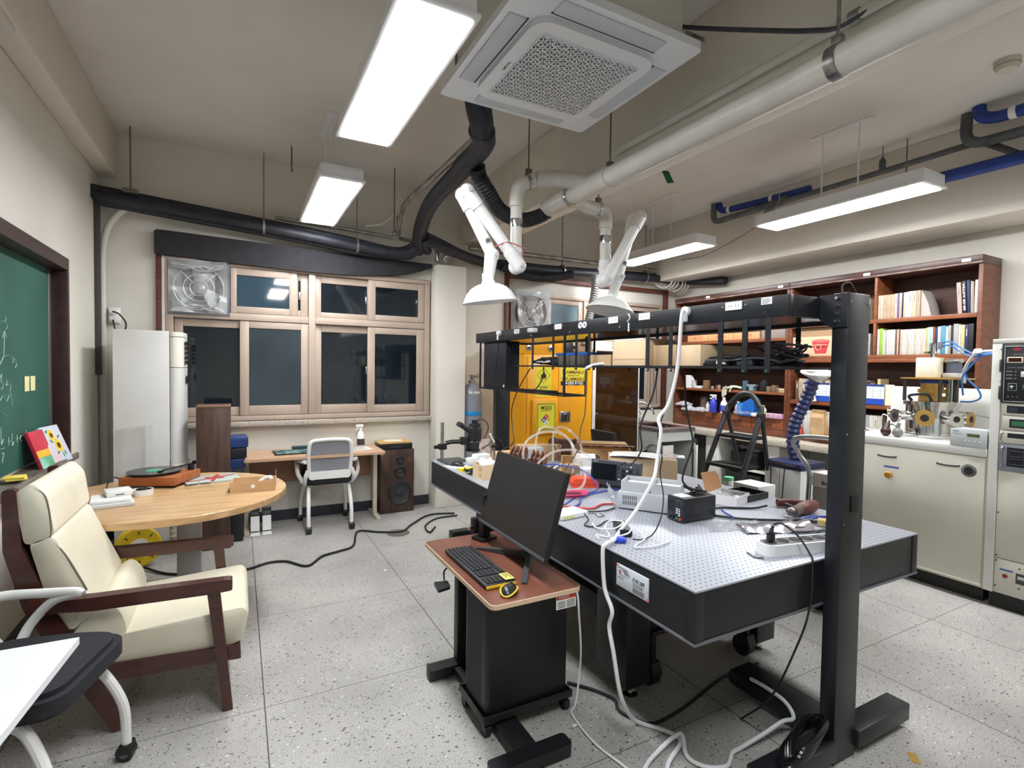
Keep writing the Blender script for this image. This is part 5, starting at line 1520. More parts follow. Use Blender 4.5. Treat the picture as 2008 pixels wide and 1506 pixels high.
tag(MB().at((1.87,1.44,ZS),0.1).box(-0.03,0.03,-0.035,0.035,0.0,0.035,0.006).build('power_brick',mat('slate_plastic',(46,50,58),0.5)),'slate grey power brick in the middle of the right cable heap','power adapter')
tag(MB().at((1.90,2.94,ZS),0.1).box(-0.03,0.03,-0.04,0.04,0.0,0.045,0.01).build('black_webcam',M_BLACK),'small black box among the cables beside the power box','box')
b = MB().tube([(1.80,2.48,1.50),(1.795,2.44,1.515),(1.83,2.40,1.53),(1.9,2.33,1.535)],0.009,n=8)
tag(b.build('usb_plug',M_WHITEW),'white plug and lead hanging over the shelf edge left of the pale carton','plug')
# dangling thin leads
for i,(P,r_,m_,l_) in enumerate((
        ([(1.79,2.46,1.50),(1.80,2.47,1.42),(1.82,2.50,1.30),(1.85,2.55,1.22),(1.87,2.62,1.12),(1.87,2.64,1.0),(1.92,2.85,0.83)],0.004,mat('brown_lead',(110,96,84),0.5),'thin grey-brown lead hanging from the white plug to the table'),
        ([(1.83,3.0,1.52),(1.815,2.98,1.45),(1.82,3.05,1.38),(1.81,3.1,1.352),(1.82,3.3,1.35),(1.83,3.45,1.35)],0.004,M_BLACKW,'thin black lead looping below the shelf by the fire-diamond sign'),
        ([(1.84,3.2,1.50),(1.83,3.35,1.35),(1.83,3.45,1.20),(1.82,3.42,1.05),(1.80,3.36,0.95),(1.78,3.50,0.88),(1.74,3.6,0.80)],0.004,M_BLACKW,'long black lead hanging in front of the yellow cabinet'),
        ([(1.785,3.60,1.70),(1.785,3.62,1.6),(1.79,3.66,1.45),(1.79,3.65,1.36),(1.77,3.62,1.0),(1.72,3.55,0.80)],0.0035,M_BLACKW,'thin black lead hanging from the plug at the far end of the rack'))):
    tag(MB().tube(P,r_,n=6,k=8).build('hanging_lead',m_),l_,'cable')
# thick white cable from the beam to the floor
WC = [(1.775,1.705,1.765),(1.755,1.70,1.74),(1.765,1.727,1.515),(1.75,1.76,1.35),(1.705,1.775,1.28),(1.70,1.755,1.22),(1.68,1.755,1.08),(1.62,1.715,1.01),(1.55,1.74,0.88),(1.47,1.755,0.79),(1.40,1.70,0.785),(1.327,1.665,0.787),(1.308,1.66,0.76),(1.305,1.64,0.62),(1.30,1.585,0.55),(1.30,1.60,0.48),(1.30,1.57,0.386),(1.33,1.56,0.22),(1.42,1.60,0.08),(1.50,1.62,0.012),(1.55,1.552,0.012),(1.574,1.496,0.012),(1.554,1.458,0.012),(1.425,1.396,0.012),(1.35,1.30,0.012)]
tag(MB().tube(WC,0.0085,n=10,k=8).build('power_cable',M_WHITEW),'thick white power cable hanging from the rack beam down to the floor','cable')
MB_p = MB().lathe([(0.021,0),(0.022,0.018),(0.012,0.026)],(BX0 - 0.0005,1.71,1.768),(-1,0,0),n=24).cbox((BX0 - 0.018,1.71,1.745),(0.024,0.026,0.05),0.006)
tag(MB_p.build('power_plug',M_SOCK),'white round plug of the hanging white cable in the rack beam','plug')
tag(MB().tube([(1.33,1.42,0.012),(1.408,1.456,0.012),(1.574,1.48,0.034),(1.53,1.40,0.012),(1.55,1.33,0.012),(1.625,1.295,0.012),(1.70,1.33,0.012),(1.757,1.334,0.012),(1.88,1.32,0.04),(1.98,1.314,0.06),(2.015,1.29,0.08),(2.02,1.33,0.12),(2.022,1.42,0.13),(2.025,1.5,0.125)],0.008,n=10,k=8).build('power_cable',M_WHITEW),'thick white cable lying across the floor by the near rack post','cable')
tag(MB().tube([(1.315,1.95,0.56),(1.32,1.90,0.535),(1.335,1.87,0.50),(1.34,1.86,0.40),(1.36,1.87,0.25),(1.37,1.89,0.12),(1.33,1.86,0.008),(1.28,1.82,0.008),(1.261,1.738,0.008),(1.256,1.609,0.008),(1.277,1.494,0.008),(1.30,1.38,0.008)],0.0045,n=8,k=8).build('thin_cable',M_WHITEW),'thin white cable trailing onto the floor beside the computer case','cable')
b = MB()
for k in range(6):
    dx = 0.012 * k
    b.tube([(1.69 + dx,1.12,0.113),(1.70 + dx,1.09,0.122 + 0.008 * k),(1.77 + dx,1.085,0.135 + 0.01 * k),(1.85 + dx,1.10,0.15 + 0.010 * k),(1.92 + dx * 0.4,1.13,0.15 + 0.010 * k),(1.935 + dx * 0.3,1.165,0.14 + 0.008 * k),(1.86 + dx,1.175,0.13 + 0.01 * k),(1.76 + dx,1.165,0.118 + 0.006 * k)],0.011,n=8,closed=True)
tag(b.build('cable_coil',mat('glossy_black_cable',(16,16,18),0.25)),'coil of thick glossy black cable resting on the rack foot at the near post','cable')
tag(MB().tube([(1.38,2.0,0.01),(1.42,1.95,0.01),(1.47,1.88,0.01),(1.50,1.80,0.01),(1.47,1.73,0.01),(1.50,1.65,0.008),(1.56,1.60,0.008),(1.75,1.62,0.008),(2.1,1.7,0.008),(2.35,1.70,0.008)],0.007,n=8,k=8).build('black_cable',M_BLACKW),'black cable on the floor running under the optical table','cable')

# ---- monitor desk with computer
M_DKTOP = mat('mahogany_laminate',(116,70,54),0.3,col2=(98,58,45),scale=4,stretch=(8,1,8))
M_EDGE = mat('pale_edge_band',(212,184,156),0.45)
t = thing('monitor_desk','small brown-topped sit-stand desk with black legs','desk',(0.99,2.0,0))
DP = [(0.797,1.632),(1.187,1.632),(1.187,2.395),(0.797,2.395)]
dp = MB().prism(MB().rounded(DP,0.03),(0,0,0.632),(1,0,0),(0,1,0),(0,0,0.018)).build('desk_top',M_DKTOP,t)
DQ = [(0.795,1.63),(1.189,1.63),(1.189,2.397),(0.795,2.397)]
b = MB()
o1 = MB().rounded(DQ,0.032); i1 = MB().rounded(DP,0.03)
b.skin([[b._v((p[0],p[1],z)) for p in q] for q,z in ((o1,0.6325),(o1,0.6495),(i1,0.6505),(i1,0.632))],closed=True)
b.build('edge_band',M_EDGE,dp)
for y_ in (1.64,2.33):
    MB().prism(MB().rounded([(0.80,y_ - 0.035),(1.14,y_ - 0.035),(1.14,y_ + 0.035),(0.80,y_ + 0.035)],0.02),(0,0,0.012),(1,0,0),(0,1,0),(0,0,0.045)).build('foot',M_TBLK,t)
    for x_ in (0.83,1.11): MB().cyl((x_,y_,0),(x_,y_,0.0119),0.018,n=14).build('foot_pad',M_RUBBER,t)
MB().box(0.92,1.02,1.6755,2.2945,0.014,0.05,0.004).build('base_bar',M_TBLK,t)
MB().box(0.94,1.02,2.305,2.355,0.0575,0.63,0.004).build('column',M_TBLK,t)
MB().box(0.85,1.13,2.25,2.36,0.615,0.6315,0.003).build('top_bracket',M_TBLK,t)
MB().box(0.83,1.15,1.70,2.249,0.6165,0.6315,0.002).build('top_rail',M_TBLK,t)
b = MB().tube([(0.815,2.12,0.618),(0.80,2.125,0.60),(0.795,2.11,0.575),(0.79,2.09,0.565)],0.004,n=8)
b.prism(MB().rounded([(0.74,2.03),(0.80,2.045),(0.81,2.11),(0.75,2.12)],0.01),(0,0,0.552),(1,0,0),(0,1,0),(0,0,0.012))
b.build('height_lever',M_BLACK,t)
lb = MB().box(1.075,1.165,1.640,1.6425,0.575,0.6315).build('warning_label',M_PAPER,t)
MB().box(1.0755,1.1645,1.6392,1.6398,0.612,0.631).build('red_band',mat('warning_red',(206,66,62),0.5),lb)
for z_,x0_,w_,s_ in ((0.618,1.083,0.05,'WARNING'),):
    MB().text(s_,(x0_,1.6388,z_),(1,0,0),(0,0,1),0.008,w_,bold=True).build('lettering',M_PAPER,lb,smooth=False)
b = MB()
for k in range(4): b.box(1.08,1.115,1.6392,1.6398,0.580 + k * 0.007,0.583 + k * 0.007)
for k in range(5): b.box(1.122,1.16,1.6392,1.6398,0.579 + k * 0.006,0.5815 + k * 0.006)
b.build('print_lines',mat('grey_print',(0,0,0)),lb)

t = thing('computer_trolley','black wheeled computer stand under the monitor desk','trolley',(1.08,1.97,0))
b = MB().box(0.875,1.285,1.845,2.085,0.062,0.072,0.002)
b.build('tray',M_TBLK,t)
for y_ in (1.835,2.085): MB().box(0.865,1.295,y_,y_ + 0.01,0.062,0.095,0.003).build('side_lip',M_TBLK,t)
for x_ in (0.865,1.286): MB().box(x_,x_ + 0.009,1.8455,2.0845,0.062,0.092,0.003).build('end_lip',M_TBLK,t)
for x_ in (0.89,1.27):
    for y_ in (1.86,2.07):
        c = MB().cyl((x_,y_,0.045),(x_,y_,0.0618),0.012,n=12).prism(MB().rounded([(-0.022,0.02),(0.022,0.02),(0.02,0.048),(-0.02,0.048)],0.006),(x_ - 0.014,y_,0),(0,1,0),(0,0,1),(0.028,0,0)).build('castor',M_BLACK,t)
        MB().cyl((x_ - 0.0125,y_ + 0.004,0.024),(x_ + 0.0125,y_ + 0.004,0.024),0.024,n=20).build('wheel',M_RUBBER,c)
t = thing('computer_case','plain black computer tower on the wheeled stand','computer',(1.08,1.96,0.072))
MB().box(0.882,1.278,1.852,2.078,0.0725,0.60,0.02,3).build('case',M_TBLK,t)
MB().box(0.8815,0.8819,1.90,2.05,0.10,0.58).build('front_panel',M_RUBBER,t)
# monitor
t = thing('monitor','dark flat computer monitor on a V-shaped stand','monitor',(1.10,2.0,0.651))
TM = Matrix.Translation((1.10,2.005,0.915)) @ Matrix.Rotation(0.285,4,'Y')     # screen faces -X, top leaning back
b = MB(TM).box(0.0,0.022,-0.31,0.31,-0.178,0.178,0.004)
b.box(0.022,0.05,-0.16,0.16,-0.12,0.10,0.012)
b.build('shell',mat('monitor_black',(22,23,26),0.4),t)
MB(TM).box(-0.0012,-0.0002,-0.303,0.303,-0.160,0.172).build('screen',mat('unlit_screen',(28,28,31),0.32),t)
MB(TM).box(-0.004,-0.0004,-0.309,0.309,-0.177,-0.163,0.001).build('chin',mat('monitor_grey',(74,76,82),0.4),t)
b = MB().tube([(1.135,1.985,0.655),(1.15,1.985,0.74),(1.145,1.99,0.86)],0.022,n=12)
b.build('stand_neck',M_BLACK,t)
M_MST = mat('dark_grey_stand',(62,64,70),0.35)
MB().prism([(0,0),(0.20,-0.012),(0.20,0.0),(0.0,0.035)],(1.135,1.985,0.651),Vector((0.985 - 1.135,2.19 - 1.985,0)).normalized(),(0,0,1),(0.018,0.013,0)).build('stand_foot',M_MST,t)
q_ = Vector((0.985 - 1.135,1.755 - 1.985,0))
MB().prism([(0,0.0),(q_.length,0.0),(q_.length,0.006),(0.0,0.035)],(1.135,1.985,0.651),q_.normalized(),(0,0,1),(0.018,-0.012,0)).build('stand_foot',M_MST,t)
q2 = Vector((0.985 - 1.135,2.19 - 1.985,0))
MB().prism([(0,0.0),(q2.length,0.0),(q2.length,0.006),(0.0,0.035)],(1.13,1.985,0.651),q2.normalized(),(0,0,1),(0.018,0.012,0)).build('stand_foot',M_MST,t)
# keyboard
t = thing('keyboard','black keyboard with yellow edge and yellow sticker on the monitor desk','keyboard',(0.905,1.985,0.651))
KX0,KX1,KY0,KY1 = 0.832,0.966,1.762,2.205
MB().box(KX0,KX1,KY0,KY1,0.652,0.668,0.004).build('case',mat('keyboard_black',(26,28,32),0.5),t)
MB().box(KX0 + 0.002,KX1 - 0.002,KY0 - 0.0032,KY0 - 0.0002,0.653,0.665,0.001).build('yellow_edge',mat('golden_yellow',(234,190,50),0.4),t)
M_KEY = mat('keycap',(34,36,40),0.55)
rows = [15,15,14,13,12]
b = MB()
xr = KX1 - 0.034
for r_,n_ in enumerate(rows):
    L_ = 0.285 / n_
    for k in range(n_):
        y1_ = KY1 - 0.01 - k * L_
        b.box(xr - 0.015,xr,y1_ - L_ + 0.0025,y1_,0.6682,0.6735,0.0015,1)
    xr -= 0.0185
kk = b.build('letter_keys',M_KEY,t,smooth=False)
kk['kind'] = 'stuff'
b = MB()
for k in range(16):
    y1_ = KY1 - 0.012 - k * 0.021
    b.box(KX1 - 0.022,KX1 - 0.011,y1_ - 0.0165,y1_,0.6682,0.672,0.0015,1)
b.build('function_keys',M_KEY,t,smooth=False)['kind'] = 'stuff'
b = MB()
for i in range(5):
    for k in range(7):
        if (k == 3): continue
        y1_ = KY0 + 0.138 - k * 0.0185
        b.box(KX1 - 0.049 - 0.0185 * i,KX1 - 0.034 - 0.0185 * i,y1_ - 0.016,y1_,0.6682,0.6735,0.0015,1)
b.build('number_keys',M_KEY,t,smooth=False)['kind'] = 'stuff'
st = MB().box(KX1 - 0.045,KX1 - 0.006,KY0 + 0.006,KY0 + 0.07,0.6737,0.6743).build('yellow_sticker',mat('pale_yellow_sticker',(236,218,110),0.45),t)
b = MB()
for k,w_ in enumerate((0.05,0.035,0.045)): b.box(KX1 - 0.016 - 0.009 * k,KX1 - 0.012 - 0.009 * k,KY0 + 0.066 - w_,KY0 + 0.066,0.6744,0.6746)
b.build('sticker_print',M_INK,st)
# mouse
t = thing('mouse','black and yellow computer mouse on the monitor desk','mouse',(0.905,1.712,0.651))
a_ = -0.75
TMo = Matrix.Translation((0.905,1.708,0.651)) @ Matrix.Rotation(a_,4,'Z')
MB(TMo).ball((0,0,0.0),0.05,24,14,(0.62,1.0,0.62)).build('shell',mat('mouse_black',(34,35,38),0.3),t)
bm_ = MB(TMo)
bm_.tube([(0.0315 * math.cos(2 * PI * k / 24),0.051 * math.sin(2 * PI * k / 24),0.010 + 0.006 * math.cos(4 * PI * k / 24)) for k in range(24)],0.0032,n=6,closed=True,smooth=False)
bm_.build('yellow_trim',mat('golden_yellow',(0,0,0)),t)
MB(TMo).cyl((-0.004,0.03,0.026),(0.004,0.03,0.026),0.006,n=14).build('wheel',M_RUBBER,t)
# clamp-on webcam stand behind the monitor
t = thing('webcam_mount','black clamp base of a camera arm behind the monitor','mount',(1.08,2.31,0.651))
MB().at((1.08,2.31,0.651),0.3).prism(MB().rounded([(-0.05,-0.045),(0.05,-0.045),(0.05,0.045),(-0.05,0.045)],0.012),(0,0,0),(1,0,0),(0,1,0),(0,0,0.012)).build('base',M_BLACK,t)
MB().at((1.08,2.31,0.651),0.3).box(-0.025,0.025,-0.02,0.02,0.0125,0.10,0.006).cyl((0,0,0.10),(0,0,0.22),0.013,n=14).build('stem',M_BLACK,t)
MB().at((1.08,2.36,0.651),0.3).box(-0.05,-0.01,-0.015,0.02,0.02,0.10,0.006).build('knob_block',M_BLACK,t)
MB().cyl((1.02,2.33,0.71),(1.0,2.32,0.71),0.012,n=14).build('knob',M_CHROME,t)
# ------------------------------------------------------------------ clutter on the optical table
Z0 = TZ + 0.0005
# grey instrument with two trays
a_ = -0.93
loc = (1.76,2.12,Z0)
t = thing('grey_instrument','light grey metal instrument box with vent slots','instrument',loc,a_)
L = lambda: MB().at(loc,a_)
b = L().box(0,0.34,0,0.25,0.006,0.092,0.003)
b.build('case',M_LGREY,t)
for x_,y_ in ((0.03,0.03),(0.31,0.03),(0.03,0.22),(0.31,0.22)): L().cyl((x_,y_,0),(x_,y_,0.0059),0.012,n=12).build('foot',M_RUBBER,t)
for r_ in range(2):
    for k in range(8):
        L().box(0.028 + k * 0.0095,0.032 + k * 0.0095,-0.0008,-0.0001,0.026 + r_ * 0.027,0.048 + r_ * 0.027).build('vent_slot',M_INK,t)
for i,(x0,l_) in enumerate(((0.012,'open grey metal tray on the grey instrument, left one'),(0.166,'open grey metal tray on the grey instrument, right one beside the power supply'))):
    b = MB(Matrix.Translation(loc) @ Matrix.Rotation(a_,4,'Z') @ Matrix.Translation((x0 + 0.074,0.10,0.0925)))
    open_box(b,0.148,0.16,0.052)
    tr = tag(b.build('metal_tray',M_LGREY),l_,'tray','trays on the grey instrument')
    MB(Matrix.Translation(loc) @ Matrix.Rotation(a_,4,'Z') @ Matrix.Translation((x0 + 0.074,0.10,0.0925))).box(-0.066,0.066,-0.07,0.07,0.0045,0.03,0.002).build('foam_liner',M_PAPER,tr)
# power supply
t = thing('power_supply','black bench power supply with dial and buttons','power supply',(1.98,1.82,Z0))
MB().box(1.874,2.088,1.768,1.868,Z0 + 0.004,0.888,0.004).build('case',mat('psu_black',(27,29,34),0.4),t)
for x_ in (1.89,2.07):
    for y_ in (1.785,1.85): MB().cyl((x_,y_,Z0),(x_,y_,Z0 + 0.0039),0.008,n=10).build('foot',M_RUBBER,t)
MB().box(1.866,1.8735,1.765,1.871,Z0 + 0.002,0.891,0.003).build('front_panel',mat('psu_panel',(34,38,47),0.45),t)
MB().box(1.8645,1.8655,1.832,1.863,0.815,0.868).build('display',mat('unlit_display',(20,24,30),0.15),t)
MB().lathe([(0.014,0),(0.014,0.009),(0.012,0.011)],(1.8655,1.797,0.862),(-1,0,0),n=24).build('dial',mat('psu_panel',(0,0,0)),t)
MB().torus((1.8648,1.797,0.862),(1,0,0),0.0165,0.0013,28,6).build('dial_ring',M_STEEL,t)
for i in range(4):
    for j in range(2):
        if i == 3 and j == 1: continue
        MB().box(1.8635,1.8655,1.786 + j * 0.015,1.797 + j * 0.015,0.832 - i * 0.010,0.838 - i * 0.010,0.001).build('button',M_SOCK,t)
for k,m_ in enumerate((M_REDW,mat('green_plastic',(40,130,80),0.4),M_BLACK,M_BLACK)):
    MB().lathe([(0.005,0),(0.006,0.010),(0.004,0.014)],(1.8655,1.779 + k * 0.022,0.790),(-1,0,0),n=14).build('terminal',m_,t)
MB().box(1.89,1.955,1.80,1.865,0.8882,0.889).build('paper_note',M_PAPER,t)
tangle('cable_tangle','bundled black power cord on top of the bench power supply',(2.02,1.825,0.8885),(0.05,0.04,0.03),0.005,M_BLACKW,20,11)
tag(MB().tube([(2.0,1.84,0.90),(1.955,1.86,0.95),(1.96,1.85,1.02),(1.985,1.84,1.10),(1.985,1.83,1.16),(1.965,1.84,1.25),(1.945,1.845,1.35),(1.94,1.85,1.50)],0.005,n=8,k=8).build('hanging_cable',M_BLACKW),'black cord hanging from the rack shelf to the bench power supply','cable')
tag(MB().tube([(1.83,1.80,1.51),(1.80,1.80,1.40),(1.77,1.81,1.30),(1.755,1.83,1.20),(1.745,1.79,1.10),(1.735,1.79,1.02),(1.71,1.74,0.93),(1.66,1.70,0.85),(1.60,1.68,0.79),(1.53,1.67,0.775),(1.49,1.69,0.776)],0.003,n=6,k=8).build('hanging_lead',M_BLACKW),'thin black lead hanging just right of the thick white cable','cable')
tag(MB().tube([(1.86,1.95,1.51),(1.84,1.96,1.38),(1.80,2.0,1.22),(1.79,1.98,1.10),(1.83,2.10,1.0),(1.88,2.20,0.99),(1.92,2.3,0.95),(1.98,2.38,0.91)],0.0045,n=6,k=8).build('hanging_lead',M_BLACKW),'black lead hanging from the rack shelf to the oscilloscope','cable')

# oscilloscope
a_ = -0.98
loc = (1.935,2.60,Z0)
t = thing('oscilloscope','dark grey oscilloscope with blank screen leaning back','oscilloscope',loc,a_)
TL = Matrix.Translation(loc) @ Matrix.Rotation(a_,4,'Z') @ Matrix.Translation((0,0,0.018)) @ Matrix.Rotation(-0.16,4,'X')
MB(TL).box(0,0.31,0,0.06,0,0.155,0.006).box(0.03,0.29,0.06,0.11,0.01,0.135,0.006).build('case',mat('scope_grey',(74,78,88),0.45),t)
MB(TL).box(0.004,0.306,-0.003,-0.0002,0.004,0.151,0.002).build('bezel',mat('scope_bezel',(50,53,62),0.4),t)
MB(TL).box(0.012,0.165,-0.0045,-0.0032,0.035,0.132).build('screen',mat('unlit_display',(0,0,0)),t)
MB(TL).text('UNI-T',(0.016,-0.0034,0.139),(1,0,0),(0,0,1),0.008).build('lettering',M_PAPER,t,smooth=False)
rnd = random.Random(2)
for i in range(4):
    for j in range(5):
        x_,z_ = 0.185 + j * 0.023,0.125 - i * 0.026
        if i in (1,2) and j in (1,3):
            MB(TL).lathe([(0.008,0),(0.008,0.008)],(x_,-0.0032,z_),(0,-1,0),n=14).build('knob',M_BLACK,t)
        else:
            MB(TL).box(x_ - 0.006,x_ + 0.006,-0.005,-0.0032,z_ - 0.004,z_ + 0.004,0.001).build('button',M_SOCK if (i + j) % 3 == 0 else mat('scope_button',(96,100,112),0.5),t)
for k in range(4): MB(TL).lathe([(0.007,0),(0.007,0.014)],(0.19 + k * 0.03,-0.0032,0.018),(0,-1,0),n=14).build('input_jack',M_STEEL,t)
MB().at(loc,a_).box(0.03,0.28,0.0,0.02,0.0,0.017,0.004).build('tilt_foot',M_BLACK,t)
# cartons behind it
loc = (2.46,2.72,Z0)
t = thing('carton','large pale carton with papers on top, behind the oscilloscope','carton',loc,-0.62)
MB().at(loc,-0.62).box(-0.22,0.22,-0.13,0.13,0,0.135,0.003).build('box',M_CARDL,t)
for i,(dx,dy,r_,l_) in enumerate(((-0.02,0.02,0.1,'lower white paper on the large pale carton'),(-0.08,-0.02,-0.2,'white envelope on top of the papers on the large pale carton'))):
    tag(MB().at((2.46 + dx,2.72 + dy,Z0 + 0.1365 + 0.0125 * i),-0.62 + r_).sheet((-0.16,-0.1,0),(0.32,0,0),(0,0.2,0),8,4,0.0,0.002,fn=lambda a,c: 0.008 * math.sin(a * 3.1)).build('paper_sheet',M_PAPER),l_,'paper')
tag(MB().at((2.52,2.64,Z0 + 0.136),-0.62).sheet((-0.02,-0.08,0),(0.2,0,0),(0,0.15,0),7,7,0.009,0.001,fn=lambda a,c: 0.012).build('plastic_bag',M_BAGCLR),'crumpled clear bag at the right end of the large pale carton','bag')
loc = (2.46,3.18,Z0)
t = thing('carton','open kraft carton with printed side, behind the pale carton','carton',loc,-0.62)
b = MB().at(loc,-0.62)
open_box(b,0.44,0.28,0.135).build('box',mat('kraft_printed',(196,154,104),0.7,col2=(170,128,82),scale=6),t)
MB().at(loc,-0.62).prism([(-0.22,0.0),(0.22,0.0),(0.20,0.07),(-0.2,0.07)],(0,0.141,0.135),(1,0,0),(0,0.5,0.25),(0,0,0.003)).build('flap',M_CARD,t)
for x_ in (-0.12,-0.03): MB().at(loc,-0.62).cyl((x_,-0.1403,0.07),(x_,-0.1409,0.07),0.025,n=16).build('printed_mark',mat('brown_ink',(96,70,48),0.6),t)
MB().at((2.5,3.16,Z0 + 0.136),-0.5).box(-0.15,0.15,-0.02,0.02,0,0.012,0.002)
o_ = tag(MB().at((2.46,3.15,Z0 + 0.1355),-0.55).box(-0.24,0.24,-0.015,0.02,0,0.012,0.002).build('heat_sink_bar',mat('copper_black_bar',(60,40,34),0.4,col2=(150,86,60),scale=9,stretch=(3,1,1),contrast=(0.5,0.55))),'long dark bar with copper sections across the open kraft carton','bar')
tag(MB().at((2.13,2.92,Z0),-0.62).box(-0.07,0.07,-0.09,0.09,0,0.13,0.003).build('white_carton',mat('white_card',(226,226,228),0.6)),'plain white carton standing beside the open kraft carton','carton')
tag(MB().at((2.05,2.72,Z0),-0.5).box(-0.08,0.06,-0.05,0.05,0,0.085,0.004).build('white_carton',mat('white_card',(0,0,0))),'low white carton left of the oscilloscope','carton')
# small open carton lying tilted
TLb = Matrix.Translation((2.02,2.93,Z0 + 0.05)) @ Matrix.Rotation(-0.6,4,'Z') @ Matrix.Rotation(0.55,4,'X')
b = MB(TLb); open_box(b,0.13,0.10,0.07)
tag(b.build('small_open_carton',M_CARD),'small open kraft carton tipped towards the viewer','carton')
tag(MB().at((2.02,2.96,Z0),-0.6).box(-0.07,0.05,-0.06,0.05,0,0.045,0.003).build('carton',M_CARDD),'flat brown carton under the tipped kraft carton','carton')
# orange-red case
t = thing('orange_case','orange-red plastic tool case with sloping lid','case',(1.94,2.66,Z0),-0.35)
MB().at((1.905,2.62,Z0),-0.42).prism(MB().rounded([(-0.085,0),(0.085,0),(0.085,0.035),(0.045,0.055),(-0.06,0.055),(-0.085,0.035)],0.01),(0,-0.05,0),(1,0,0),(0,0,1),(0,0.11,0)).build('shell',mat('orange_red_plastic',(226,78,46),0.4),t)
MB().at((1.905,2.62,Z0),-0.42).box(-0.087,0.087,-0.052,0.062,0.02,0.024,0.001).build('lid_seam',mat('orange_red_dark',(190,60,36),0.45),t)


# copper spools with plastic tubing
def spool(c,ax,label):
    t = thing('copper_spool',label,'spool',(c[0],c[1],Z0))
    ax = Vector(ax).normalized()
    c = Vector(c)
    for i,s_ in enumerate((-0.045,-0.018,0.018,0.045)):
        MB().lathe([(0.02,-0.003),(0.07,-0.003),(0.073,0),(0.07,0.003),(0.02,0.003)],c + ax * s_,ax,n=32).build('flange',M_COPPER,t)
    MB().cyl(c - ax * 0.044,c + ax * 0.044,0.045,n=28).build('winding',mat('dark_copper_winding',(92,58,48),0.4,col2=(70,44,38),scale=60),t)
    MB().cyl(c - ax * 0.052,c - ax * 0.0485,0.018,n=20).build('hub',mat('grey_hub',(0,0,0)),t)
    return t


spool((1.78,3.24,Z0 + 0.1),(-0.7,0.75,0.1),'brown copper spool behind the monitor, left of the pair')
spool((1.84,3.06,Z0 + 0.09),(-0.75,0.7,0.1),'brown copper spool behind the monitor, right of the pair')
for i,(P,l_) in enumerate((
        ([(1.70,2.95,0.80),(1.68,3.0,0.92),(1.73,3.02,1.02),(1.86,3.0,1.07),(1.98,2.95,1.04),(2.02,2.9,0.94),(1.98,2.85,0.80)],'clear plastic tubing arching over the copper spools, leftmost arch'),
        ([(1.86,3.15,0.85),(1.90,3.18,1.04),(1.98,3.15,1.08),(2.08,3.05,1.00),(2.10,2.95,0.86),(2.05,2.85,0.80)],'clear plastic tubing arching high before the yellow cabinet'),
        ([(1.98,3.1,0.84),(2.02,3.15,1.05),(2.10,3.12,1.07),(2.17,3.05,0.98),(2.16,2.98,0.84)],'clear plastic tubing arch furthest right'),
        ([(1.62,2.80,0.79),(1.70,2.85,0.88),(1.85,2.88,0.95),(2.02,2.85,0.95),(2.12,2.78,0.88),(2.14,2.72,0.80)],'clear plastic tubing in a low wide arch in front of the spools'),
        ([(1.60,2.55,0.78),(1.78,2.50,0.79),(1.90,2.60,0.84),(1.95,2.75,0.88),(1.93,2.85,0.86)],'clear plastic tubing curving in front of the orange-red case'))):
    tag(MB().tube(P,0.008,n=8,k=8).build('plastic_tubing',M_TUBING),l_,'tubing','tubing')
# metal optics pile
rnd = random.Random(9)
specs = []
for k in range(26):
    x_,y_ = 1.52 + rnd.random() * 0.45,2.92 + rnd.random() * 0.5
    specs.append((x_,y_,rnd.uniform(0,3),rnd.uniform(0.025,0.055),rnd.uniform(0.015,0.05),rnd.choice(('cyl','box','rod')),rnd.choice((M_STEEL,M_BLACK,M_GALV,M_CHROME,mat('brown_metal',(90,62,52),0.4,0.5)))))
for k,(x_,y_,r_,l_,h_,kd,m_) in enumerate(specs):
    z_ = Z0
    b = MB().at((x_,y_,z_),r_)
    if kd == 'cyl': b.lathe([(l_ * 0.45,0),(l_ * 0.5,0.003),(l_ * 0.5,h_),(l_ * 0.3,h_ + 0.004),(l_ * 0.3,h_ + 0.014)],n=18)
    elif kd == 'box': b.box(-l_,l_,-l_ * 0.5,l_ * 0.5,0,h_,0.003)
    else: b.cyl((-l_ * 1.6,0,0.008),(l_ * 1.6,0,0.008),0.008,n=12)
    tag(b.build('optic_mount',m_),'small metal optics part in the heap behind the monitor','optics part','optics heap behind the monitor')
# big flange pieces that stand out
t = thing('vacuum_fitting','bright cylindrical metal fitting in front of the copper spools','fitting',(1.86,2.86,Z0))
MB().lathe([(0.05,0),(0.05,0.012),(0.04,0.014),(0.04,0.06),(0.05,0.062),(0.05,0.078),(0.0,0.08)],(1.80,2.80,Z0),n=28).build('body',M_CHROME,t)
MB().cyl((1.80,2.80,Z0 + 0.081),(1.84,2.78,Z0 + 0.11),0.014,n=14).build('port',M_STEEL,t)
tag(MB().at((1.74,2.70,Z0),0.4).box(-0.06,0.06,-0.03,0.03,0,0.05,0.004).build('red_brown_block',mat('maroon_block',(110,46,44),0.4)),'maroon block peeping over the monitor edge','block')
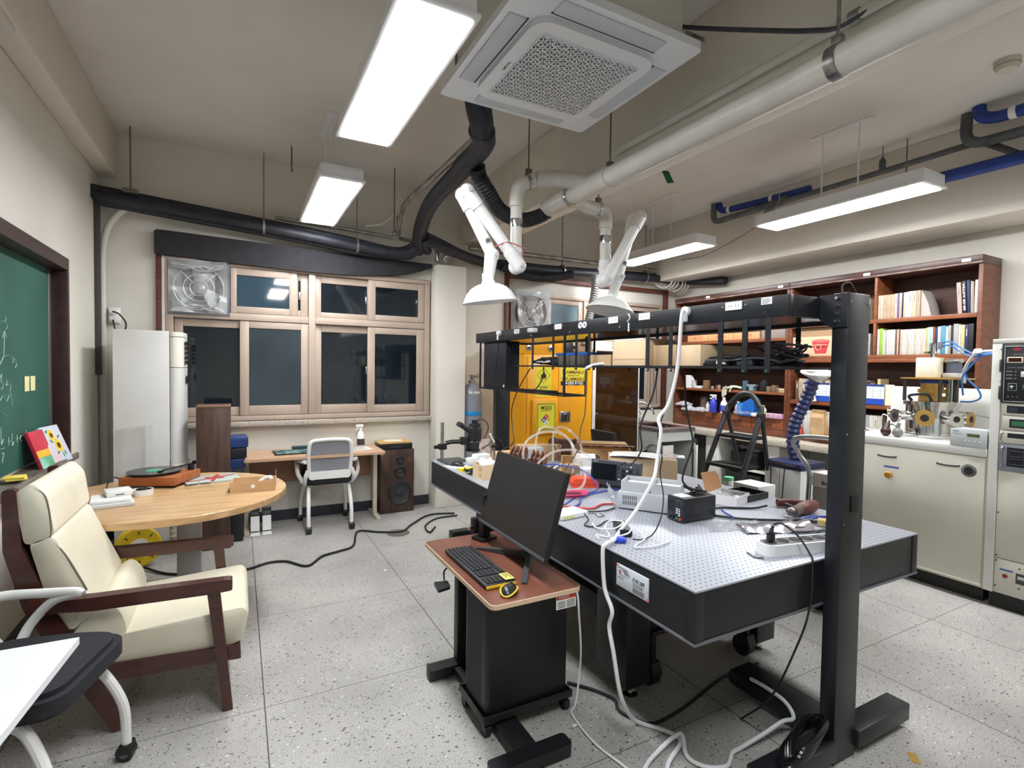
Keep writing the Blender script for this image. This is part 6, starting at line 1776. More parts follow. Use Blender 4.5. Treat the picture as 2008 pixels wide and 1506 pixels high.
# large glass jar with red clips, on its side
t = thing('coil_drum','brown coil drum with glass end and red clips at the back of the table','drum',(2.36,3.52,Z0))
ax = Vector((0.55,-0.8,0)).normalized(); c0 = Vector((2.36,3.52,Z0 + 0.086))
MB().cyl(c0 - ax * 0.12,c0 + ax * 0.12,0.075,n=28).build('drum',mat('brown_tinted_glass',(120,92,80),0.2,col2=(96,70,60),scale=12),t)
for s_ in (-0.10,0.09,0.115): MB().lathe([(0.078,-0.004),(0.085,-0.003),(0.085,0.003),(0.078,0.004)],c0 + ax * s_,ax,n=32,caps=False).build('hoop',M_COPPER,t)
MB().cyl(c0 + ax * 0.1205,c0 + ax * 0.124,0.06,n=28).build('end_glass',mat('dull_end_glass',(140,128,120),0.2),t)
tag(MB().at((2.40,3.36,Z0),0.4).box(-0.02,0.02,-0.015,0.015,0,0.028,0.004).build('red_clip',M_REDW),'red clip lying before the brown coil drum','clip')
tag(MB().tube([(2.2,3.35,0.80),(2.18,3.42,0.93),(2.22,3.45,0.96),(2.24,3.38,0.86),(2.28,3.30,0.80)],0.004,n=6).build('red_lead',mat('dark_red_wire',(120,36,34),0.5)),'dark red lead looping beside the brown coil drum','cable')
tag(MB().at((2.15,3.55,Z0),-0.3).box(-0.2,0.16,-0.05,0.05,0,0.12,0.003).build('long_carton',M_CARDD),'long brown carton at the back edge of the table','carton')
tag(MB().at((1.98,3.40,Z0),0.2).box(-0.08,0.08,-0.05,0.05,0,0.13,0.01).build('clear_tub',mat('cloudy_tub',(196,200,206),0.3,alpha=0.7)),'cloudy plastic tub behind the copper spools','tub')
tag(MB().sheet((1.60,3.66,Z0),(0.15,0.0,0),(0.01,0.03,0.17),8,8,0.012,0.001).build('bubble_bag',mat('pinkish_bag',(214,196,190),0.25,alpha=0.75,bump=0.6,scale=30)),'crumpled pinkish plastic bag standing at the far end of the table','bag')
tag(MB().at((1.62,3.56,Z0),0.1).box(-0.05,0.07,-0.04,0.04,0,0.075,0.003).build('white_carton',mat('white_card',(0,0,0))),'small white carton in front of the pinkish bag','carton')
tag(MB().at((1.80,3.52,Z0),0.0).box(-0.08,0.08,-0.05,0.05,0,0.09,0.003).build('carton',M_CARD),'small kraft carton behind the left copper spool','carton')
# wires on the table
for P,r_,m_,nm,l_ in (
        ([(1.60,2.75,0.80),(1.72,2.80,0.88),(1.85,2.75,0.88),(1.93,2.62,0.85),(1.88,2.45,0.79),(1.72,2.42,0.776),(1.55,2.30,0.776),(1.40,2.25,0.776)],0.0045,M_BLUEW,'blue_lead','blue lead arching over the orange-red case'),
        ([(2.05,2.45,0.776),(1.90,2.44,0.776),(1.72,2.38,0.776),(1.60,2.25,0.776),(1.42,2.20,0.776)],0.0045,M_BLUEW,'blue_lead','blue lead running flat from the oscilloscope'),
        ([(1.80,2.18,0.777),(1.72,2.20,0.777),(1.62,2.16,0.777),(1.52,2.25,0.777),(1.40,2.32,0.777)],0.005,M_REDW,'red_lead','red lead running to the grey instrument'),
        ([(1.78,2.14,0.776),(1.68,2.10,0.776),(1.58,2.12,0.776),(1.44,2.24,0.776)],0.0035,M_BLACKW,'black_lead','black lead running to the grey instrument'),
        ([(1.49,2.04,0.795),(1.47,1.98,0.785),(1.42,1.94,0.776),(1.46,1.90,0.776),(1.56,1.95,0.776),(1.60,1.90,0.776),(1.52,1.84,0.776),(1.50,1.80,0.80)],0.0035,M_BLACKW,'black_lead','black lead from the white switch to the power adapter')):
    tag(MB().tube(P,r_,n=6,k=8).build(nm,m_),l_,'cable')
b = MB()
for k in range(5): b.tube([(1.70 + 0.07 * math.cos(2 * PI * i / 12) * (1 + 0.05 * k),2.42 + (0.035 + 0.004 * k) * math.sin(2 * PI * i / 12),0.777 + 0.004 * k) for i in range(12)],0.0035,n=6,closed=True)
tag(b.build('pink_wire_coil',M_PINKW),'coil of pink wire in front of the orange-red case','cable')
b = MB()
for k in range(3): b.tube([(1.66 + 0.08 * math.cos(2 * PI * i / 10 + k),2.46 + (0.045) * math.sin(2 * PI * i / 10 + 0.3 * k),0.777 + 0.005 * k) for i in range(10)],0.003,n=6,closed=True)
tag(b.build('black_wire_coil',M_BLACKW),'coil of black wire beside the pink coil','cable')
# network switch
t = thing('network_switch','small white network switch on the near left of the table','network switch',(1.45,2.11,Z0))
MB().at((1.445,2.115,Z0),0.12).box(-0.085,0.085,-0.055,0.055,0.002,0.026,0.003).build('case',M_SOCK,t)
for k in range(4): MB().at((1.445,2.115,Z0),0.12).box(-0.075 + k * 0.018,-0.062 + k * 0.018,-0.0556,-0.0551,0.006,0.017).build('port',mat('yellow_port',(220,204,70),0.5),t)
for x_ in (-0.07,0.07): MB().at((1.445,2.115,Z0),0.12).box(x_ - 0.008,x_ + 0.008,-0.04,0.04,0,0.0019).build('foot',M_RUBBER,t)
# laptop adapter and blue cap with leads
tag(MB().at((1.525,1.80,Z0),1.1).box(-0.075,0.075,-0.028,0.028,0,0.032,0.006).build('power_brick',M_BLACK),'black laptop power brick near the table edge','power adapter')
tag(MB().at((1.43,1.70,Z0),0.3).lathe([(0.02,0),(0.027,0.004),(0.027,0.016),(0.02,0.02)],n=20).build('blue_disc',mat('bright_blue_plastic',(40,64,190),0.35)),'bright blue round cap under the thick white cable','cap')
for i,(P,l_) in enumerate((([(1.47,1.95,0.777),(1.43,1.86,0.785),(1.46,1.78,0.80),(1.53,1.80,0.815),(1.52,1.88,0.80),(1.46,1.84,0.79),(1.42,1.76,0.777),(1.38,1.80,0.777),(1.36,1.75,0.777)],'white lead curled round the black laptop power brick'),
                            ([(1.40,1.73,0.78),(1.47,1.70,0.80),(1.52,1.72,0.81),(1.53,1.66,0.785),(1.46,1.63,0.777),(1.43,1.60,0.777),(1.52,1.58,0.777),(1.62,1.60,0.777)],'white lead with bare end beside the blue cap'))):
    tag(MB().tube(P,0.0035,n=6,k=8).build('white_lead',M_WHITEW),l_,'cable')
tag(MB().tube([(1.44,1.62,0.7715),(1.45,1.52,0.7715),(1.43,1.42,0.7715),(1.42,1.34,0.7715)],0.002,n=5).build('thin_fibre',mat('translucent_fibre',(170,174,182),0.3)),'thin translucent fibre lying along the near edge of the table','fibre')
tag(MB().tube([(1.808,1.372,0.7735),(1.787,1.325,0.7735),(1.79,1.312,0.7735),(1.81,1.300,0.7735)],0.003,n=6,smooth=False).build('hex_key',M_ROD),'bent steel hex key on the bare table top','hex key')
b = MB()
tag(MB().tube([(1.56,2.10,0.774),(1.57,2.06,0.78),(1.565,2.03,0.774),(1.59,2.01,0.78),(1.60,2.06,0.776)],0.002,n=5).build('wire_offcut',M_BLACKW),'short twist of black wire in front of the grey instrument','wire')
# crumpled bag by the instrument
tag(MB().at((1.76,2.17,Z0),0.9).sheet((-0.07,-0.03,0),(0.15,0,0.02),(0.02,0.05,0.09),8,8,0.012,0.001).build('plastic_bag',M_BAGCLR),'crumpled clear bag leaning on the grey instrument','bag')
# white box with brown lid, black tray
loc,a_ = (2.42,1.965,Z0),0.32
t = thing('lidded_box','white mailing box with its brown lid standing open','box',loc,a_)
b = MB().at(loc,a_); open_box(b,0.19,0.16,0.05).build('tray',mat('white_card',(0,0,0)),t)
MB().at(loc,a_).prism([(-0.105,0),(0.105,0),(0.105,0.075),(0.085,0.10),(-0.105,0.115)],(0,0.081,0.05),(1,0,0),(0,0.28,0.96),(0,0.003,0)).build('lid',mat('kraft_lid',(180,132,90),0.7),t)
MB().at(loc,a_).sheet((-0.085,-0.07,0.028),(0.17,0,0),(0,0.14,0),8,6,0.012,0.002).build('bubble_wrap',M_BAGCLR,t)
b = MB().at((2.60,2.0,Z0),0.10); open_box(b,0.20,0.17,0.035,0.008)
tag(b.build('black_tray',M_BLACK),'shallow black tray behind the white mailing box','tray')
tag(MB().at((2.16,2.22,Z0),0.3).sheet((-0.12,-0.06,0.01),(0.26,0.05,0),(0.0,0.1,0.05),9,8,0.016,0.001).build('bubble_wrap',mat('milky_bubble_wrap',(222,224,228),0.2,alpha=0.6,bump=0.8,scale=60)),'milky bubble wrap between the instrument and the mailing box','bubble wrap')
tag(MB().tube([(2.24,1.86,0.776),(2.20,1.80,0.776),(2.17,1.73,0.776),(2.12,1.70,0.777)],0.004,n=6).build('blue_lead',M_BLUEW),'short blue lead beside the bench power supply','cable')
# drill
a_ = 0.12
TD = Matrix.Translation((2.45,1.605,Z0 + 0.035)) @ Matrix.Rotation(a_,4,'Z')
t = thing('power_drill','worn red electric drill lying on the table','drill',(2.55,1.62,Z0))
M_DRILL = mat('worn_red_plastic',(120,50,46),0.45,col2=(96,42,40),scale=14)
MB(TD).lathe([(0.0,0),(0.022,0.002),(0.030,0.02),(0.035,0.06),(0.033,0.13),(0.026,0.16),(0.0,0.165)],(0.06,0,0),(1,0,0),n=24).build('body',M_DRILL,t)
MB(TD).tube([(0.19,0.01,0),(0.20,0.06,-0.005),(0.18,0.13,-0.012),(0.15,0.16,-0.012)],0.02,n=12).build('handle',M_DRILL,t)
MB(TD).lathe([(0.010,-0.045),(0.020,-0.03),(0.021,-0.005),(0.025,0.0),(0.025,0.06)],(0.0,0,0),(1,0,0),n=20).build('chuck',mat('drill_steel',(120,112,106),0.35,0.8),t)
MB(TD).cyl((-0.045,0,0),(-0.10,0,0),0.0025,n=8).build('bit',M_STEEL,t)
MB(TD).cyl((0.03,0.02,0.01),(0.03,0.055,0.015),0.012,n=12).build('depth_clamp',M_BLACK,t)
tag(MB().tube([(2.48,1.77,0.79),(2.40,1.80,0.778),(2.25,1.88,0.778),(2.12,1.86,0.778),(2.10,1.80,0.778),(2.18,1.69,0.778),(2.32,1.60,0.778),(2.40,1.55,0.778),(2.55,1.45,0.778)],0.006,n=8,k=8).build('black_cable',M_BLACKW),'black cord looping out from the red drill','cable')
# shiny bags and cables right of centre
tag(MB().at((2.20,1.53,Z0),-0.45).sheet((-0.17,-0.08,0.004),(0.33,0.02,0),(0.02,0.15,0.0),14,8,0.0,0.001,fn=lambda a,c: 0.03 * math.sin(c * PI) * (0.4 + 0.6 * a) + 0.004 * math.sin(a * 20)).build('antistatic_bag',mat('silver_antistatic_bag',(176,180,192),0.15,0.7,col2=(206,196,204),scale=6)),'silver antistatic bag holding grey cable','bag')
tag(MB().at((2.12,1.62,Z0),-0.35).sheet((-0.22,-0.08,0.003),(0.36,0.03,0),(0.02,0.14,0.0),12,8,0.006,0.001).build('plastic_bag',M_BAGCLR),'flat clear plastic bag beside the silver antistatic bag','bag')
for i,(P,l_) in enumerate((([(2.28,1.48,0.785),(2.40,1.52,0.79),(2.46,1.46,0.785),(2.40,1.40,0.78),(2.28,1.42,0.78),(2.20,1.44,0.785)],'dark grey cable loop coming out of the silver bag, larger loop'),
                            ([(2.26,1.50,0.79),(2.34,1.53,0.80),(2.39,1.50,0.79),(2.35,1.45,0.785),(2.25,1.46,0.79)],'dark grey cable loop coming out of the silver bag, smaller loop'))):
    tag(MB().tube(P,0.006,n=8,k=8).build('grey_cable',mat('charcoal_cable',(72,76,80),0.45)),l_,'cable')
for i in range(4):
    tag(MB().tube([(2.15 + 0.05 * i,1.37 + 0.01 * i,0.777),(2.3 + 0.04 * i,1.40 - 0.02 * i,0.778),(2.45 + 0.02 * i,1.42,0.777),(2.6,1.40 + 0.02 * i,0.777)],0.0035,n=6).build('grey_lead',mat('charcoal_cable',(0,0,0))),'thin dark lead in the row behind the white power strip','cable','leads behind the power strip')
tag(MB().at((2.48,1.44,Z0),0.5).box(-0.025,0.025,-0.05,0.05,0,0.03,0.005).build('yellow_connector',mat('yellow_connector',(214,180,70),0.45,col2=(210,206,200),scale=10)),'grey and yellow connector block beside the near rack post','connector')
tag(MB().tube([(2.42,1.52,0.78),(2.5,1.52,0.79),(2.56,1.50,0.79),(2.50,1.55,0.785),(2.44,1.56,0.78)],0.007,n=6).build('blue_lead',M_BLUEW),'blue twist of wire under the red drill','cable')
# power strip
loc,a_ = (2.03,1.30,Z0),-0.22
t = thing('power_strip','white power strip with black sockets at the near end of the table','power strip',loc,a_)
b = MB().at(loc,a_)
b.prism(MB().rounded([(-0.19,-0.045),(0.22,-0.045),(0.22,0.045),(-0.19,0.045)],0.042),(0,0,0.0),(1,0,0),(0,1,0),(0,0,0.044)).build('body',M_SOCK,t)
MB().at(loc,a_).prism(MB().rounded([(-0.178,-0.034),(0.21,-0.034),(0.21,0.034),(-0.178,0.034)],0.032),(0,0,0.0442),(1,0,0),(0,1,0),(0,0,0.0015)).build('top_plate',mat('strip_grey',(92,94,98),0.45),t)
for k in range(6):
    so = MB().at((loc[0],loc[1],loc[2]),a_).lathe([(0.023,0.0458),(0.023,0.0475),(0.019,0.0462)],(-0.14 + k * 0.06,0,0),n=24).build('socket',M_RUBBER,t)
    MB().at(loc,a_).cyl((-0.14 + k * 0.06,0,0.0476),(-0.14 + k * 0.06,0,0.0482),0.003,n=8).build('pin',M_CHROME,so)
b = MB().at(loc,a_).cbox((-0.14,0,0.066),(0.026,0.024,0.034),0.005).cyl((-0.14,0,0.083),(-0.13,0,0.11),0.009,0.006,n=10)
tag(b.build('black_plug',M_BLACK),'black plug standing in the left end of the white power strip','plug')
tag(MB().tube([(1.905,1.328,0.885),(1.915,1.30,0.895),(1.94,1.25,0.86),(1.945,1.20,0.80),(1.94,1.185,0.76),(1.92,1.18,0.60),(1.90,1.21,0.45),(1.88,1.30,0.20),(1.90,1.45,0.01)],0.004,n=8,k=8).build('black_cable',M_BLACKW),'black cord from the power strip plug hanging over the table end','cable')

# ---- far end: stereo microscope and odds and ends
t = thing('stereo_microscope','black stereo microscope on a boom stand at the far end of the table','microscope',(1.45,3.72,Z0))
MB().box(1.37,1.56,3.52,3.83,Z0,Z0 + 0.014,0.004).build('base_plate',mat('microscope_base',(58,60,64),0.4),t)
MB().cyl((1.385,3.75,Z0 + 0.0145),(1.385,3.75,1.075),0.013,n=18).build('post',M_STEEL,t)
MB().cbox((1.385,3.745,0.89),(0.06,0.05,0.045),0.006).cyl((1.35,3.74,0.89),(1.32,3.735,0.89),0.014,n=12).build('clamp',M_BLACK,t)
MB().tube([(1.41,3.74,0.915),(1.45,3.73,0.925),(1.54,3.71,0.925)],0.017,n=10,smooth=False).cbox((1.55,3.71,0.93),(0.06,0.06,0.06),0.01).build('boom_arm',M_BLACK,t)
b = MB()
b.cbox((1.63,3.70,0.985),(0.10,0.09,0.12),0.02,3).lathe([(0.05,0),(0.052,0.05),(0.045,0.06)],(1.62,3.70,0.87),n=24).cbox((1.635,3.70,1.05),(0.08,0.07,0.03),0.01)
b.build('body',mat('microscope_black',(34,35,40),0.35),t)
for dy in (-0.022,0.022):
    b = MB().cyl((1.60,3.70 + dy,1.0),(1.515,3.69 + dy,1.055),0.017,0.015,n=18).cyl((1.52,3.69 + dy,1.052),(1.495,3.688 + dy,1.068),0.019,0.018,n=18)
    b.build('eyepiece',mat('microscope_black',(0,0,0)),t)
MB().cyl((1.635,3.70,1.0655),(1.635,3.70,1.09),0.024,n=20).build('camera_port',M_BLACK,t)
MB().lathe([(0.044,0),(0.056,0.002),(0.058,0.018),(0.046,0.02)],(1.62,3.70,0.848),n=28).build('ring_light',M_BLACK,t)
for P,l_ in (([(1.64,3.72,1.07),(1.72,3.74,1.09),(1.78,3.76,1.02),(1.74,3.78,0.90),(1.70,3.8,0.79)],'black cord arching from the microscope camera port'),([(1.67,3.68,0.86),(1.74,3.66,0.90),(1.80,3.65,0.95),(1.84,3.62,0.90),(1.86,3.6,0.80)],'black cord arching from the microscope ring light')):
    tag(MB().tube(P,0.004,n=6,k=8).build('black_lead',M_BLACKW),l_,'cable')
# items around it
t = thing('clamp_stand','slim steel clamp stand with white tip behind the kraft box','stand',(1.66,3.40,Z0))
MB().cyl((1.66,3.40,Z0 + 0.008),(1.66,3.40,0.95),0.008,n=14).lathe([(0.03,0),(0.03,0.008)],(1.66,3.40,Z0),n=20).build('post',M_STEEL,t)
MB().cbox((1.665,3.40,0.925),(0.05,0.025,0.02),0.004).build('clamp',M_BLACK,t)
MB().cyl((1.655,3.39,0.955),(1.615,3.38,1.02),0.007,n=12).build('white_tip',M_WHITE,t)
tag(MB().at((1.40,3.50,Z0),0.25).box(-0.055,0.09,-0.05,0.07,0,0.008,0.001).build('note_pad',M_PAPER),'white note pad under the black mouse at the far table end','note pad')
tag(MB().at((1.425,3.52,Z0 + 0.0085),0.5).ball((0,0,0.0),0.055,20,12,(0.6,1.0,0.55)).build('mouse',M_BLACK),'black mouse on the white note pad at the far table end','mouse')
tag(MB().at((1.42,3.36,Z0),0.2).prism(MB().rounded([(-0.06,-0.022),(0.07,-0.022),(0.06,0.025),(-0.05,0.03)],0.02),(0,0,0),(1,0,0),(0,1,0),(0,0,0.02)).build('yellow_packet',mat('yellow_wrapper',(230,214,50),0.4)),'yellow packet at the table edge beside the note pad','packet')
tag(MB().at((1.53,3.52,Z0),0.1).box(-0.05,0.05,-0.04,0.04,0,0.022,0.002).build('clear_case',mat('pale_clear_case',(196,200,214),0.2,alpha=0.8)),'clear flat case under the white paper box near the microscope','case')
tag(MB().at((1.54,3.53,Z0 + 0.0225),0.3).box(-0.035,0.035,-0.03,0.03,0,0.035,0.003).build('white_box',M_PAPER),'white paper box on the clear case near the microscope','box')
tangle('black_wire_heap','small heap of black wire in front of the kraft box at the table edge',(1.41,3.25,Z0),(0.04,0.06,0.03),0.005,M_BLACKW,18,21)
loc,a_ = (1.46,3.10,Z0),0.15
t = thing('carton','small kraft box with white tissue on top, left of the monitor','carton',loc,a_)
b = MB().at(loc,a_); open_box(b,0.14,0.12,0.095).build('box',M_CARDL,t)
MB().at(loc,a_).sheet((-0.05,-0.04,0.08),(0.11,0.0,0.01),(0.0,0.09,0.03),6,6,0.014,0.002).build('tissue',M_PAPER,t)
for z_ in (0.025,0.065): MB().at(loc,a_).box(-0.0712,-0.0702,-0.045,-0.015,z_ - 0.012,z_ + 0.012).build('cut_out',M_CARDD,t)
tag(MB().at((1.48,2.90,Z0),1.0).cyl((-0.05,0,0.004),(0.05,0,0.004),0.004,n=8).build('metal_pin',M_STEEL),'short steel pin lying on the table left of the monitor','pin')
tag(MB().cyl((1.66,3.22,Z0),(1.66,3.22,Z0 + 0.05),0.02,n=16).build('salmon_cylinder',mat('salmon_plastic',(214,120,92),0.5)),'small salmon-orange cap peeping beside the monitor corner','cap')
# ------------------------------------------------------------------ right side: bookcases, counter, cabinets
M_BKW = mat('reddish_bookcase_wood',(122,70,46),0.45,col2=(94,52,35),scale=4,stretch=(3,1,6))
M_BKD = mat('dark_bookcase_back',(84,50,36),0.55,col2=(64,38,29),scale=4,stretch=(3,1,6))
M_BKE = mat('bookcase_edge_wood',(150,88,54),0.4,col2=(120,68,42),scale=5,stretch=(3,1,6))
M_BKTOP = mat('dark_cornice_wood',(84,54,46),0.35,col2=(64,40,36),scale=5)
M_COUNTER = mat('worn_stone_counter',(196,188,174),0.5,col2=(168,160,146),scale=40)
M_CABW = mat('old_white_cabinet',(216,215,208),0.45,col2=(204,203,196),scale=3)
XF,XB = 5.15,5.47


def bookcase(name,y0,y1,z0,z1,label):
    t = thing(name,label,'bookcase',((XF + XB) / 2,(y0 + y1) / 2,z0))
    for y_ in (y0,y1 - 0.03): MB().box(XF,XB,y_,y_ + 0.03,z0,z1 - 0.07,0.002).build('side_panel',M_BKW,t)
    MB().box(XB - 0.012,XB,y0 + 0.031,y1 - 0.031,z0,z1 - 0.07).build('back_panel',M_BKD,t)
    MB().box(XF - 0.012,XB,y0 - 0.0,y1 + 0.0,z1 - 0.069,z1,0.004).build('cornice',M_BKTOP,t)
    MB().box(XF - 0.016,XF - 0.0125,y0,y1,z1 - 0.066,z1 - 0.052,0.001).build('worn_edge',mat('worn_varnish',(150,128,116),0.35,col2=(92,62,52),scale=9,stretch=(1,1,1)),t)
    return t


U1 = bookcase('bookcase',3.482,5.10,0.80,2.445,'reddish brown bookcase with drawers in the far right corner')
U2 = bookcase('bookcase',1.875,3.478,0.80,2.445,'reddish brown bookcase full of books, nearer one on the right wall')


def shelf(t,y0,y1,z0,z1,edge=True):
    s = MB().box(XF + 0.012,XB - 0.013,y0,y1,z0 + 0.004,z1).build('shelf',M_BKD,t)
    MB().box(XF + 0.001,XF + 0.0118,y0,y1,z0,z1,0.002).build('shelf_edge',M_BKE,s)


for z0,z1 in ((1.835,1.872),(1.545,1.575),(1.25,1.278),(0.985,0.995)): shelf(U1,3.513,5.069,z0,z1)
MB().box(XF + 0.004,XB - 0.013,3.513,5.069,0.80,0.868,0.002).build('plinth',M_BKW,U1)
for k in range(4):
    y0 = 3.516 + k * 0.389
    d = MB().box(XF + 0.002,XF + 0.02,y0,y0 + 0.384,0.871,0.983,0.003).build('drawer',M_BKE,U1)
    MB().prism(MB().rounded([(-0.05,-0.012),(0.05,-0.012),(0.055,0.012),(-0.055,0.012)],0.006),(XF + 0.0015,y0 + 0.19,0.925),(0,1,0),(0,0,1),(-0.022,0,0)).build('pull',M_BKD,d)
for z0,z1 in ((1.957,1.993),(1.635,1.667),(1.172,1.213)): shelf(U2,1.906,3.447,z0,z1)
MB().box(XF + 0.001,XF + 0.012,1.906,3.447,1.60,1.634,0.002).build('rail',M_BKE,U2)
MB().box(XF + 0.004,XB - 0.013,1.906,3.447,0.80,0.86,0.002).build('plinth',M_BKW,U2)
MB().box(XF + 0.0,XB - 0.013,2.635,2.657,1.6675,1.9565,0.002).build('divider',M_BKE,U2)
MB().box(XF + 0.0,XB - 0.013,2.635,2.657,1.9935,2.374,0.002).build('divider',M_BKE,U2)
for u_,ys in ((U1,(4.55,3.58)),(U2,(2.72,1.98))):
    for y_ in ys: MB().box(XF - 0.017,XF - 0.0165,y_ - 0.03,y_ + 0.03,2.40,2.425).build('paper_label',M_PAPER,u_)

# ---- books
random.seed(31)
PAL = {'cream': (206,190,168),'tan': (188,164,138),'white': (214,212,206),'grey': (168,166,164),'blue': (58,112,170),'navy': (38,46,92),'black': (30,30,34),'green': (120,150,124),
       'lime': (150,190,60),'red': (132,62,54),'mint': (176,200,186),'teal': (72,150,178),'pink': (206,168,160),'violet': (92,84,150),'brown': (112,84,66),'sand': (200,182,130)}


def book(y0,y1,z0,h,depth,col,label,group=None,lean=0.0,xf=None,title=None,title_col=None):
    """upright book, spine to -X, from y0 (near) to y1 (far); lean shifts its top towards the near side"""
    xf = XF + 0.02 if xf is None else xf
    T_ = Matrix.Translation((xf,y0,z0)) @ Matrix.Rotation(lean,4,'X')
    t = thing('book',label,'book',(xf + depth / 2,(y0 + y1) / 2,z0),group=group)
    m_ = mat('book_cover_' + col,PAL[col],0.55,col2=tuple(int(v * 0.9) for v in PAL[col]),scale=15)
    w_ = y1 - y0
    b = MB(T_)
    b.box(0,0.004,0,w_,0,h,0.001).box(0.004,depth,0,0.0015,0,h).box(0.004,depth,w_ - 0.0015,w_,0,h)
    b.build('cover',m_,t)
    MB(T_).box(0.006,depth - 0.004,0.002,w_ - 0.002,0.002,h - 0.003).build('pages',mat('paper_block',(222,214,196),0.8),t)
    if title:
        MB(T_).text(title,(-0.0006,w_ * 0.28,h * 0.94),(0,0,-1),(0,1,0),w_ * 0.5,h * 0.85,bold=True).build('spine_title',title_col or M_PAPER,t,smooth=False)
    elif w_ > 0.016 and random.random() < 0.4:
        MB(T_).box(-0.0006,-0.0001,w_ * 0.38,w_ * 0.62,h * 0.6,h * 0.85).build('spine_label',mat('spine_print_' + ('d' if sum(PAL[col]) > 360 else 'l'),(140,134,130) if sum(PAL[col]) > 360 else (210,206,196),0.6),t)
    return t


def row(y,z,spec,lean=0.0):
    for (w_,h,col,label,grp) in spec:
        y2 = y - w_
        book(y2 + 0.0005,y,z,h,random.uniform(0.15,0.2),col,label,grp,lean)
        y = y2 - (0.0008 if not lean else 0.001)
    return y


G1 = 'leaning pale paperbacks on the upper shelf'
LP = 'pale worn paperback in the leaning row on the upper right shelf'
sp = [(0.020,0.215,'cream',LP,G1)] * 2 + [(0.03,0.215,'tan',LP,G1)] * 3 + [(0.022,0.218,'cream',LP,G1)] + \
     [(0.012,0.22,'violet','violet spined thin book in the leaning row on the upper right shelf',None),(0.022,0.22,'pink',LP,G1),(0.01,0.22,'black','thin black book in the leaning row on the upper right shelf',None),(0.016,0.22,'cream',LP,G1),(0.02,0.222,'white',LP,G1),(0.028,0.225,'white','white book with black spine print in the leaning row',None),(0.03,0.225,'cream',LP,G1),(0.03,0.225,'tan',LP,G1)]
yy = row(2.632,1.9935,sp,0.0)
b = MB().prism([(0,0),(0.075,0.0),(0.055,0.10),(0.02,0.19),(0,0.225)],(XF + 0.03,yy - 0.001,1.9935),(0,-1,0),(0,0,1),(0.16,0,0))
tag(b.build('paper_stack',mat('grey_paper_edge',(182,174,168),0.8)),'slumped sheaf of grey paper at the end of the leaning paperbacks','papers')
book(2.008,2.036,1.9935,0.255,0.18,'pink','tall pink leaning book on the upper right shelf',None,-0.07)
book(1.978,2.004,1.9935,0.262,0.2,'black','black book with white lettering at the upper right',None,-0.06,title='ASTRA 80-86')
book(1.955,1.974,1.9935,0.265,0.2,'navy','navy blue tall book at the upper right',None,-0.05)
book(1.944,1.953,1.9935,0.255,0.2,'grey','thin grey book between the navy and white books at the upper right',None,-0.03)
book(1.934,1.943,1.9935,0.25,0.2,'tan','thin tan book beside the white one at the upper right',None,-0.03)
book(1.912,1.931,1.9935,0.26,0.2,'white','white folder at the far right end of the upper shelf',None,0)
LW = 'thin white journal in the packed row on the second shelf'
G2 = 'white journals on the second shelf'
sp = [(0.02,0.235,'white',LW,G2),(0.026,0.24,'lime','lime green and black book on the second shelf',None),(0.018,0.225,'white',LW,G2),(0.012,0.22,'grey',LW,G2)]
sp += [(0.016,0.225,'white',LW,G2)] * 4 + [(0.014,0.225,'brown','thin brown book between white journals on the second shelf',None),(0.012,0.225,'cream',LW,G2),(0.012,0.22,'red','thin dark red book between white journals on the second shelf',None)]
sp += [(0.0165,0.22,'white' if k % 3 else 'cream',LW,G2) for k in range(11)]
sp += [(0.012,0.225,'sand','thin sand coloured book right of the white journals on the second shelf',None),(0.018,0.23,'mint','pale mint journal on the second shelf, left of its pair',None),(0.02,0.23,'mint','pale mint journal on the second shelf, right of its pair',None),(0.014,0.23,'red','thin red book right of the mint journals',None),(0.018,0.225,'navy','narrow navy book left of the teal one on the second shelf',None),(0.02,0.23,'white',LW,G2),(0.034,0.235,'teal','wide teal blue book on the second shelf',None),(0.016,0.225,'white',LW,G2),(0.018,0.235,'grey','light grey book right of the teal one on the second shelf',None),(0.015,0.235,'black','narrow black book right of the light grey one on the second shelf',None),(0.034,0.245,'grey','wide grey book near the right end of the second shelf',None),(0.013,0.235,'white',LW,G2),(0.026,0.235,'sand','grey and gold book near the right end of the second shelf',None),(0.022,0.235,'navy','navy book second from the right on the second shelf',None),(0.034,0.24,'black','black book at the right end of the second shelf',None)]
row(2.63,1.668,sp)
LG = 'pale paperback left of the divider, partly behind the rack post'
row(2.86,1.9935,[(0.024,0.225,'cream',LG,'paperbacks left of the divider'),(0.024,0.22,'pink',LG,'paperbacks left of the divider'),(0.026,0.21,'cream',LG,'paperbacks left of the divider'),(0.022,0.205,'tan',LG,'paperbacks left of the divider'),(0.028,0.20,'tan',LG,'paperbacks left of the divider'),(0.03,0.20,'cream',LG,'paperbacks left of the divider')])
row(2.76,1.668,[(0.018,0.21,'green','dull green book left of the divider on the second shelf',None),(0.022,0.20,'blue','pale blue book left of the divider on the second shelf',None),(0.03,0.20,'grey','grey book against the divider on the second shelf',None)])
LD = 'old brown volume in the dim row on the third shelf'
row(3.40,1.2135,[(0.035 + 0.01 * (k % 3),0.20 + 0.03 * ((k * 7) % 4) / 4,('brown','tan','grey','black','brown','cream')[k % 6],LD,'old volumes on the third shelf') for k in range(17)])
book(2.585,2.61,1.2135,0.235,0.14,'sand','pale yellow-green book on the third shelf above the desk calendar',None,0,xf=XF + 0.01)
LF = 'upright document file on the bottom shelf of the nearer bookcase'
row(3.33,0.8605,[(0.03 + 0.008 * (k % 2),0.25,('grey','white','white','cream','grey','tan')[k % 6],LF,'document files on the bottom shelf') for k in range(22)])


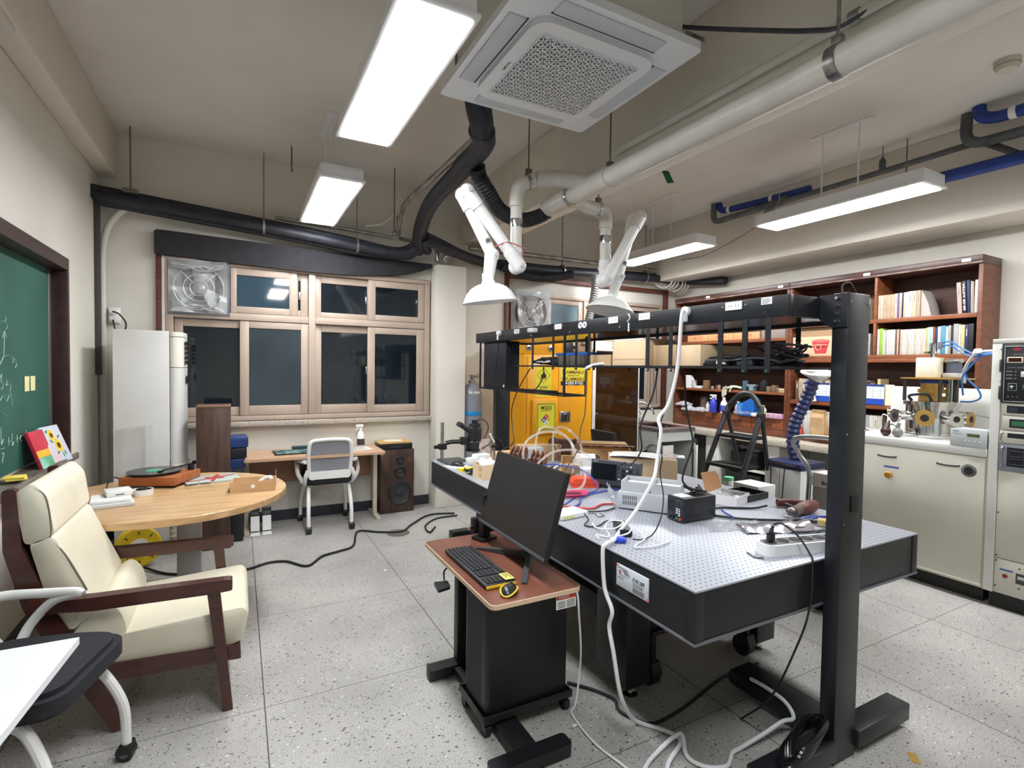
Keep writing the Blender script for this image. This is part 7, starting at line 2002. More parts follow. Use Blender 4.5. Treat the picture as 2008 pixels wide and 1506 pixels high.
def calendar(y0,y1,z0,label,blue=True):
    t = thing('desk_calendar',label,'calendar',(XF,(y0 + y1) / 2,z0))
    MB().box(XF - 0.004,XF - 0.001,y0,y1,z0,z0 + 0.185).build('sheet',mat('calendar_white',(222,226,230),0.6),t)
    MB().box(XF - 0.0048,XF - 0.0042,y0,y1,z0 + 0.0,z0 + 0.055).build('blue_footer',mat('calendar_blue',(32,76,176),0.5),t)
    MB().box(XF - 0.0048,XF - 0.0042,y0,y1,z0 + 0.165,z0 + 0.185).build('blue_header',mat('calendar_navy',(30,62,128),0.5),t)
    b = MB()
    for k in range(4): b.box(XF - 0.0046,XF - 0.0042,y0 + 0.005,y1 - 0.005,z0 + 0.075 + k * 0.024,z0 + 0.0765 + k * 0.024)
    for k in range(4): b.box(XF - 0.0047,XF - 0.0042,y0 + (y1 - y0) * (k + 0.5) / 4,y0 + (y1 - y0) * (k + 0.5) / 4 + 0.0015,z0 + 0.06,z0 + 0.165)
    b.build('grid_lines',mat('grey_print',(0,0,0)),t)


calendar(3.03,3.30,1.2138,'blue and white desk calendar on the third shelf, left of the near rack post')
calendar(2.545,2.79,1.2138,'blue and white desk calendar on the third shelf, right of the near rack post')
tag(MB().box(XF + 0.003,XF + 0.01,2.47,2.54,1.2138,1.40).build('cream_card',mat('cream_print',(0,0,0))),'cream card standing beside the right desk calendar','card')
t = thing('small_bell','small white figurine standing before the left desk calendar','figurine',(XF - 0.01,3.18,1.2135))
MB().lathe([(0.022,0),(0.02,0.01),(0.01,0.04),(0.008,0.06),(0.014,0.075),(0.012,0.09),(0.0,0.095)],(XF + 0.03 - 0.055,3.17,1.2135),n=16).build('body',M_WHITE,t)
# paper bag, red bag on the bottom shelf
b = MB()
P = [(-0.075,-0.06),(0.075,-0.06),(0.075,0.06),(-0.075,0.06)]
rings = []
rnd = random.Random(8)
for i in range(8):
    z_ = 0.8605 + i * 0.038
    s_ = 1.0 - 0.03 * i
    rings.append([b._v((XF - 0.01 + p[1] * s_ * (1 if i < 6 else 0.45) + rnd.uniform(-0.006,0.006),3.10 + p[0] * s_ + rnd.uniform(-0.008,0.008) + 0.004 * i,z_ + rnd.uniform(-0.003,0.003) * (i > 0))) for p in MB().rounded(P,0.02,3)])
b.skin(rings)
tag(b.build('paper_bag',mat('brown_paper_bag',(190,156,116),0.75,col2=(172,138,100),scale=8,bump=0.4)),'crumpled brown paper bag on the bottom shelf beside the blue hose','bag')
tag(MB().at((XF - 0.02,3.36,0.8605),0.2).prism([(-0.03,0),(0.03,0),(0.035,0.075),(-0.01,0.085),(-0.03,0.07)],(0,-0.03,0),(0,1,0),(0,0,1),(0.05,0.0,0)).build('red_pouch',mat('coral_red_pouch',(214,76,68),0.5)),'coral red pouch on the bottom shelf left of the blue hose','pouch')

# ramen carton
t = thing('noodle_carton','kraft noodle carton printed with a red bowl on the second shelf','carton',(5.26,3.25,1.668))
MB().box(XF + 0.012,XF + 0.26,3.02,3.44,1.668,1.862,0.002).build('box',mat('noodle_kraft',(214,186,152),0.7),t)
X_ = XF + 0.0112
U,Vv = (0,-1,0),(0,0,1)
Mr = mat('noodle_red',(196,58,60),0.55)
b = MB().prism([(0.045,0),(0.155,0),(0.19,0.125),(0.01,0.125)],(X_,3.245,1.69),U,Vv,(0.0005,0,0))
pn = b.build('red_bowl_print',Mr,t)
pl_ = [(0.10 + 0.092 * math.cos(2 * PI * k / 28),0.128 + 0.016 * math.sin(2 * PI * k / 28)) for k in range(28)]
MB().prism(pl_,(X_ - 0.0008,3.245,1.69),U,Vv,(0.0005,0,0)).build('bowl_rim',mat('noodle_pale_red',(216,110,104),0.55),pn)
MB().box(X_ - 0.0009,X_ - 0.0003,3.075,3.22,1.775,1.781).build('cream_line',mat('noodle_kraft',(0,0,0)),pn)
MB().torus((X_ - 0.0005,3.168,1.755),(1,0,0),0.029,0.003,28,6).build('emblem_ring',mat('noodle_kraft',(0,0,0)),pn)
MB().text('육개장',(X_ - 0.0008,3.187,1.748),U,Vv,0.014,0.04,bold=True).build('lettering',M_INK,pn,smooth=False)
MB().text('사발면',(X_ - 0.0008,3.138,1.752),U,Vv,0.014,0.045,bold=True).build('lettering',M_INK,pn,smooth=False)
MB().prism([(0.014 * math.cos(2 * PI * k / 18),0.009 * math.sin(2 * PI * k / 18)) for k in range(18)],(X_ - 0.0005,3.405,1.83),U,Vv,(0.0005,0,0)).build('red_mark',Mr,t)
MB().text('농심',(X_ - 0.0003,3.385,1.822),U,Vv,0.016,0.04,bold=True).build('lettering',mat('brown_ink',(0,0,0)),t,smooth=False)
for k in range(3):
    lb = MB().box(X_ - 0.0004,X_ - 0.0001,3.33,3.415,1.682 + k * 0.044,1.712 + k * 0.044).build('info_panel',mat('noodle_pale',(224,206,176),0.6),t)
    MB().box(X_ - 0.0008,X_ - 0.0005,3.34,3.39,1.69 + k * 0.044,1.704 + k * 0.044).build('info_print',mat('brown_ink',(0,0,0)),lb)
tag(MB().box(XF + 0.04,XF + 0.28,2.98,3.39,1.863,1.956 - 0.001,0.002).build('carton',mat('dim_kraft',(170,140,108),0.75)),'plain brown carton lying on top of the noodle carton','carton')

# flat boxes on the top shelf of the far bookcase
for i,(y0,y1,l_) in enumerate(((4.565,4.89,'flat orange-brown box with red lettering on the top shelf, leftmost'),(4.19,4.56,'flat orange-brown box with red lettering on the top shelf, middle'),(3.84,4.185,'flat orange-brown box with red lettering on the top shelf, rightmost'))):
    t = thing('flat_carton',l_,'carton',(5.28,(y0 + y1) / 2,1.8725),group='flat lettered cartons')
    MB().box(XF + 0.016,XF + 0.26,y0,y1,1.8725,1.952,0.002).build('box',mat('orange_kraft',(206,156,108),0.65),t)
    MB().text('화 인 지',(XF + 0.0152,(y0 + y1) / 2 + 0.06,1.90),(0,-1,0),(0,0,1),0.028,0.13,bold=True).build('lettering',mat('noodle_red',(0,0,0)),t,smooth=False)
tag(MB().box(XF + 0.02,XF + 0.26,3.53,3.82,1.8725,1.96,0.002).build('grey_carton',mat('grey_carton',(142,130,124),0.7)),'grey carton at the right end of the top shelf of the far bookcase','carton')
# shelf at rack height
tag(MB().at((XF + 0.1,4.62,1.5755),0.2).prism([(-0.06,0),(0.12,0),(0.12,0.05),(0.03,0.12),(-0.02,0.10)],(0,-0.05,0),(0,1,0),(0,0,1),(0.08,0,0)).build('red_brown_box',mat('rust_box',(150,84,58),0.6)),'rust coloured box with open flap on the far bookcase','box')
tag(MB().at((XF + 0.1,4.40,1.5755),0).sheet((-0.06,-0.10,0.0),(0.14,0,0.02),(0,0.22,0.06),8,8,0.018,0.001).build('plastic_bag',M_BAGCLR),'crumpled clear bag on the far bookcase right of the rust box','bag')
tag(MB().at((XF + 0.1,4.08,1.5755),0).sheet((-0.06,-0.10,0.0),(0.14,0,0.02),(0,0.2,0.05),8,8,0.015,0.001).build('plastic_bag',mat('milky_bubble_wrap',(0,0,0))),'milky plastic bag on the far bookcase, right of the clear one','bag')
# third shelf items
zs = 1.2785
t = thing('white_dispenser','white plastic dispenser at the left end of the far bookcase','container',(XF + 0.08,4.88,zs))
MB().prism([(-0.05,0),(0.05,0),(0.045,0.06),(0.0,0.16),(-0.05,0.165)],(XF + 0.03,4.88,zs),(0,-1,0),(0,0,1),(0.09,0,0)).build('body',M_WHITE,t)
MB().box(XF + 0.04,XF + 0.11,4.80,4.83,zs,zs + 0.10,0.004).build('nozzle',M_CLEAR,t)
tag(MB().lathe([(0.042,0),(0.044,0.004),(0.044,0.10),(0.04,0.105)],(XF + 0.06,4.60,zs),n=20).build('amber_jar',mat('amber_glass',(150,116,84),0.2,alpha=0.75)),'small amber jar on the third shelf of the far bookcase','jar')
tag(MB().box(XF + 0.03,XF + 0.12,4.66,4.78,zs,zs + 0.03,0.004).build('white_tray',M_WHITE),'low white tray left of the amber jar','tray')
for k in range(5):
    tag(MB().lathe([(0.018,0),(0.018,0.03 + 0.008 * (k % 3)),(0.012,0.036 + 0.008 * (k % 3))],(XF + 0.05 + 0.02 * (k % 2),4.50 - 0.05 * k,zs),n=14).build('orange_vial',mat('copper_brown',(0,0,0)) if k % 2 else mat('dull_cap',(150,140,134),0.5)),'little orange-brown vial in the group right of the amber jar','vial','vials on the third shelf')
b = MB()
b.tube([(XF + 0.06,4.08,zs + 0.02),(XF + 0.05,4.13,zs + 0.035),(XF + 0.02,4.19,zs + 0.04),(XF + 0.0,4.23,zs + 0.022)],0.035,n=12,flat=0.45,radii=[0.03,0.035,0.036,0.03])
for k in range(4):
    b.tube([(XF + 0.012 - 0.012 * k,4.205 + 0.008 * k,zs + 0.03),(XF - 0.012 - 0.008 * k,4.235 + 0.012 * k,zs + 0.012),(XF - 0.022 - 0.004 * k,4.24 + 0.014 * k,zs - 0.03 - 0.012 * k),(XF - 0.024,4.236 + 0.014 * k,zs - 0.055 - 0.012 * k)],0.0075,n=8)
b.tube([(XF + 0.0,4.17,zs + 0.03),(XF - 0.025,4.17,zs + 0.02),(XF - 0.03,4.18,zs - 0.02)],0.008,n=8)
tag(b.build('rubber_glove',mat('pale_rubber_glove',(196,196,178),0.6)),'pale rubber glove hanging over the third shelf edge','glove')
tag(MB().cyl((XF + 0.05,4.03,zs),(XF + 0.05,4.03,zs + 0.115),0.032,n=20).build('blue_grey_can',mat('blue_grey_can',(72,96,112),0.5)),'blue-grey can on the third shelf right of the glove','can')
tag(MB().box(XF + 0.01,XF + 0.07,3.90,3.96,zs,zs + 0.05,0.004).prism([(-0.05,0.05),(0.05,0.05),(0.06,0.075),(-0.06,0.075)],(XF + 0.01,3.93,zs),(0,1,0),(0,0,1),(0.05,0,0)).build('grey_funnel',mat('blue_grey_funnel',(120,142,150),0.5)),'blue-grey plastic funnel right of the can','funnel')
tag(MB().lathe([(0.045,0),(0.05,0.01),(0.05,0.09),(0.03,0.115),(0.03,0.13)],(XF + 0.10,3.82,zs),n=20).build('dark_jar',mat('dark_glass',(44,44,48),0.2)),'dark glass jar on the third shelf','jar')
for k,(y_,w_,h_) in enumerate(((3.72,0.03,0.06),(3.66,0.028,0.075),(3.61,0.025,0.05))):
    tag(MB().box(XF + 0.02,XF + 0.08,y_ - w_,y_ + w_ * 0.7,zs,zs + h_,0.003).build('wooden_block',mat('grey_wood_block',(120,96,78),0.7)),('weathered wood block on the third shelf, left of three','weathered wood block on the third shelf, tallest of three','weathered wood block on the third shelf, right of three')[k],'block','wood blocks')
t = thing('drilled_block','pale wooden block with two round holes at the right end of the shelf','block',(XF + 0.02,3.545,zs))
MB().box(XF - 0.004,XF + 0.045,3.515,3.575,zs,zs + 0.042,0.003).build('block',mat('pale_wood_block',(206,176,136),0.6),t)
for y_ in (3.53,3.56): MB().cyl((XF - 0.0045,y_,zs + 0.02),(XF - 0.0052,y_,zs + 0.02),0.007,n=14).build('hole',M_INK,t)
# bottom shelf items of the far bookcase
zs = 0.9955


def bottle(x,y,z,r,h,m_body,label,cap=None,spray=False,lab=None):
    t = thing('bottle',label,'bottle',(x,y,z))
    MB().lathe([(r * 0.94,0),(r,0.005),(r,h * 0.6),(r * 0.75,h * 0.74),(r * 0.38,h * 0.84),(r * 0.36,h * 0.9)],(x,y,z),n=20).build('body',m_body,t)
    if lab: MB().lathe([(r * 1.01,h * 0.12),(r * 1.012,h * 0.13),(r * 1.012,h * 0.5),(r * 1.01,h * 0.51)],(x,y,z),n=20,caps=False).build('label',lab,t)
    if spray:
        b = MB().cyl((x,y,z + h * 0.9),(x,y,z + h * 0.97),r * 0.42,n=14).cbox((x,y + 0.004,z + h * 1.03),(r * 0.7,r * 2.0,h * 0.1),0.006).prism([(0,0),(0.014,0),(0.006,-0.04),(0.0,-0.04)],(x - 0.006,y - r * 0.9,z + h * 0.99),(0,1,0),(0,0,1),(0.012,0,0))
        b.build('trigger',cap or M_WHITE,t)
    else:
        MB().cyl((x,y,z + h * 0.9),(x,y,z + h),r * 0.45,n=16).build('cap',cap or M_WHITE,t)
    return t


M_BLUEL = mat('blue_liquid_bottle',(38,66,178),0.2,col2=(84,70,186),scale=4)
bottle(XF - 0.02,4.42,zs,0.043,0.20,M_BLUEL,'blue spray bottle with white trigger on the far bookcase',spray=True)
bottle(XF + 0.04,4.33,zs,0.04,0.14,mat('deep_blue_plastic',(34,42,150),0.35),'deep blue bottle right of the spray bottle',cap=M_BLUEL)
bottle(XF - 0.02,4.265,zs,0.04,0.19,M_WHITE,'white bottle with wide cap right of the deep blue bottle',lab=mat('blue_label',(70,86,160),0.5))
bottle(XF + 0.05,4.50,zs,0.03,0.16,mat('pale_clear_bottle',(196,202,208),0.2,alpha=0.7),'clear wash bottle left of the blue spray bottle',spray=True)
bottle(XF + 0.02,4.54,zs,0.022,0.12,M_WHITE,'slim white bottle at the left of the bottle group')
bottle(XF - 0.02,3.74,zs,0.034,0.135,M_WHITE,'white bottle with green cap and label right of the ladder arch',cap=mat('lime_cap',(150,206,60),0.4),lab=mat('green_label',(170,206,120),0.5))
bottle(XF + 0.08,4.14,zs,0.04,0.15,mat('pinkish_bottle',(214,190,200),0.3,alpha=0.85),'pale pink bottle behind the blue jug')
t = thing('blue_jug','blue plastic measuring jug on the far bookcase','jug',(XF + 0.02,3.96,zs))
MB().box(XF - 0.04,XF + 0.05,3.99,4.07,zs,zs + 0.14,0.01).build('left_compartment',mat('azure_plastic',(40,124,206),0.35),t)
MB().prism([(0,0),(0.15,0),(0.15,0.21),(0.10,0.20),(0.0,0.15)],(XF - 0.045,3.99,zs),(0,-1,0),(0,0,1),(0.11,0,0)).build('scoop',mat('blue_scoop_plastic',(34,100,186),0.35),t)
b = MB()
for k in range(3): b.box(XF - 0.0408,XF - 0.0402,4.02,4.05,zs + 0.06 + 0.022 * k,zs + 0.064 + 0.022 * k)
b.build('scale_marks',M_PAPER,t)
tag(MB().at((XF - 0.02,3.94,zs),0).sheet((-0.04,-0.14,0.0),(0.06,0,0.0),(0,0.30,0.0),6,12,0.008,0.02,fn=lambda a,c: 0.025).build('plastic_pack',M_BAGCLR),'long clear plastic pack in front of the blue jug','pack')
b = MB()
b.box(XF - 0.03,XF + 0.06,3.52,3.72,zs,zs + 0.05,0.004)
pk = tag(b.build('pink_carton',mat('lilac_pink_carton',(206,168,190),0.5)),'lilac pink flat carton at the right end of the bottom shelf','carton')
b = MB()
for k in range(3): b.torus((XF - 0.0305,3.67 - 0.06 * k,zs + 0.025),(1,0,0),0.013,0.002,18,5)
b.build('ring_print',mat('plum_print',(130,70,110),0.5),pk)
for i,(y_,z_,l_) in enumerate(((4.83,0.0,'clear bag of white parts at the left end of the bottom shelf'),(4.66,0.0,'flat bag of white parts left of the bottles'),(4.93,0.055,'clear bag of dark parts on top of the left bag'))):
    tag(MB().at((XF - 0.03,y_,zs + z_),0).sheet((-0.03,-0.10,0.0),(0.13,0,0.0),(0,0.17,0.0),8,10,0.008,0.022,fn=lambda a,c: 0.03 * math.sin(a * PI) * math.sin(c * PI)).build('parts_bag',mat('cloudy_bag',(206,208,212),0.2,alpha=0.8,bump=0.5,scale=30)),l_,'bag')
t = thing('glass_globe','dim glass jar with brown lid behind the parts bags','jar',(XF + 0.12,4.68,zs))
MB().lathe([(0.05,0),(0.065,0.02),(0.065,0.14),(0.06,0.16)],(XF + 0.14,4.68,zs),n=24).build('jar',mat('dim_jar_glass',(92,78,70),0.2),t)
MB().cyl((XF + 0.14,4.68,zs + 0.1605),(XF + 0.14,4.68,zs + 0.185),0.064,n=24).build('lid',mat('dark_lid',(52,44,42),0.5),t)
for i,(y_,l_) in enumerate(((4.20,'crumpled white tissue right of the white bottle'),(3.83,'crumpled white tissue left of the lilac pink carton'))):
    tag(MB().ball((XF - 0.05,y_,zs + 0.022),0.035,10,7,(0.8,1.1,0.6)).build('tissue',M_PAPER),l_,'tissue')

# ---- counter and base cabinets under the bookcases
t = thing('counter','long worn stone counter carrying the bookcases','counter',(5.15,3.5,0))
MB().box(4.901,5.475,2.45,5.40,0.735,0.795,0.004).build('counter_top',M_COUNTER,t)
for y0,y1 in ((4.17,4.36),(3.41,3.56),(2.46,2.60)):
    MB().box(4.95,5.44,y0,y1,0.0,0.734,0.003).build('pier',M_CABW,t)
MB().box(5.441,5.47,2.46,5.39,0.0,0.734).build('back_board',mat('dim_white_board',(190,186,178),0.6),t)
MB().box(4.97,5.44,3.561,4.169,0.40,0.42).build('inner_shelf',M_CABW,t)
tag(MB().box(5.0,5.35,3.70,4.05,0.421,0.60,0.01).build('black_device',M_BLACK),'black device box on the shelf under the counter behind the ladder','device')
tag(MB().at((5.1,3.86,0.6005),0).sheet((-0.08,-0.1,0.0),(0.16,0,0.02),(0,0.2,0.05),7,7,0.015,0.001).build('plastic_bag',M_BAGCLR),'crumpled clear bag on the black device under the counter','bag')
tag(MB().box(4.98,5.35,3.64,4.1,0.0,0.36,0.01).build('black_crate',M_BLACK),'black crate on the floor under the counter behind the ladder','crate')
t = thing('black_camera_rig','black tool on the counter ledge behind the white extractor unit','tool',(5.1,2.9,0))
MB().box(5.0,5.38,2.66,3.15,0.0,0.50,0.01).build('case',mat('dark_case',(58,56,54),0.6),t)
MB().box(5.02,5.12,2.75,3.0,0.5005,0.56,0.01).build('handle_box',M_BLACK,t)
MB().cyl((5.05,2.93,0.561),(5.05,2.93,0.64),0.012,n=12).cyl((5.05,2.93,0.64),(5.05,2.93,0.665),0.02,n=12).build('knob',M_BLACK,t)

# ---- sink cabinet
t = thing('sink_cabinet','white sink cabinet with dark top and open doors beside the glass cabinet','sink cabinet',(4.62,4.95,0))
b = MB()
b.box(4.36,4.90,4.50,4.52,0.66,0.775).box(4.36,4.378,4.521,5.39,0.08,0.775).box(4.882,4.90,4.521,5.39,0.08,0.775).box(4.378,4.882,5.37,5.39,0.08,0.775).box(4.378,4.882,4.521,5.369,0.08,0.1).box(4.38,4.88,4.56,5.38,0.0,0.079)
b.build('carcass',mat('pale_green_white_cabinet',(206,210,206),0.4),t)
tp = MB()
tp.box(4.34,4.897,4.48,4.60,0.776,0.815,0.003).box(4.34,4.42,4.601,5.40,0.776,0.815).box(4.84,4.899,4.601,5.40,0.776,0.815).box(4.421,4.839,5.12,5.40,0.776,0.815)
tp.build('sink_top',mat('dark_stained_worktop',(92,88,86),0.4,col2=(120,110,106),scale=8),t)
bs = MB()
bs.box(4.42,4.84,4.6,5.12,0.64,0.65).box(4.42,4.43,4.6,5.12,0.651,0.80).box(4.83,4.84,4.6,5.12,0.651,0.80).box(4.431,4.829,4.6,4.61,0.651,0.80).box(4.431,4.829,5.11,5.12,0.651,0.80)
bs.build('basin',mat('dull_steel_basin',(70,70,72),0.35,0.6),t)
MB().tube([(4.425,4.605,0.8165),(4.835,4.605,0.8165),(4.835,5.115,0.8165),(4.425,5.115,0.8165)],0.004,n=6,closed=True,smooth=False).build('red_seal',mat('dull_red_sealant',(166,96,96),0.5),t)
MB().cyl((4.50,4.56,0.8155),(4.50,4.56,0.84),0.014,n=14).build('drain_plug',M_STEEL,t)
# doors
dr = MB().box(4.385,4.545,4.478,4.498,0.1,0.62,0.003).build('door',M_CABW,t)
MB().box(4.385,4.545,4.476,4.499,0.621,0.655,0.003).build('black_edge',M_BLACK,dr)
dr2 = MB().at((4.885,4.49,0),-0.75).box(-0.0,0.022,-0.36,0.0,0.09,0.65,0.003).build('door',M_CABW,t)
MB().at((4.885,4.49,0),-0.75).box(-0.001,0.023,-0.36,0.0,0.651,0.69,0.003).build('black_edge',M_BLACK,dr2)
for z_ in (0.2,0.58):
    MB().at((4.885,4.49,0),-0.75).box(-0.03,-0.001,-0.08,-0.02,z_ - 0.02,z_ + 0.02,0.004).build('hinge',M_STEEL,dr2)
t = thing('tap','chrome gooseneck tap with white hose coil on the sink','tap',(4.6,5.2,0.815))
MB().cyl((4.55,5.22,0.8155),(4.55,5.22,0.88),0.022,n=16).tube([(4.55,5.22,0.88),(4.55,5.22,1.0),(4.58,5.18,1.07),(4.66,5.10,1.07),(4.72,5.04,1.0),(4.74,5.02,0.93)],0.012,n=12).build('spout',M_CHROME,t)
b = MB()
for k in range(4): b.torus((4.63,5.20,0.90 + 0.014 * k),(0.3,-1,0.1 * k),0.065,0.01,24,8)
b.build('hose_coil',mat('milky_hose',(206,208,208),0.3),t)
t = thing('red_sign','small red sign with white characters behind the sink','sign',(4.44,5.30,0.815))
MB().box(4.37,4.52,5.30,5.305,0.86,0.96).cyl((4.445,5.3025,0.8155),(4.445,5.3025,0.86),0.006,n=8).build('plate',mat('crimson_sign',(176,40,62),0.5),t)
MB().text('주의',(4.39,5.2992,0.885),(1,0,0),(0,0,1),0.05,0.11,bold=True).build('lettering',M_PAPER,t,smooth=False)
t = thing('round_heater','round steel reflector leaning by the sink cabinet','heater',(4.24,4.62,0))
MB().lathe([(0.0,0.0),(0.06,0.005),(0.115,0.04),(0.13,0.07),(0.134,0.07),(0.12,0.036),(0.06,0.0)],(4.24,4.58,0.50),(0.1,-1,0.15),n=32,caps=False).build('reflector',M_STEEL,t)
MB().cyl((4.24,4.61,0.012),(4.24,4.61,0.44),0.014,n=12).lathe([(0.11,0),(0.11,0.01),(0.02,0.012)],(4.24,4.61,0),n=28).cyl((4.24,4.61,0.44),(4.24,4.585,0.495),0.014,n=12).build('stand',M_BLACK,t)

# ---- yellow flammables cabinet
M_YEL = mat('safety_yellow_paint',(238,168,22),0.32,col2=(232,160,20),scale=3)
M_YELS = mat('sticker_yellow',(226,214,52),0.5)
t = thing('flammables_cabinet','bright yellow safety cabinet with warning signs beside the pilaster','cabinet',(3.16,5.1,0))
YX0,YX1,YY = 2.715,3.615,4.85
MB().box(YX0,YX1,YY,5.36,0.06,1.655,0.006).build('body',M_YEL,t)
MB().box(YX0 + 0.03,YX1 - 0.03,YY + 0.03,5.33,0.0,0.0595).build('base',M_BLACK,t)
d1 = MB().box(YX0 + 0.035,3.143,YY - 0.018,YY - 0.0005,0.09,1.635,0.004).build('door',M_YEL,t)
d2 = MB().box(3.148,YX1 - 0.06,YY - 0.018,YY - 0.0005,0.09,1.635,0.004).build('door',M_YEL,t)
YD = YY - 0.0185
MB().box(2.803,3.122,YD - 0.04,YD,0.785,1.168,0.008).build('document_box',M_YEL,d1)
ms = MB().box(2.843,3.087,YD - 0.0415,YD - 0.0405,0.822,1.127).build('msds_sign',M_YELS,d1)
Ux,Uz = (1,0,0),(0,0,1)
yd = YD - 0.0425
b = MB()
def stripes(b,x0,x1,z0,z1,horiz):
    n = 15 if horiz else 18
    for k in range(n):
        if horiz:
            w = (x1 - x0) / n; a = x0 + k * w
            b.prism([(a,z0),(a + w * 0.5,z0),(a + w * 0.9,z1),(a + w * 0.4,z1)],(0,yd,0),Ux,Uz,(0,0.0006,0))
        else:
            w = (z1 - z0) / n; a = z0 + k * w
            b.prism([(x0,a),(x1,a + w * 0.45),(x1,a + w * 0.9),(x0,a + w * 0.45)],(0,yd,0),Ux,Uz,(0,0.0006,0))
stripes(b,2.849,3.081,0.826,0.842,True); stripes(b,2.849,3.081,1.107,1.123,True)
stripes(b,2.847,2.863,0.845,1.105,False); stripes(b,3.067,3.083,0.845,1.105,False)
b.build('hazard_border',M_INK,ms,smooth=False)
MB().text('MSDS',(2.965,yd,1.075),Ux,Uz,0.036,0.135,center=True,bold=True).build('lettering',M_INK,ms,smooth=False)
MB().box(2.897,3.033,yd,yd + 0.0006,1.044,1.049).build('rule_line',M_INK,ms)
MB().text('Material Safety Data Sheet',(2.965,yd,1.036),Ux,Uz,0.006,0.09,center=True).build('lettering',M_INK,ms,smooth=False)
MB().text('www.kosha.or.kr',(2.965,yd,0.853),Ux,Uz,0.007,0.10,center=True,bold=True).build('lettering',M_INK,ms,smooth=False)
r_ = 0.032
for (dx,dz,c_,s_,tc) in ((0,1,(196,40,40),'S','w'),(-1,0,(44,60,150),'M','w'),(1,0,(232,216,52),'D','k'),(0,-1,(236,236,232),'S','k')):
    cx_,cz_ = 2.965 + dx * r_,0.945 + dz * r_
    q_ = MB().prism([(-r_,0),(0,-r_),(r_,0),(0,r_)],(cx_,yd + 0.0002,cz_),Ux,Uz,(0,0.0005,0)).build('diamond_field',mat('diamond_%d_%d' % (dx,dz),c_,0.5),ms)
    MB().text(s_,(cx_,yd - 0.0002,cz_),Ux,Uz,0.024,center=True,bold=True).build('lettering',M_PAPER if tc == 'w' else M_INK,q_,smooth=False)
# flame sign
fs = MB().box(2.845,3.05,YD - 0.0012,YD - 0.0002,1.19,1.515).build('flame_sign',M_YELS,d1)
yf = YD - 0.0018
b = MB()
cx_,cz_,R1 = 2.948,1.425,0.085
for a in range(4):
    p = [(cx_ + R1 * math.cos(PI / 2 * k),cz_ + R1 * math.sin(PI / 2 * k)) for k in (a,a + 1)]
    d_ = Vector((p[1][0] - p[0][0],p[1][1] - p[0][1])).normalized(); n_ = Vector((-d_.y,d_.x)) * 0.004
    b.prism([(p[0][0],p[0][1]),(p[1][0],p[1][1]),(p[1][0] + n_.x,p[1][1] + n_.y),(p[0][0] + n_.x,p[0][1] + n_.y)],(0,yf,0),Ux,Uz,(0,0.0005,0))
b.build('diamond_outline',M_INK,fs,smooth=False)
fl = [(-0.03,-0.03),(0.028,-0.03),(0.036,-0.005),(0.03,0.02),(0.022,0.005),(0.016,0.03),(0.004,0.05),(0.004,0.025),(-0.008,0.008),(-0.014,0.028),(-0.022,0.008),(-0.028,0.018),(-0.036,-0.006)]
MB().prism([(cx_ + x,cz_ + z) for x,z in fl],(0,yf,0),Ux,Uz,(0,0.0005,0)).build('flame_symbol',M_INK,fs,smooth=False)
MB().box(2.905,2.99,yf,yf + 0.0005,1.384,1.389).build('flame_base',M_INK,fs)
MB().text('인화성물질',(cx_,yf,1.293),Ux,Uz,0.016,0.10,center=True,bold=True).build('lettering',M_INK,fs,smooth=False)
b = MB().box(2.85,3.045,yf,yf + 0.0005,1.307,1.309).box(2.86,2.93,yf,yf + 0.0005,1.27,1.274).box(2.86,2.95,yf,yf + 0.0005,1.255,1.259)
b.build('rule_lines',M_INK,fs)
# flammable sign
g_ = MB().box(3.172,3.508,YD - 0.0012,YD - 0.0002,1.318,1.56).build('flammable_sign',M_YELS,d2)
MB().box(3.172,3.508,yf,yf + 0.0005,1.318,1.362).build('black_band',M_INK,g_)
for s_,z_,h_,w_,m_ in (('FLAMMABLE',1.465,0.036,0.29,M_INKR),('KEEP FIRE AWAY',1.425,0.018,0.16,mat('olive_ink',(110,100,40),0.6)),('INFLAMMABLE',1.388,0.036,0.30,M_INKR),('인화성물질 화기엄금',1.340,0.026,0.27,M_PAPER),('1 2 3',1.522,0.014,0.06,M_INK)):
    MB().text(s_,(3.34 if s_ != '1 2 3' else 3.46,yf - 0.0003,z_),Ux,Uz,h_,w_,center=True,bold=True).build('lettering',mat('maroon_ink',(120,52,30),0.6) if m_ is M_INKR else m_,g_,smooth=False)
for k in range(4): MB().prism([(-0.008,0),(0.008,0),(0,0.014)],(3.20 + 0.045 * k,yf,1.512),Ux,Uz,(0,0.0005,0)).build('symbol',M_INK,g_)
h_ = MB().box(3.165,3.305,YD - 0.012,YD - 0.0002,0.905,1.025,0.012).build('handle_plate',M_STEEL,d2)
MB().box(3.18,3.29,YD - 0.0135,YD - 0.0125,0.92,1.01,0.001).build('handle_recess',mat('dark_recess',(60,58,56),0.4),h_)
MB().tube([(3.20,YD - 0.016,0.99),(3.235,YD - 0.022,0.995),(3.25,YD - 0.022,0.98),(3.25,YD - 0.02,0.93)],0.012,n=10,flat=0.5).build('paddle',M_CHROME,h_)
MB().box(2.775,2.80,YD - 0.0012,YD - 0.0002,1.555,1.575).box(2.78,2.90,YD - 0.0012,YD - 0.0002,1.535,1.555)
tag(MB().box(2.79,2.90,YD - 0.0012,YD - 0.0002,1.54,1.565).build('paper_strip',M_PAPER,d1),'x','x')
for o_ in list(COL.objects):
    if o_.name.startswith('paper_strip') and o_.parent is d1:
        del o_['label']; del o_['category']
t2 = thing('small_yellow_cabinet','small yellow cabinet box on top of the tall yellow safety cabinet','cabinet',(2.95,5.1,1.6555))
MB().box(2.70,3.24,YY,5.30,1.6555,1.86,0.006).build('body',M_YEL,t2)
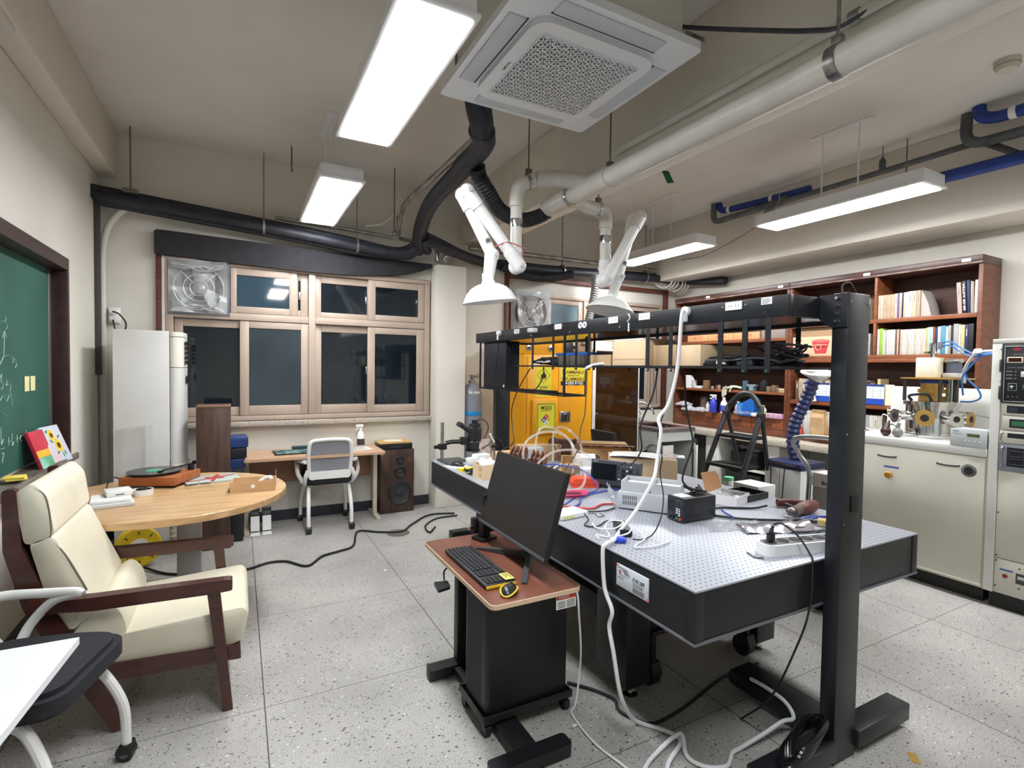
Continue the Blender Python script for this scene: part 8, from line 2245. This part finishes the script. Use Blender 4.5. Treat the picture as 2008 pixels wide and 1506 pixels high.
for x_ in (2.762,3.043):
    MB().lathe([(0.034,0),(0.034,0.006),(0.026,0.009),(0.0,0.01)],(x_,YY - 0.0005,1.722),(0,-1,0),n=24).build('round_vent',M_STEEL,t2)
    MB().box(x_ - 0.018,x_ + 0.018,YY - 0.013,YY - 0.0108,1.712,1.732,0.001).build('vent_slot',M_INK,t2)
MB().box(3.198,3.202,YY - 0.001,YY - 0.0002,1.66,1.855).build('seam',M_INK,t2)
tag(MB().box(3.26,3.36,4.87,5.1,1.6555,1.80,0.004).build('black_box',M_BLACK),'black box on top of the yellow safety cabinet, right of the small one','box')

# ---- brown glass cabinet
t = thing('glass_cabinet','white framed cabinet with brown tinted glass door beside the yellow cabinet','cabinet',(4.0,5.1,0))
M_FRW = mat('white_metal_frame',(222,222,220),0.35)
GX0,GX1,GY = 3.632,4.335,4.86
for a in ((GX0,GX0 + 0.018),(GX1 - 0.018,GX1)):
    MB().box(a[0],a[1],GY + 0.021,5.33,0.0,1.745,0.003).build('side_panel',M_FRW,t)
MB().box(GX0 + 0.019,GX1 - 0.019,GY + 0.021,5.33,1.725,1.745,0.002).build('top_panel',M_FRW,t)
MB().box(GX0 + 0.019,GX1 - 0.019,5.315,5.33,0.05,1.724).build('back_panel',mat('brown_cabinet_back',(92,66,40),0.6),t)
MB().box(GX0 + 0.019,GX1 - 0.019,GY + 0.03,5.31,0.03,0.05).build('bottom_panel',M_FRW,t)
for z_ in (0.83,1.165,1.44):
    MB().box(GX0 + 0.02,GX1 - 0.02,GY + 0.03,5.31,z_,z_ + 0.018).build('shelf',mat('tan_shelf',(206,150,70),0.5),t)
M_TINT = mat('brown_tinted_door_glass',(58,36,16),0.05,alpha=0.82,ior=1.5)
for a,b_ in (((GX0,GX0 + 0.045),(0.02,1.74)),((GX1 - 0.012,GX1),(0.02,1.74))):
    MB().box(a[0],a[1],GY - 0.002,GY + 0.02,b_[0],b_[1],0.002).build('door_stile',M_FRW,t)
MB().box(GX0 + 0.0455,GX1 - 0.0125,GY - 0.002,GY + 0.02,1.715,1.74,0.002).build('door_rail',M_FRW,t)
MB().box(GX0 + 0.0455,GX1 - 0.0125,GY + 0.004,GY + 0.010,0.02,1.714).build('glass_door',M_TINT,t)
MB().cyl((GX0 + 0.06,GY + 0.0035,0.985),(GX0 + 0.06,GY - 0.018,0.985),0.01,n=14).build('knob',M_STEEL,t)
tag(MB().box(3.64,3.935,4.89,5.2,1.7455,1.83,0.004).build('white_carton',mat('white_card',(0,0,0))),'white box on top of the brown glass cabinet','box')
rnd = random.Random(77)
for k in range(16):
    x_ = 3.72 + 0.13 * (k % 4) + rnd.uniform(-0.02,0.02)
    z_ = (0.0505,0.8485,1.1835,1.4585)[k // 4]
    h_ = rnd.uniform(0.08,0.2)
    b = MB().lathe([(0.035,0),(0.035,h_ * 0.7),(0.018,h_ * 0.85),(0.018,h_)],(x_,5.1 + rnd.uniform(-0.06,0.06),z_),n=16)
    tag(b.build('reagent_bottle',(mat('amber_bottle',(96,60,34),0.2),mat('dull_white_bottle',(186,180,168),0.4),mat('tan_bottle',(150,116,80),0.4))[k % 3]),'dim bottle behind the brown glass door','bottle','bottles in the brown glass cabinet')

# ---- gas cylinder
t = thing('gas_cylinder','grey gas cylinder standing between the pilaster and the rack','gas cylinder',(2.30,5.29,0))
MB().lathe([(0.10,0),(0.11,0.01),(0.11,1.20),(0.10,1.26),(0.07,1.30),(0.035,1.325),(0.03,1.35)],(2.295,5.29,0),n=32).build('tank',mat('cylinder_grey',(128,132,142),0.4),t)
MB().lathe([(0.036,1.32),(0.036,1.36),(0.014,1.365),(0.014,1.40)],(2.295,5.29,0),n=18).cyl((2.295,5.25,1.385),(2.295,5.32,1.385),0.012,n=12).lathe([(0.03,1.40),(0.034,1.405),(0.034,1.42),(0.0,1.425)],(2.295,5.29,0),n=18).build('valve',M_STEEL,t)
MB().torus((2.33,5.22,1.41),(0.4,-1,0),0.024,0.006,20,6).cyl((2.33,5.225,1.41),(2.30,5.28,1.39),0.01,n=10).build('gauge',M_STEEL,t)
MB().lathe([(0.1105,0.97),(0.1115,0.972),(0.1115,1.02),(0.1105,1.022)],(2.295,5.29,0),n=32,caps=False).build('blue_strap',mat('bright_blue_strap',(28,138,200),0.5),t)
MB().text('99.999',(2.21,5.178,1.21),(1,0,0),(0,0,1),0.03,0.13,bold=True).build('lettering',M_PAPER,t,smooth=False)

# ---- black chair in front of the glass cabinet
t = thing('black_chair','black office chair before the brown glass cabinet, mostly hidden by the table','chair',(3.55,4.35,0))
MB().prism(MB().rounded([(3.33,4.15),(3.77,4.15),(3.77,4.58),(3.33,4.58)],0.06),(0,0,0.42),(1,0,0),(0,1,0),(0,0,0.06)).build('seat',M_BLKFAB,t)
MB().prism(MB().rounded([(0.0,0.0),(0.05,0.0),(-0.03,0.40),(-0.08,0.40)],0.015),(3.47,4.18,0.45),(1,0,0),(0,0,1),(0,0.38,0)).build('backrest',M_BLKFAB,t)
MB().tube([(3.50,4.14,0.45),(3.50,4.10,0.56),(3.56,4.10,0.60),(3.78,4.10,0.66)],0.02,n=10,flat=0.7).build('armrest',M_BLACK,t)
MB().cyl((3.55,4.36,0.08),(3.55,4.36,0.4195),0.026,n=14).build('gas_post',M_BLACK,t)
for k in range(5):
    a = k * 2 * PI / 5 + 0.3
    e = Vector((3.55 + 0.27 * math.cos(a),4.36 + 0.27 * math.sin(a),0.065))
    lg = MB().cyl((3.55,4.36,0.10),e,0.022,0.014,n=10).build('base_leg',M_BLACK,t)
    MB().cyl(e + Vector((0,-0.018,-0.04)),e + Vector((0,0.018,-0.04)),0.025,n=16).build('castor',M_RUBBER,lg)

# ---- step ladder
t = thing('step_ladder','black folding step ladder with arched handle behind the optical table','ladder',(3.8,3.05,0))
M_LAD = mat('black_ladder_steel',(44,46,50),0.4)
TL_,TR_ = Vector((3.92,3.235,1.12)),Vector((3.92,2.885,1.12))
FL_,FR_ = Vector((3.42,3.27,0.012)),Vector((3.42,2.85,0.012))
MB().tube([FL_,TL_.lerp(FL_,0.5),TL_,(3.945,3.20,1.21),(3.96,3.13,1.285),(3.965,3.06,1.305),(3.96,2.99,1.285),(3.945,2.92,1.21),TR_,TR_.lerp(FR_,0.5),FR_],0.023,n=12,k=8).build('front_frame',M_LAD,t)
for T0,F0 in ((TL_,Vector((4.32,3.22,0.012))),(TR_,Vector((4.30,2.98,0.012)))):
    MB().tube([T0 + Vector((0.03,0,-0.03)),F0],0.018,n=10,smooth=False).build('rear_leg',M_LAD,t)
MB().tube([(4.22,3.225,0.25),(4.22,2.965,0.25)],0.012,n=10,smooth=False).build('rear_brace',M_LAD,t)
for z_,d_ in ((0.93,0.16),(0.68,0.2),(0.43,0.2),(0.2,0.2)):
    k = (1.12 - z_) / 1.108
    p0,p1 = TL_.lerp(FL_,k),TR_.lerp(FR_,k)
    MB().box(p0.x - 0.03,p0.x + d_,p1.y + 0.015,p0.y - 0.015,z_ - 0.014,z_ + 0.014,0.004).build('step',M_RUBBER,t)
for p in (TL_,TR_): MB().cbox((p.x + 0.01,p.y,p.z - 0.01),(0.07,0.05,0.07),0.01).build('hinge_cover',M_BLACK,t)

# ---- white extractor unit with blue hose
t = thing('air_extractor','white portable air extractor with navy top and blue hose','air extractor',(4.25,2.78,0))
MB().box(4.08,4.42,2.615,2.945,0.06,0.685,0.008).build('body',mat('extractor_white',(220,221,220),0.4),t)
M_NAVY = mat('navy_plastic',(38,46,84),0.4)
tc = MB().box(4.072,4.428,2.607,2.953,0.6855,0.74,0.012).build('top_cover',M_NAVY,t)
MB().box(4.0705,4.0715,2.66,2.94,0.712,0.73).build('silver_bar',M_STEEL,tc)
MB().text('KAIO',(4.0792,2.925,0.645),(0,-1,0),(0,0,1),0.018,0.09).build('lettering',mat('grey_print',(0,0,0)),t,smooth=False)
MB().box(4.0790,4.0798,2.80,2.803,0.08,0.68).build('door_seam',mat('grey_print',(0,0,0)),t)
for x_ in (4.11,4.39):
    for y_ in (2.65,2.91): MB().cyl((x_ - 0.012,y_,0.03),(x_ + 0.012,y_,0.03),0.03,n=18).build('castor',M_RUBBER,t)
MB().hose([(4.30,2.80,0.7405),(4.28,2.815,0.83),(4.27,2.82,0.95),(4.28,2.80,1.08),(4.30,2.75,1.22),(4.31,2.71,1.33),(4.30,2.67,1.44)],0.055,0.045,0.22,18).build('hose',mat('navy_ribbed_hose',(46,52,98),0.4),t)
MB().lathe([(0.03,-0.05),(0.045,-0.03),(0.09,-0.005),(0.128,0.018),(0.132,0.028),(0.12,0.03),(0.06,0.012),(0.02,0.0)],(4.30,2.635,1.475),(-0.15,-0.15,0.96),n=36).build('suction_hood',M_WHITE,t)
MB().box(4.26,4.38,2.66,2.76,1.508,1.525,0.006).build('hood_handle',M_WHITE,t)
for P,l_ in (([(4.065,2.88,0.752),(4.055,2.87,0.73),(4.06,2.87,0.60),(4.06,2.865,0.40),(4.06,2.87,0.2)],'black cord hanging over the front of the air extractor, left one'),([(4.075,2.755,0.684),(4.06,2.75,0.6),(4.06,2.76,0.4),(4.06,2.76,0.2)],'black cord hanging over the front of the air extractor, right one')):
    tag(MB().tube(P,0.005,n=6).build('hanging_cable',M_BLACKW),l_,'cable')

# ---- cart with bent steel handle
t = thing('hand_cart','grey machine cart with bent steel tube handle behind the near rack post','cart',(3.35,1.95,0))
MB().tube([(3.20,2.005,0.30),(3.20,1.998,0.70),(3.20,2.0,0.88),(3.18,2.05,0.97),(3.16,2.085,1.05),(3.17,2.05,1.085),(3.25,1.96,1.09),(3.36,1.83,1.075),(3.375,1.815,1.04),(3.375,1.825,0.92),(3.375,1.83,0.30)],0.014,n=12,k=8).build('handle',M_STEEL,t)
MB().box(3.22,3.36,1.84,1.985,0.09,0.78,0.006).build('cabinet',mat('warm_grey_metal',(168,164,156),0.45),t)
lp = MB().box(3.216,3.364,1.836,1.989,0.7805,0.87,0.006).build('label_panel',mat('pinkish_white_panel',(222,214,212),0.5),t)
MB().text('Bm B',(3.2152,1.925,0.80),(0,-1,0),(0,0,1),0.024,0.08,bold=True).build('lettering',M_INK,lp,smooth=False)
for x_ in (3.245,3.335):
    for y_ in (1.885,1.94): MB().cyl((x_ - 0.014,y_,0.044),(x_ + 0.014,y_,0.044),0.044,n=20).build('wheel',M_RUBBER,t)
tag(MB().box(3.05,3.4,2.25,2.60,0.0,0.56,0.006).build('black_crate',M_BLACK),'black crate on the floor behind the optical table carrying a printed carton','crate')
t = thing('printed_carton','white carton with teal and red print behind the black tray','carton',(3.2,2.38,0.5605))
MB().box(3.10,3.28,2.28,2.48,0.5605,0.72,0.003).build('box',mat('white_card',(0,0,0)),t)
MB().box(3.0992,3.0998,2.30,2.36,0.60,0.66).build('teal_print',mat('teal_ink',(60,160,160),0.5),t)
MB().box(3.0992,3.0998,2.40,2.46,0.58,0.64).build('red_print',mat('noodle_red',(0,0,0)),t)
t = thing('small_jar','small jar with green lid beside the printed carton','jar',(3.16,2.54,0.5605))
MB().lathe([(0.035,0),(0.036,0.13),(0.03,0.15)],(3.14,2.55,0.5605),n=18).build('jar',M_WHITE,t)
MB().cyl((3.14,2.55,0.711),(3.14,2.55,0.735),0.033,n=18).build('lid',mat('mint_green_lid',(120,206,160),0.45),t)

# ---- vacuum evaporator cabinet and instrument rack
M_EVAP = mat('cream_machine_paint',(208,205,192),0.42,col2=(200,197,184),scale=2)
M_EVTOP = mat('grey_white_machine_top',(214,215,210),0.4)
t = thing('vacuum_evaporator','cream machine cabinet with steel vacuum chamber on top','machine',(4.66,1.95,0))
MB().box(4.312,5.0,1.508,2.40,0.10,0.962,0.004).build('cabinet',M_EVAP,t)
MB().box(4.295,5.0,1.508,2.41,0.9625,1.02,0.006).build('top_slab',M_EVTOP,t)
MB().box(4.36,4.96,1.52,2.36,0.0,0.0995).build('plinth',mat('dark_plinth',(34,34,34),0.7),t)
d = MB().box(4.300,4.3115,1.515,2.395,0.128,0.955,0.003).build('door',M_EVAP,t)
MB().box(4.2955,4.2998,1.515,2.395,0.118,0.127).build('bright_strip',mat('bright_trim',(236,232,220),0.3),t)
for y0,y1 in ((2.03,2.15),(1.65,1.775)):
    MB().tube([(4.299,y1,0.884),(4.283,y1 - 0.01,0.882),(4.281,(y0 + y1) / 2,0.879),(4.283,y0 + 0.01,0.882),(4.299,y0,0.884)],0.006,n=8).build('handle',M_BLACK,d)
MB().lathe([(0.022,0.0),(0.024,0.004),(0.024,0.028),(0.020,0.032)],(4.2995,2.07,0.745),(-1,0,0),n=24).build('gold_knob',mat('gold_knob',(196,150,60),0.3,0.6),d)
MB().box(4.2985,4.2997,2.01,2.11,0.797,0.811).build('blue_tape',mat('blue_label_tape',(76,104,176),0.5),d)
MB().lathe([(0.042,0),(0.042,0.005),(0.030,0.007)],(4.2997,1.598,0.862),(-1,0,0),n=28).build('port_ring',M_STEEL,d)
MB().cyl((4.2925,1.598,0.862),(4.2918,1.598,0.862),0.026,n=24).build('port_glass',M_INK,d)
MB().box(5.001,5.03,1.60,2.42,0.0,1.392,0.003).build('back_panel',M_EVTOP,t)
bx_ = MB().box(5.0002,5.0008,2.19,2.40,1.04,1.34).build('panel_emboss',mat('white_emboss',(222,223,220),0.4),t)
# chamber
cx_,cy_ = 4.72,2.0
M_SS = mat('polished_stainless',(206,206,206),0.12,1.0)
M_GOLD = mat('brass_yellow',(196,158,84),0.35,0.5)
ch = MB().lathe([(0.185,1.0205),(0.185,1.042),(0.16,1.044),(0.16,1.262),(0.176,1.264),(0.176,1.292),(0.0,1.294)],(cx_,cy_,0),n=64).build('chamber',M_SS,t)
for a_,r_,l_,gold in ((PI + 0.25,0.058,0.075,True),(PI - 0.55,0.05,0.10,False),(PI - 1.15,0.055,0.10,True),(PI + 1.0,0.05,0.08,False),(PI + 1.5,0.055,0.08,True)):
    dv = Vector((math.cos(a_),math.sin(a_),0))
    p0 = Vector((cx_,cy_,1.175)) + dv * 0.15
    nz = MB().cyl(p0,p0 + dv * l_,r_ * 0.62,n=24).lathe([(r_ * 0.62,0),(r_,0.002),(r_,0.018),(r_ * 0.5,0.019)],p0 + dv * l_,dv,n=32).build('port',M_SS,ch)
    MB().lathe([(r_ * 1.04,0.0195),(r_ * 1.04,0.024),(r_ * 0.5,0.0245)],p0 + dv * l_,dv,n=32).build('port_flange',M_GOLD if gold else M_SS,ch)
    MB().cyl(p0 + dv * (l_ + 0.0248),p0 + dv * (l_ + 0.0255),r_ * 0.46,n=24).build('port_glass',M_INK,ch)
b = MB()
for x_,y_ in ((4.60,2.13),(4.60,1.90),(4.86,1.90),(4.86,2.13),(4.70,1.84)):
    b = MB().cyl((x_,y_,1.2945),(x_,y_,1.462),0.012,n=12)
    b.build('standoff',mat('gunmetal',(86,84,82),0.35,0.8),t)
MB().prism(MB().rounded([(4.56,1.80),(4.90,1.80),(4.90,2.15),(4.56,2.15)],0.02),(0,0,1.4625),(1,0,0),(0,1,0),(0,0,0.01)).build('brass_plate',M_GOLD,t)
MB().lathe([(0.085,1.2945),(0.085,1.33),(0.06,1.332),(0.06,1.355),(0.09,1.356),(0.09,1.385),(0.07,1.386),(0.07,1.43),(0.075,1.431),(0.075,1.45)],(4.72,2.0,0),n=36).build('gold_stack',M_GOLD,t)
MB().lathe([(0.078,1.431),(0.078,1.452)],(4.72,2.0,0),n=36).build('blue_ring',mat('calendar_blue',(0,0,0)),t)
MB().cyl((4.74,1.885,1.2945),(4.74,1.885,1.46),0.035,n=24).build('steel_cylinder',M_SS,t)
MB().tube([(4.60,2.08,1.2945),(4.58,2.09,1.33),(4.58,2.03,1.345),(4.58,1.97,1.345),(4.60,1.95,1.2945)],0.01,n=10).build('lift_handle',M_BLACK,t)
MB().box(4.58,4.70,1.925,2.055,1.473,1.625,0.006).build('cream_housing',mat('ivory_housing',(232,226,204),0.4),t)
MB().box(4.66,4.78,1.82,1.915,1.473,1.51,0.006).build('motor_base',mat('warm_grey_casting',(178,176,172),0.45),t)
MB().lathe([(0.046,1.5105),(0.046,1.585),(0.04,1.586)],(4.72,1.868,0),n=28).build('motor',mat('slate_motor',(84,88,104),0.4),t)
MB().box(4.675,4.765,1.823,1.913,1.5865,1.615,0.008).build('motor_cap',M_STEEL,t)
MB().lathe([(0.015,1.6255),(0.015,1.655),(0.05,1.656),(0.05,1.67),(0.02,1.672),(0.02,1.73),(0.012,1.735)],(4.64,1.975,0),n=24).build('top_valve',M_CHROME,t)
MB().cyl((4.64,1.925,1.685),(4.64,1.925,1.74),0.016,n=14).build('valve_fitting',M_STEEL,t)
M_BT = mat('blue_air_tube',(40,112,190),0.35)
for i,(P,l_) in enumerate((([(4.64,1.92,1.735),(4.62,1.86,1.74),(4.60,1.78,1.69),(4.55,1.70,1.65),(4.48,1.62,1.64),(4.45,1.50,1.66)],'blue air tube from the top valve to the rack, upper one'),([(4.64,1.925,1.70),(4.63,1.87,1.715),(4.61,1.79,1.665),(4.55,1.70,1.625),(4.47,1.60,1.635),(4.45,1.50,1.645)],'blue air tube from the top valve to the rack, lower one'),
                            ([(4.70,1.80,1.35),(4.66,1.79,1.40),(4.60,1.77,1.48),(4.55,1.70,1.57),(4.48,1.60,1.645),(4.45,1.50,1.65)],'blue air tube rising behind the cable bundle'),([(4.72,1.82,1.30),(4.68,1.74,1.305),(4.62,1.67,1.34),(4.60,1.68,1.40),(4.60,1.74,1.47),(4.58,1.745,1.50)],'blue air tube in a hanging loop beside the chamber'))):
    tag(MB().tube(P,0.006,n=8,k=8).build('air_tube',M_BT),l_,'tube')
tag(MB().tube([(4.66,1.78,1.44),(4.62,1.77,1.52),(4.57,1.72,1.60),(4.50,1.64,1.655),(4.45,1.50,1.66)],0.010,n=8,k=8).build('cable_bundle',mat('ivory_cable',(0,0,0))),'ivory cable bundle curving from the chamber to the rack','cable')
tag(MB().at((4.50,1.655,1.655),0.5,ry=0.3).box(-0.035,0.035,-0.02,0.02,-0.016,0.016,0.004).build('white_connector',M_WHITE),'white connector block on the cables left of the rack','connector')
tag(MB().cyl((4.70,1.82,1.225),(4.45,1.512,1.205),0.004,n=8).build('steel_tube',M_STEEL),'thin steel tube from the chamber to the rack side','tube')
# gauge heads on the slab
for i,(y_,l_,m_) in enumerate(((2.155,'round glass gauge bulb with dark contents on the machine top, left one',mat('dark_red_glass',(64,36,38),0.15)),(2.075,'round glass gauge bulb on the machine top, right one beside the chamber',mat('grey_glass',(116,120,118),0.15)))):
    t_ = thing('gauge_bulb',l_,'glass bulb',(4.42,y_,1.0205))
    MB().ball((4.40,y_,1.055),0.0345,18,12).build('bulb',m_,t_)
    MB().cyl((4.405,y_ + 0.004,1.082),(4.42,y_ + 0.0,1.125),0.014,0.011,n=14).build('neck',M_STEEL,t_)
tag(MB().tube([(4.42,2.155,1.125),(4.43,2.16,1.17),(4.44,2.20,1.18),(4.45,2.215,1.12),(4.46,2.23,1.06),(4.5,2.32,1.05),(4.6,2.40,1.05)],0.004,n=6).build('white_lead',M_WHITEW),'white lead from the left gauge bulb','cable')
tag(MB().tube([(4.42,2.075,1.12),(4.43,2.10,1.10),(4.45,2.13,1.11),(4.42,2.14,1.11)],0.005,n=6).build('grey_lead',M_GALV),'grey lead between the two gauge bulbs','cable')
# thickness monitor box
t = thing('thickness_monitor','pale grey controller box with green display in front of the chamber','instrument',(4.38,1.60,1.0205))
MB().box(4.292,4.46,1.512,1.70,1.0205,1.135,0.004).build('case',mat('pale_grey_green_case',(196,203,203),0.4),t)
MB().box(4.288,4.2918,1.508,1.704,1.0205,1.138,0.002).build('front_panel',mat('pale_grey_green_case',(0,0,0)),t)
MB().box(4.2868,4.2878,1.545,1.612,1.087,1.108).build('display',mat('olive_lcd',(92,104,70),0.25),t)
for k in range(4): MB().box(4.2862,4.2878,1.535 + k * 0.026,1.550 + k * 0.026,1.05,1.062,0.001).build('button',M_LGREY,t)
MB().box(4.2872,4.2878,1.655,1.69,1.118,1.122).build('dark_mark',M_INK,t)
MB().text('THICKNESS MONITOR',(4.2872,1.692,1.10),(0,-1,0),(0,0,1),0.006,0.05,bold=True).build('lettering',mat('grey_print',(0,0,0)),t,smooth=False)

# ---- instrument rack
t = thing('instrument_rack','tall cream rack full of instruments at the right edge','instrument rack',(4.62,1.2,0))
RY0,RY1 = 0.90,1.504
b = MB()
b.box(4.32,5.0,RY0,RY1,0.10,1.70,0.003)
b.build('cabinet',M_EVAP,t)
MB().box(4.30,5.0,RY0,RY1,1.7005,1.73,0.004).build('top_cover',M_EVTOP,t)
MB().box(4.30,4.3195,1.455,RY1,0.1005,1.70,0.003).build('stile',M_EVTOP,t)
MB().box(4.34,4.96,RY0 + 0.02,RY1 - 0.02,0.0,0.0995).build('plinth',mat('dark_plinth',(0,0,0)),t)


def module(name,z0,z1,m_,y1=1.452,x=4.306):
    return MB().box(x,4.3195,RY0 + 0.01,y1,z0,z1,0.003).build(name,m_,t)


m1 = module('power_module',1.325,1.69,mat('black_module',(26,28,34),0.4),1.450,4.298)
xm = 4.2974
MB().tube([(xm,1.44,1.335),(xm,1.44,1.682),(xm,0.93,1.682),(xm,0.93,1.335)],0.0022,n=6,closed=True,smooth=False).build('panel_outline',M_LGREY,m1)
MB().prism([(0.022 * math.cos(2 * PI * k / 24),0.009 * math.sin(2 * PI * k / 24)) for k in range(24)],(xm - 0.0006,1.383,1.664),(0,-1,0),(0,0,1),(0.0005,0,0)).build('red_oval',mat('crimson_sign',(0,0,0)),m1)
MB().text('VACUUM',(xm - 0.0004,1.353,1.657),(0,-1,0),(0,0,1),0.016,0.11,bold=True).build('lettering',mat('cream_print',(0,0,0)),m1,smooth=False)
MB().box(xm - 0.003,xm - 0.0002,1.352,1.428,1.578,1.615,0.001).build('display_frame',mat('cream_print',(0,0,0)),m1)
MB().box(xm - 0.004,xm - 0.0032,1.359,1.421,1.584,1.609).build('display',mat('dark_red_display',(58,22,26),0.2),m1)
for s_,y_,z_,w_ in (('HIGH POWER',1.40,1.628,0.06),('OUTPUT CURRENT',1.425,1.545,0.09)):
    MB().text(s_,(xm - 0.0004,y_,z_),(0,-1,0),(0,0,1),0.006,w_).build('lettering',M_LGREY,m1,smooth=False)
for k in range(3):
    MB().box(xm - 0.0006,xm - 0.0002,1.40,1.43,1.522 - k * 0.022,1.526 - k * 0.022).build('legend',M_LGREY,m1)
    MB().cyl((xm,1.385,1.524 - k * 0.022),(xm - 0.004,1.385,1.524 - k * 0.022),0.005,n=12).build('lamp',mat('dull_lamp',(120,116,112),0.3),m1)
MB().box(xm - 0.003,xm - 0.0002,1.325,1.36,1.49,1.525,0.002).build('white_switch',M_WHITE,m1)
MB().tube([(xm,1.418,1.405),(xm,1.418,1.448),(xm,1.378,1.448),(xm,1.378,1.405)],0.0012,n=5,closed=True,smooth=False).build('switch_outline',M_LGREY,m1)
MB().lathe([(0.010,0),(0.009,0.015),(0.006,0.018)],(xm,1.398,1.425),(-1,0,0),n=16).build('knob',M_STEEL,m1)
MB().box(xm - 0.003,xm - 0.0002,1.33,1.35,1.41,1.44,0.002).build('green_switch',mat('dull_green_button',(40,100,80),0.4),m1)
for k in range(3): MB().cyl((xm,1.415 - k * 0.022,1.365),(xm - 0.008,1.415 - k * 0.022,1.365),0.004,n=10).build('toggle',M_STEEL,m1)
for z_ in (1.665,1.56,1.46,1.345): MB().cyl((4.2998,1.458,z_),(4.296,1.458,z_),0.005,n=10).build('rack_screw',M_STEEL,t)
for z0 in (1.56,1.39):
    MB().box(4.286,4.2975,1.452,1.462,z0 - 0.04,z0 + 0.04,0.003).build('module_handle',mat('gunmetal',(0,0,0)),t)
m2 = module('meter_module',1.248,1.32,mat('ivory_module',(204,202,190),0.4),1.44,4.30)
MB().box(4.2985,4.2998,0.95,1.42,1.262,1.308).build('dark_window',mat('dark_window',(34,38,48),0.2),m2)
MB().box(4.2978,4.2984,1.37,1.412,1.27,1.30).build('dim_digits',mat('dim_digits',(56,60,70),0.3),m2)
m3 = module('display_module',1.155,1.243,mat('ivory_module',(0,0,0)),1.44,4.30)
MB().box(4.2985,4.2998,1.0,1.405,1.17,1.225).build('dark_window',mat('dark_window',(0,0,0)),m3)
MB().box(4.2978,4.2984,1.05,1.395,1.182,1.212).build('green_display',mat('green_lcd',(64,116,84),0.25),m3)
m4 = module('narrow_module',1.07,1.148,mat('ivory_module',(0,0,0)),1.452,4.30)
MB().box(4.2985,4.2998,1.0,1.412,1.105,1.135).build('dark_window',mat('dark_window',(0,0,0)),m4)
MB().tube([(4.2998,1.436,1.082),(4.284,1.436,1.085),(4.284,1.436,1.132),(4.2998,1.436,1.136)],0.0045,n=8).build('module_handle',M_STEEL,m4)
m5 = module('grey_module',0.895,1.064,mat('slate_grey_module',(128,132,142),0.45),1.452,4.30)
MB().box(4.2985,4.2998,0.95,1.41,0.925,1.045).build('dark_window',mat('dark_window',(0,0,0)),m5)
for j in range(2):
    for k in range(3):
        MB().tube([(4.2982,1.40 - 0.09 * k,0.99 - 0.05 * j),(4.2982,1.40 - 0.09 * k,1.025 - 0.05 * j),(4.2982,1.33 - 0.09 * k,1.025 - 0.05 * j),(4.2982,1.33 - 0.09 * k,0.99 - 0.05 * j)],0.001,n=5,closed=True,smooth=False).build('frame_print',mat('grey_print',(0,0,0)),m5)
MB().tube([(4.2998,1.43,0.93),(4.282,1.43,0.935),(4.282,1.43,1.035),(4.2998,1.43,1.042)],0.0055,n=8).build('module_handle',M_STEEL,m5)
lp = module('lower_panel',0.33,0.89,M_EVAP,1.452,4.31)
sp_ = module('switch_panel',0.125,0.325,M_EVAP,1.452,4.31)
MB().box(4.3088,4.3098,1.36,1.425,0.255,0.266).build('blue_tape',mat('blue_label_tape',(0,0,0)),sp_)
MB().lathe([(0.013,0),(0.013,0.003),(0.009,0.004),(0.009,0.012)],(4.3098,1.398,0.222),(-1,0,0),n=18).build('red_button',mat('dark_red_button',(126,34,34),0.35),sp_)
MB().box(4.302,4.3098,1.24,1.345,0.195,0.26,0.002).build('breaker',mat('dark_breaker',(66,62,58),0.45),sp_)
MB().box(4.299,4.3018,1.30,1.335,0.225,0.245).build('breaker_label',M_LGREY,sp_)
for y_,z_ in ((1.444,0.345),(1.444,0.31),(1.444,0.147),(1.33,0.29),(1.33,0.165),(1.444,0.62)):
    MB().cyl((4.3099,y_,z_),(4.307,y_,z_),0.005,n=10).build('panel_screw',mat('dark_screw',(70,66,60),0.5),t)
# floor drain and a leaf of tape on the floor
t = thing('floor_drain','round metal floor plate near the window desk','floor plate',(1.27,4.58,0))
MB().cyl((1.27,4.55,0.0003),(1.27,4.55,0.004),0.10,n=36).build('plate',mat('dull_brass_plate',(112,106,98),0.5,0.3),t)
tag(MB().at((2.33,1.0,0.0005),0.7).box(-0.03,0.03,-0.015,0.015,0,0.001).build('tape_scrap',mat('ochre_tape',(176,142,62),0.6)),'ochre scrap of tape on the floor at the lower right','tape')
for i,(x_,y_) in enumerate(((1.25,1.75),(0.95,3.75))):
    tag(MB().at((x_,y_,0.0005),i * 1.0).box(-0.012,0.012,-0.006,0.006,0,0.002).build('paper_scrap',M_PAPER),('white paper scrap on the floor in front of the computer stand','white paper scrap on the floor before the window desk')[i],'paper')
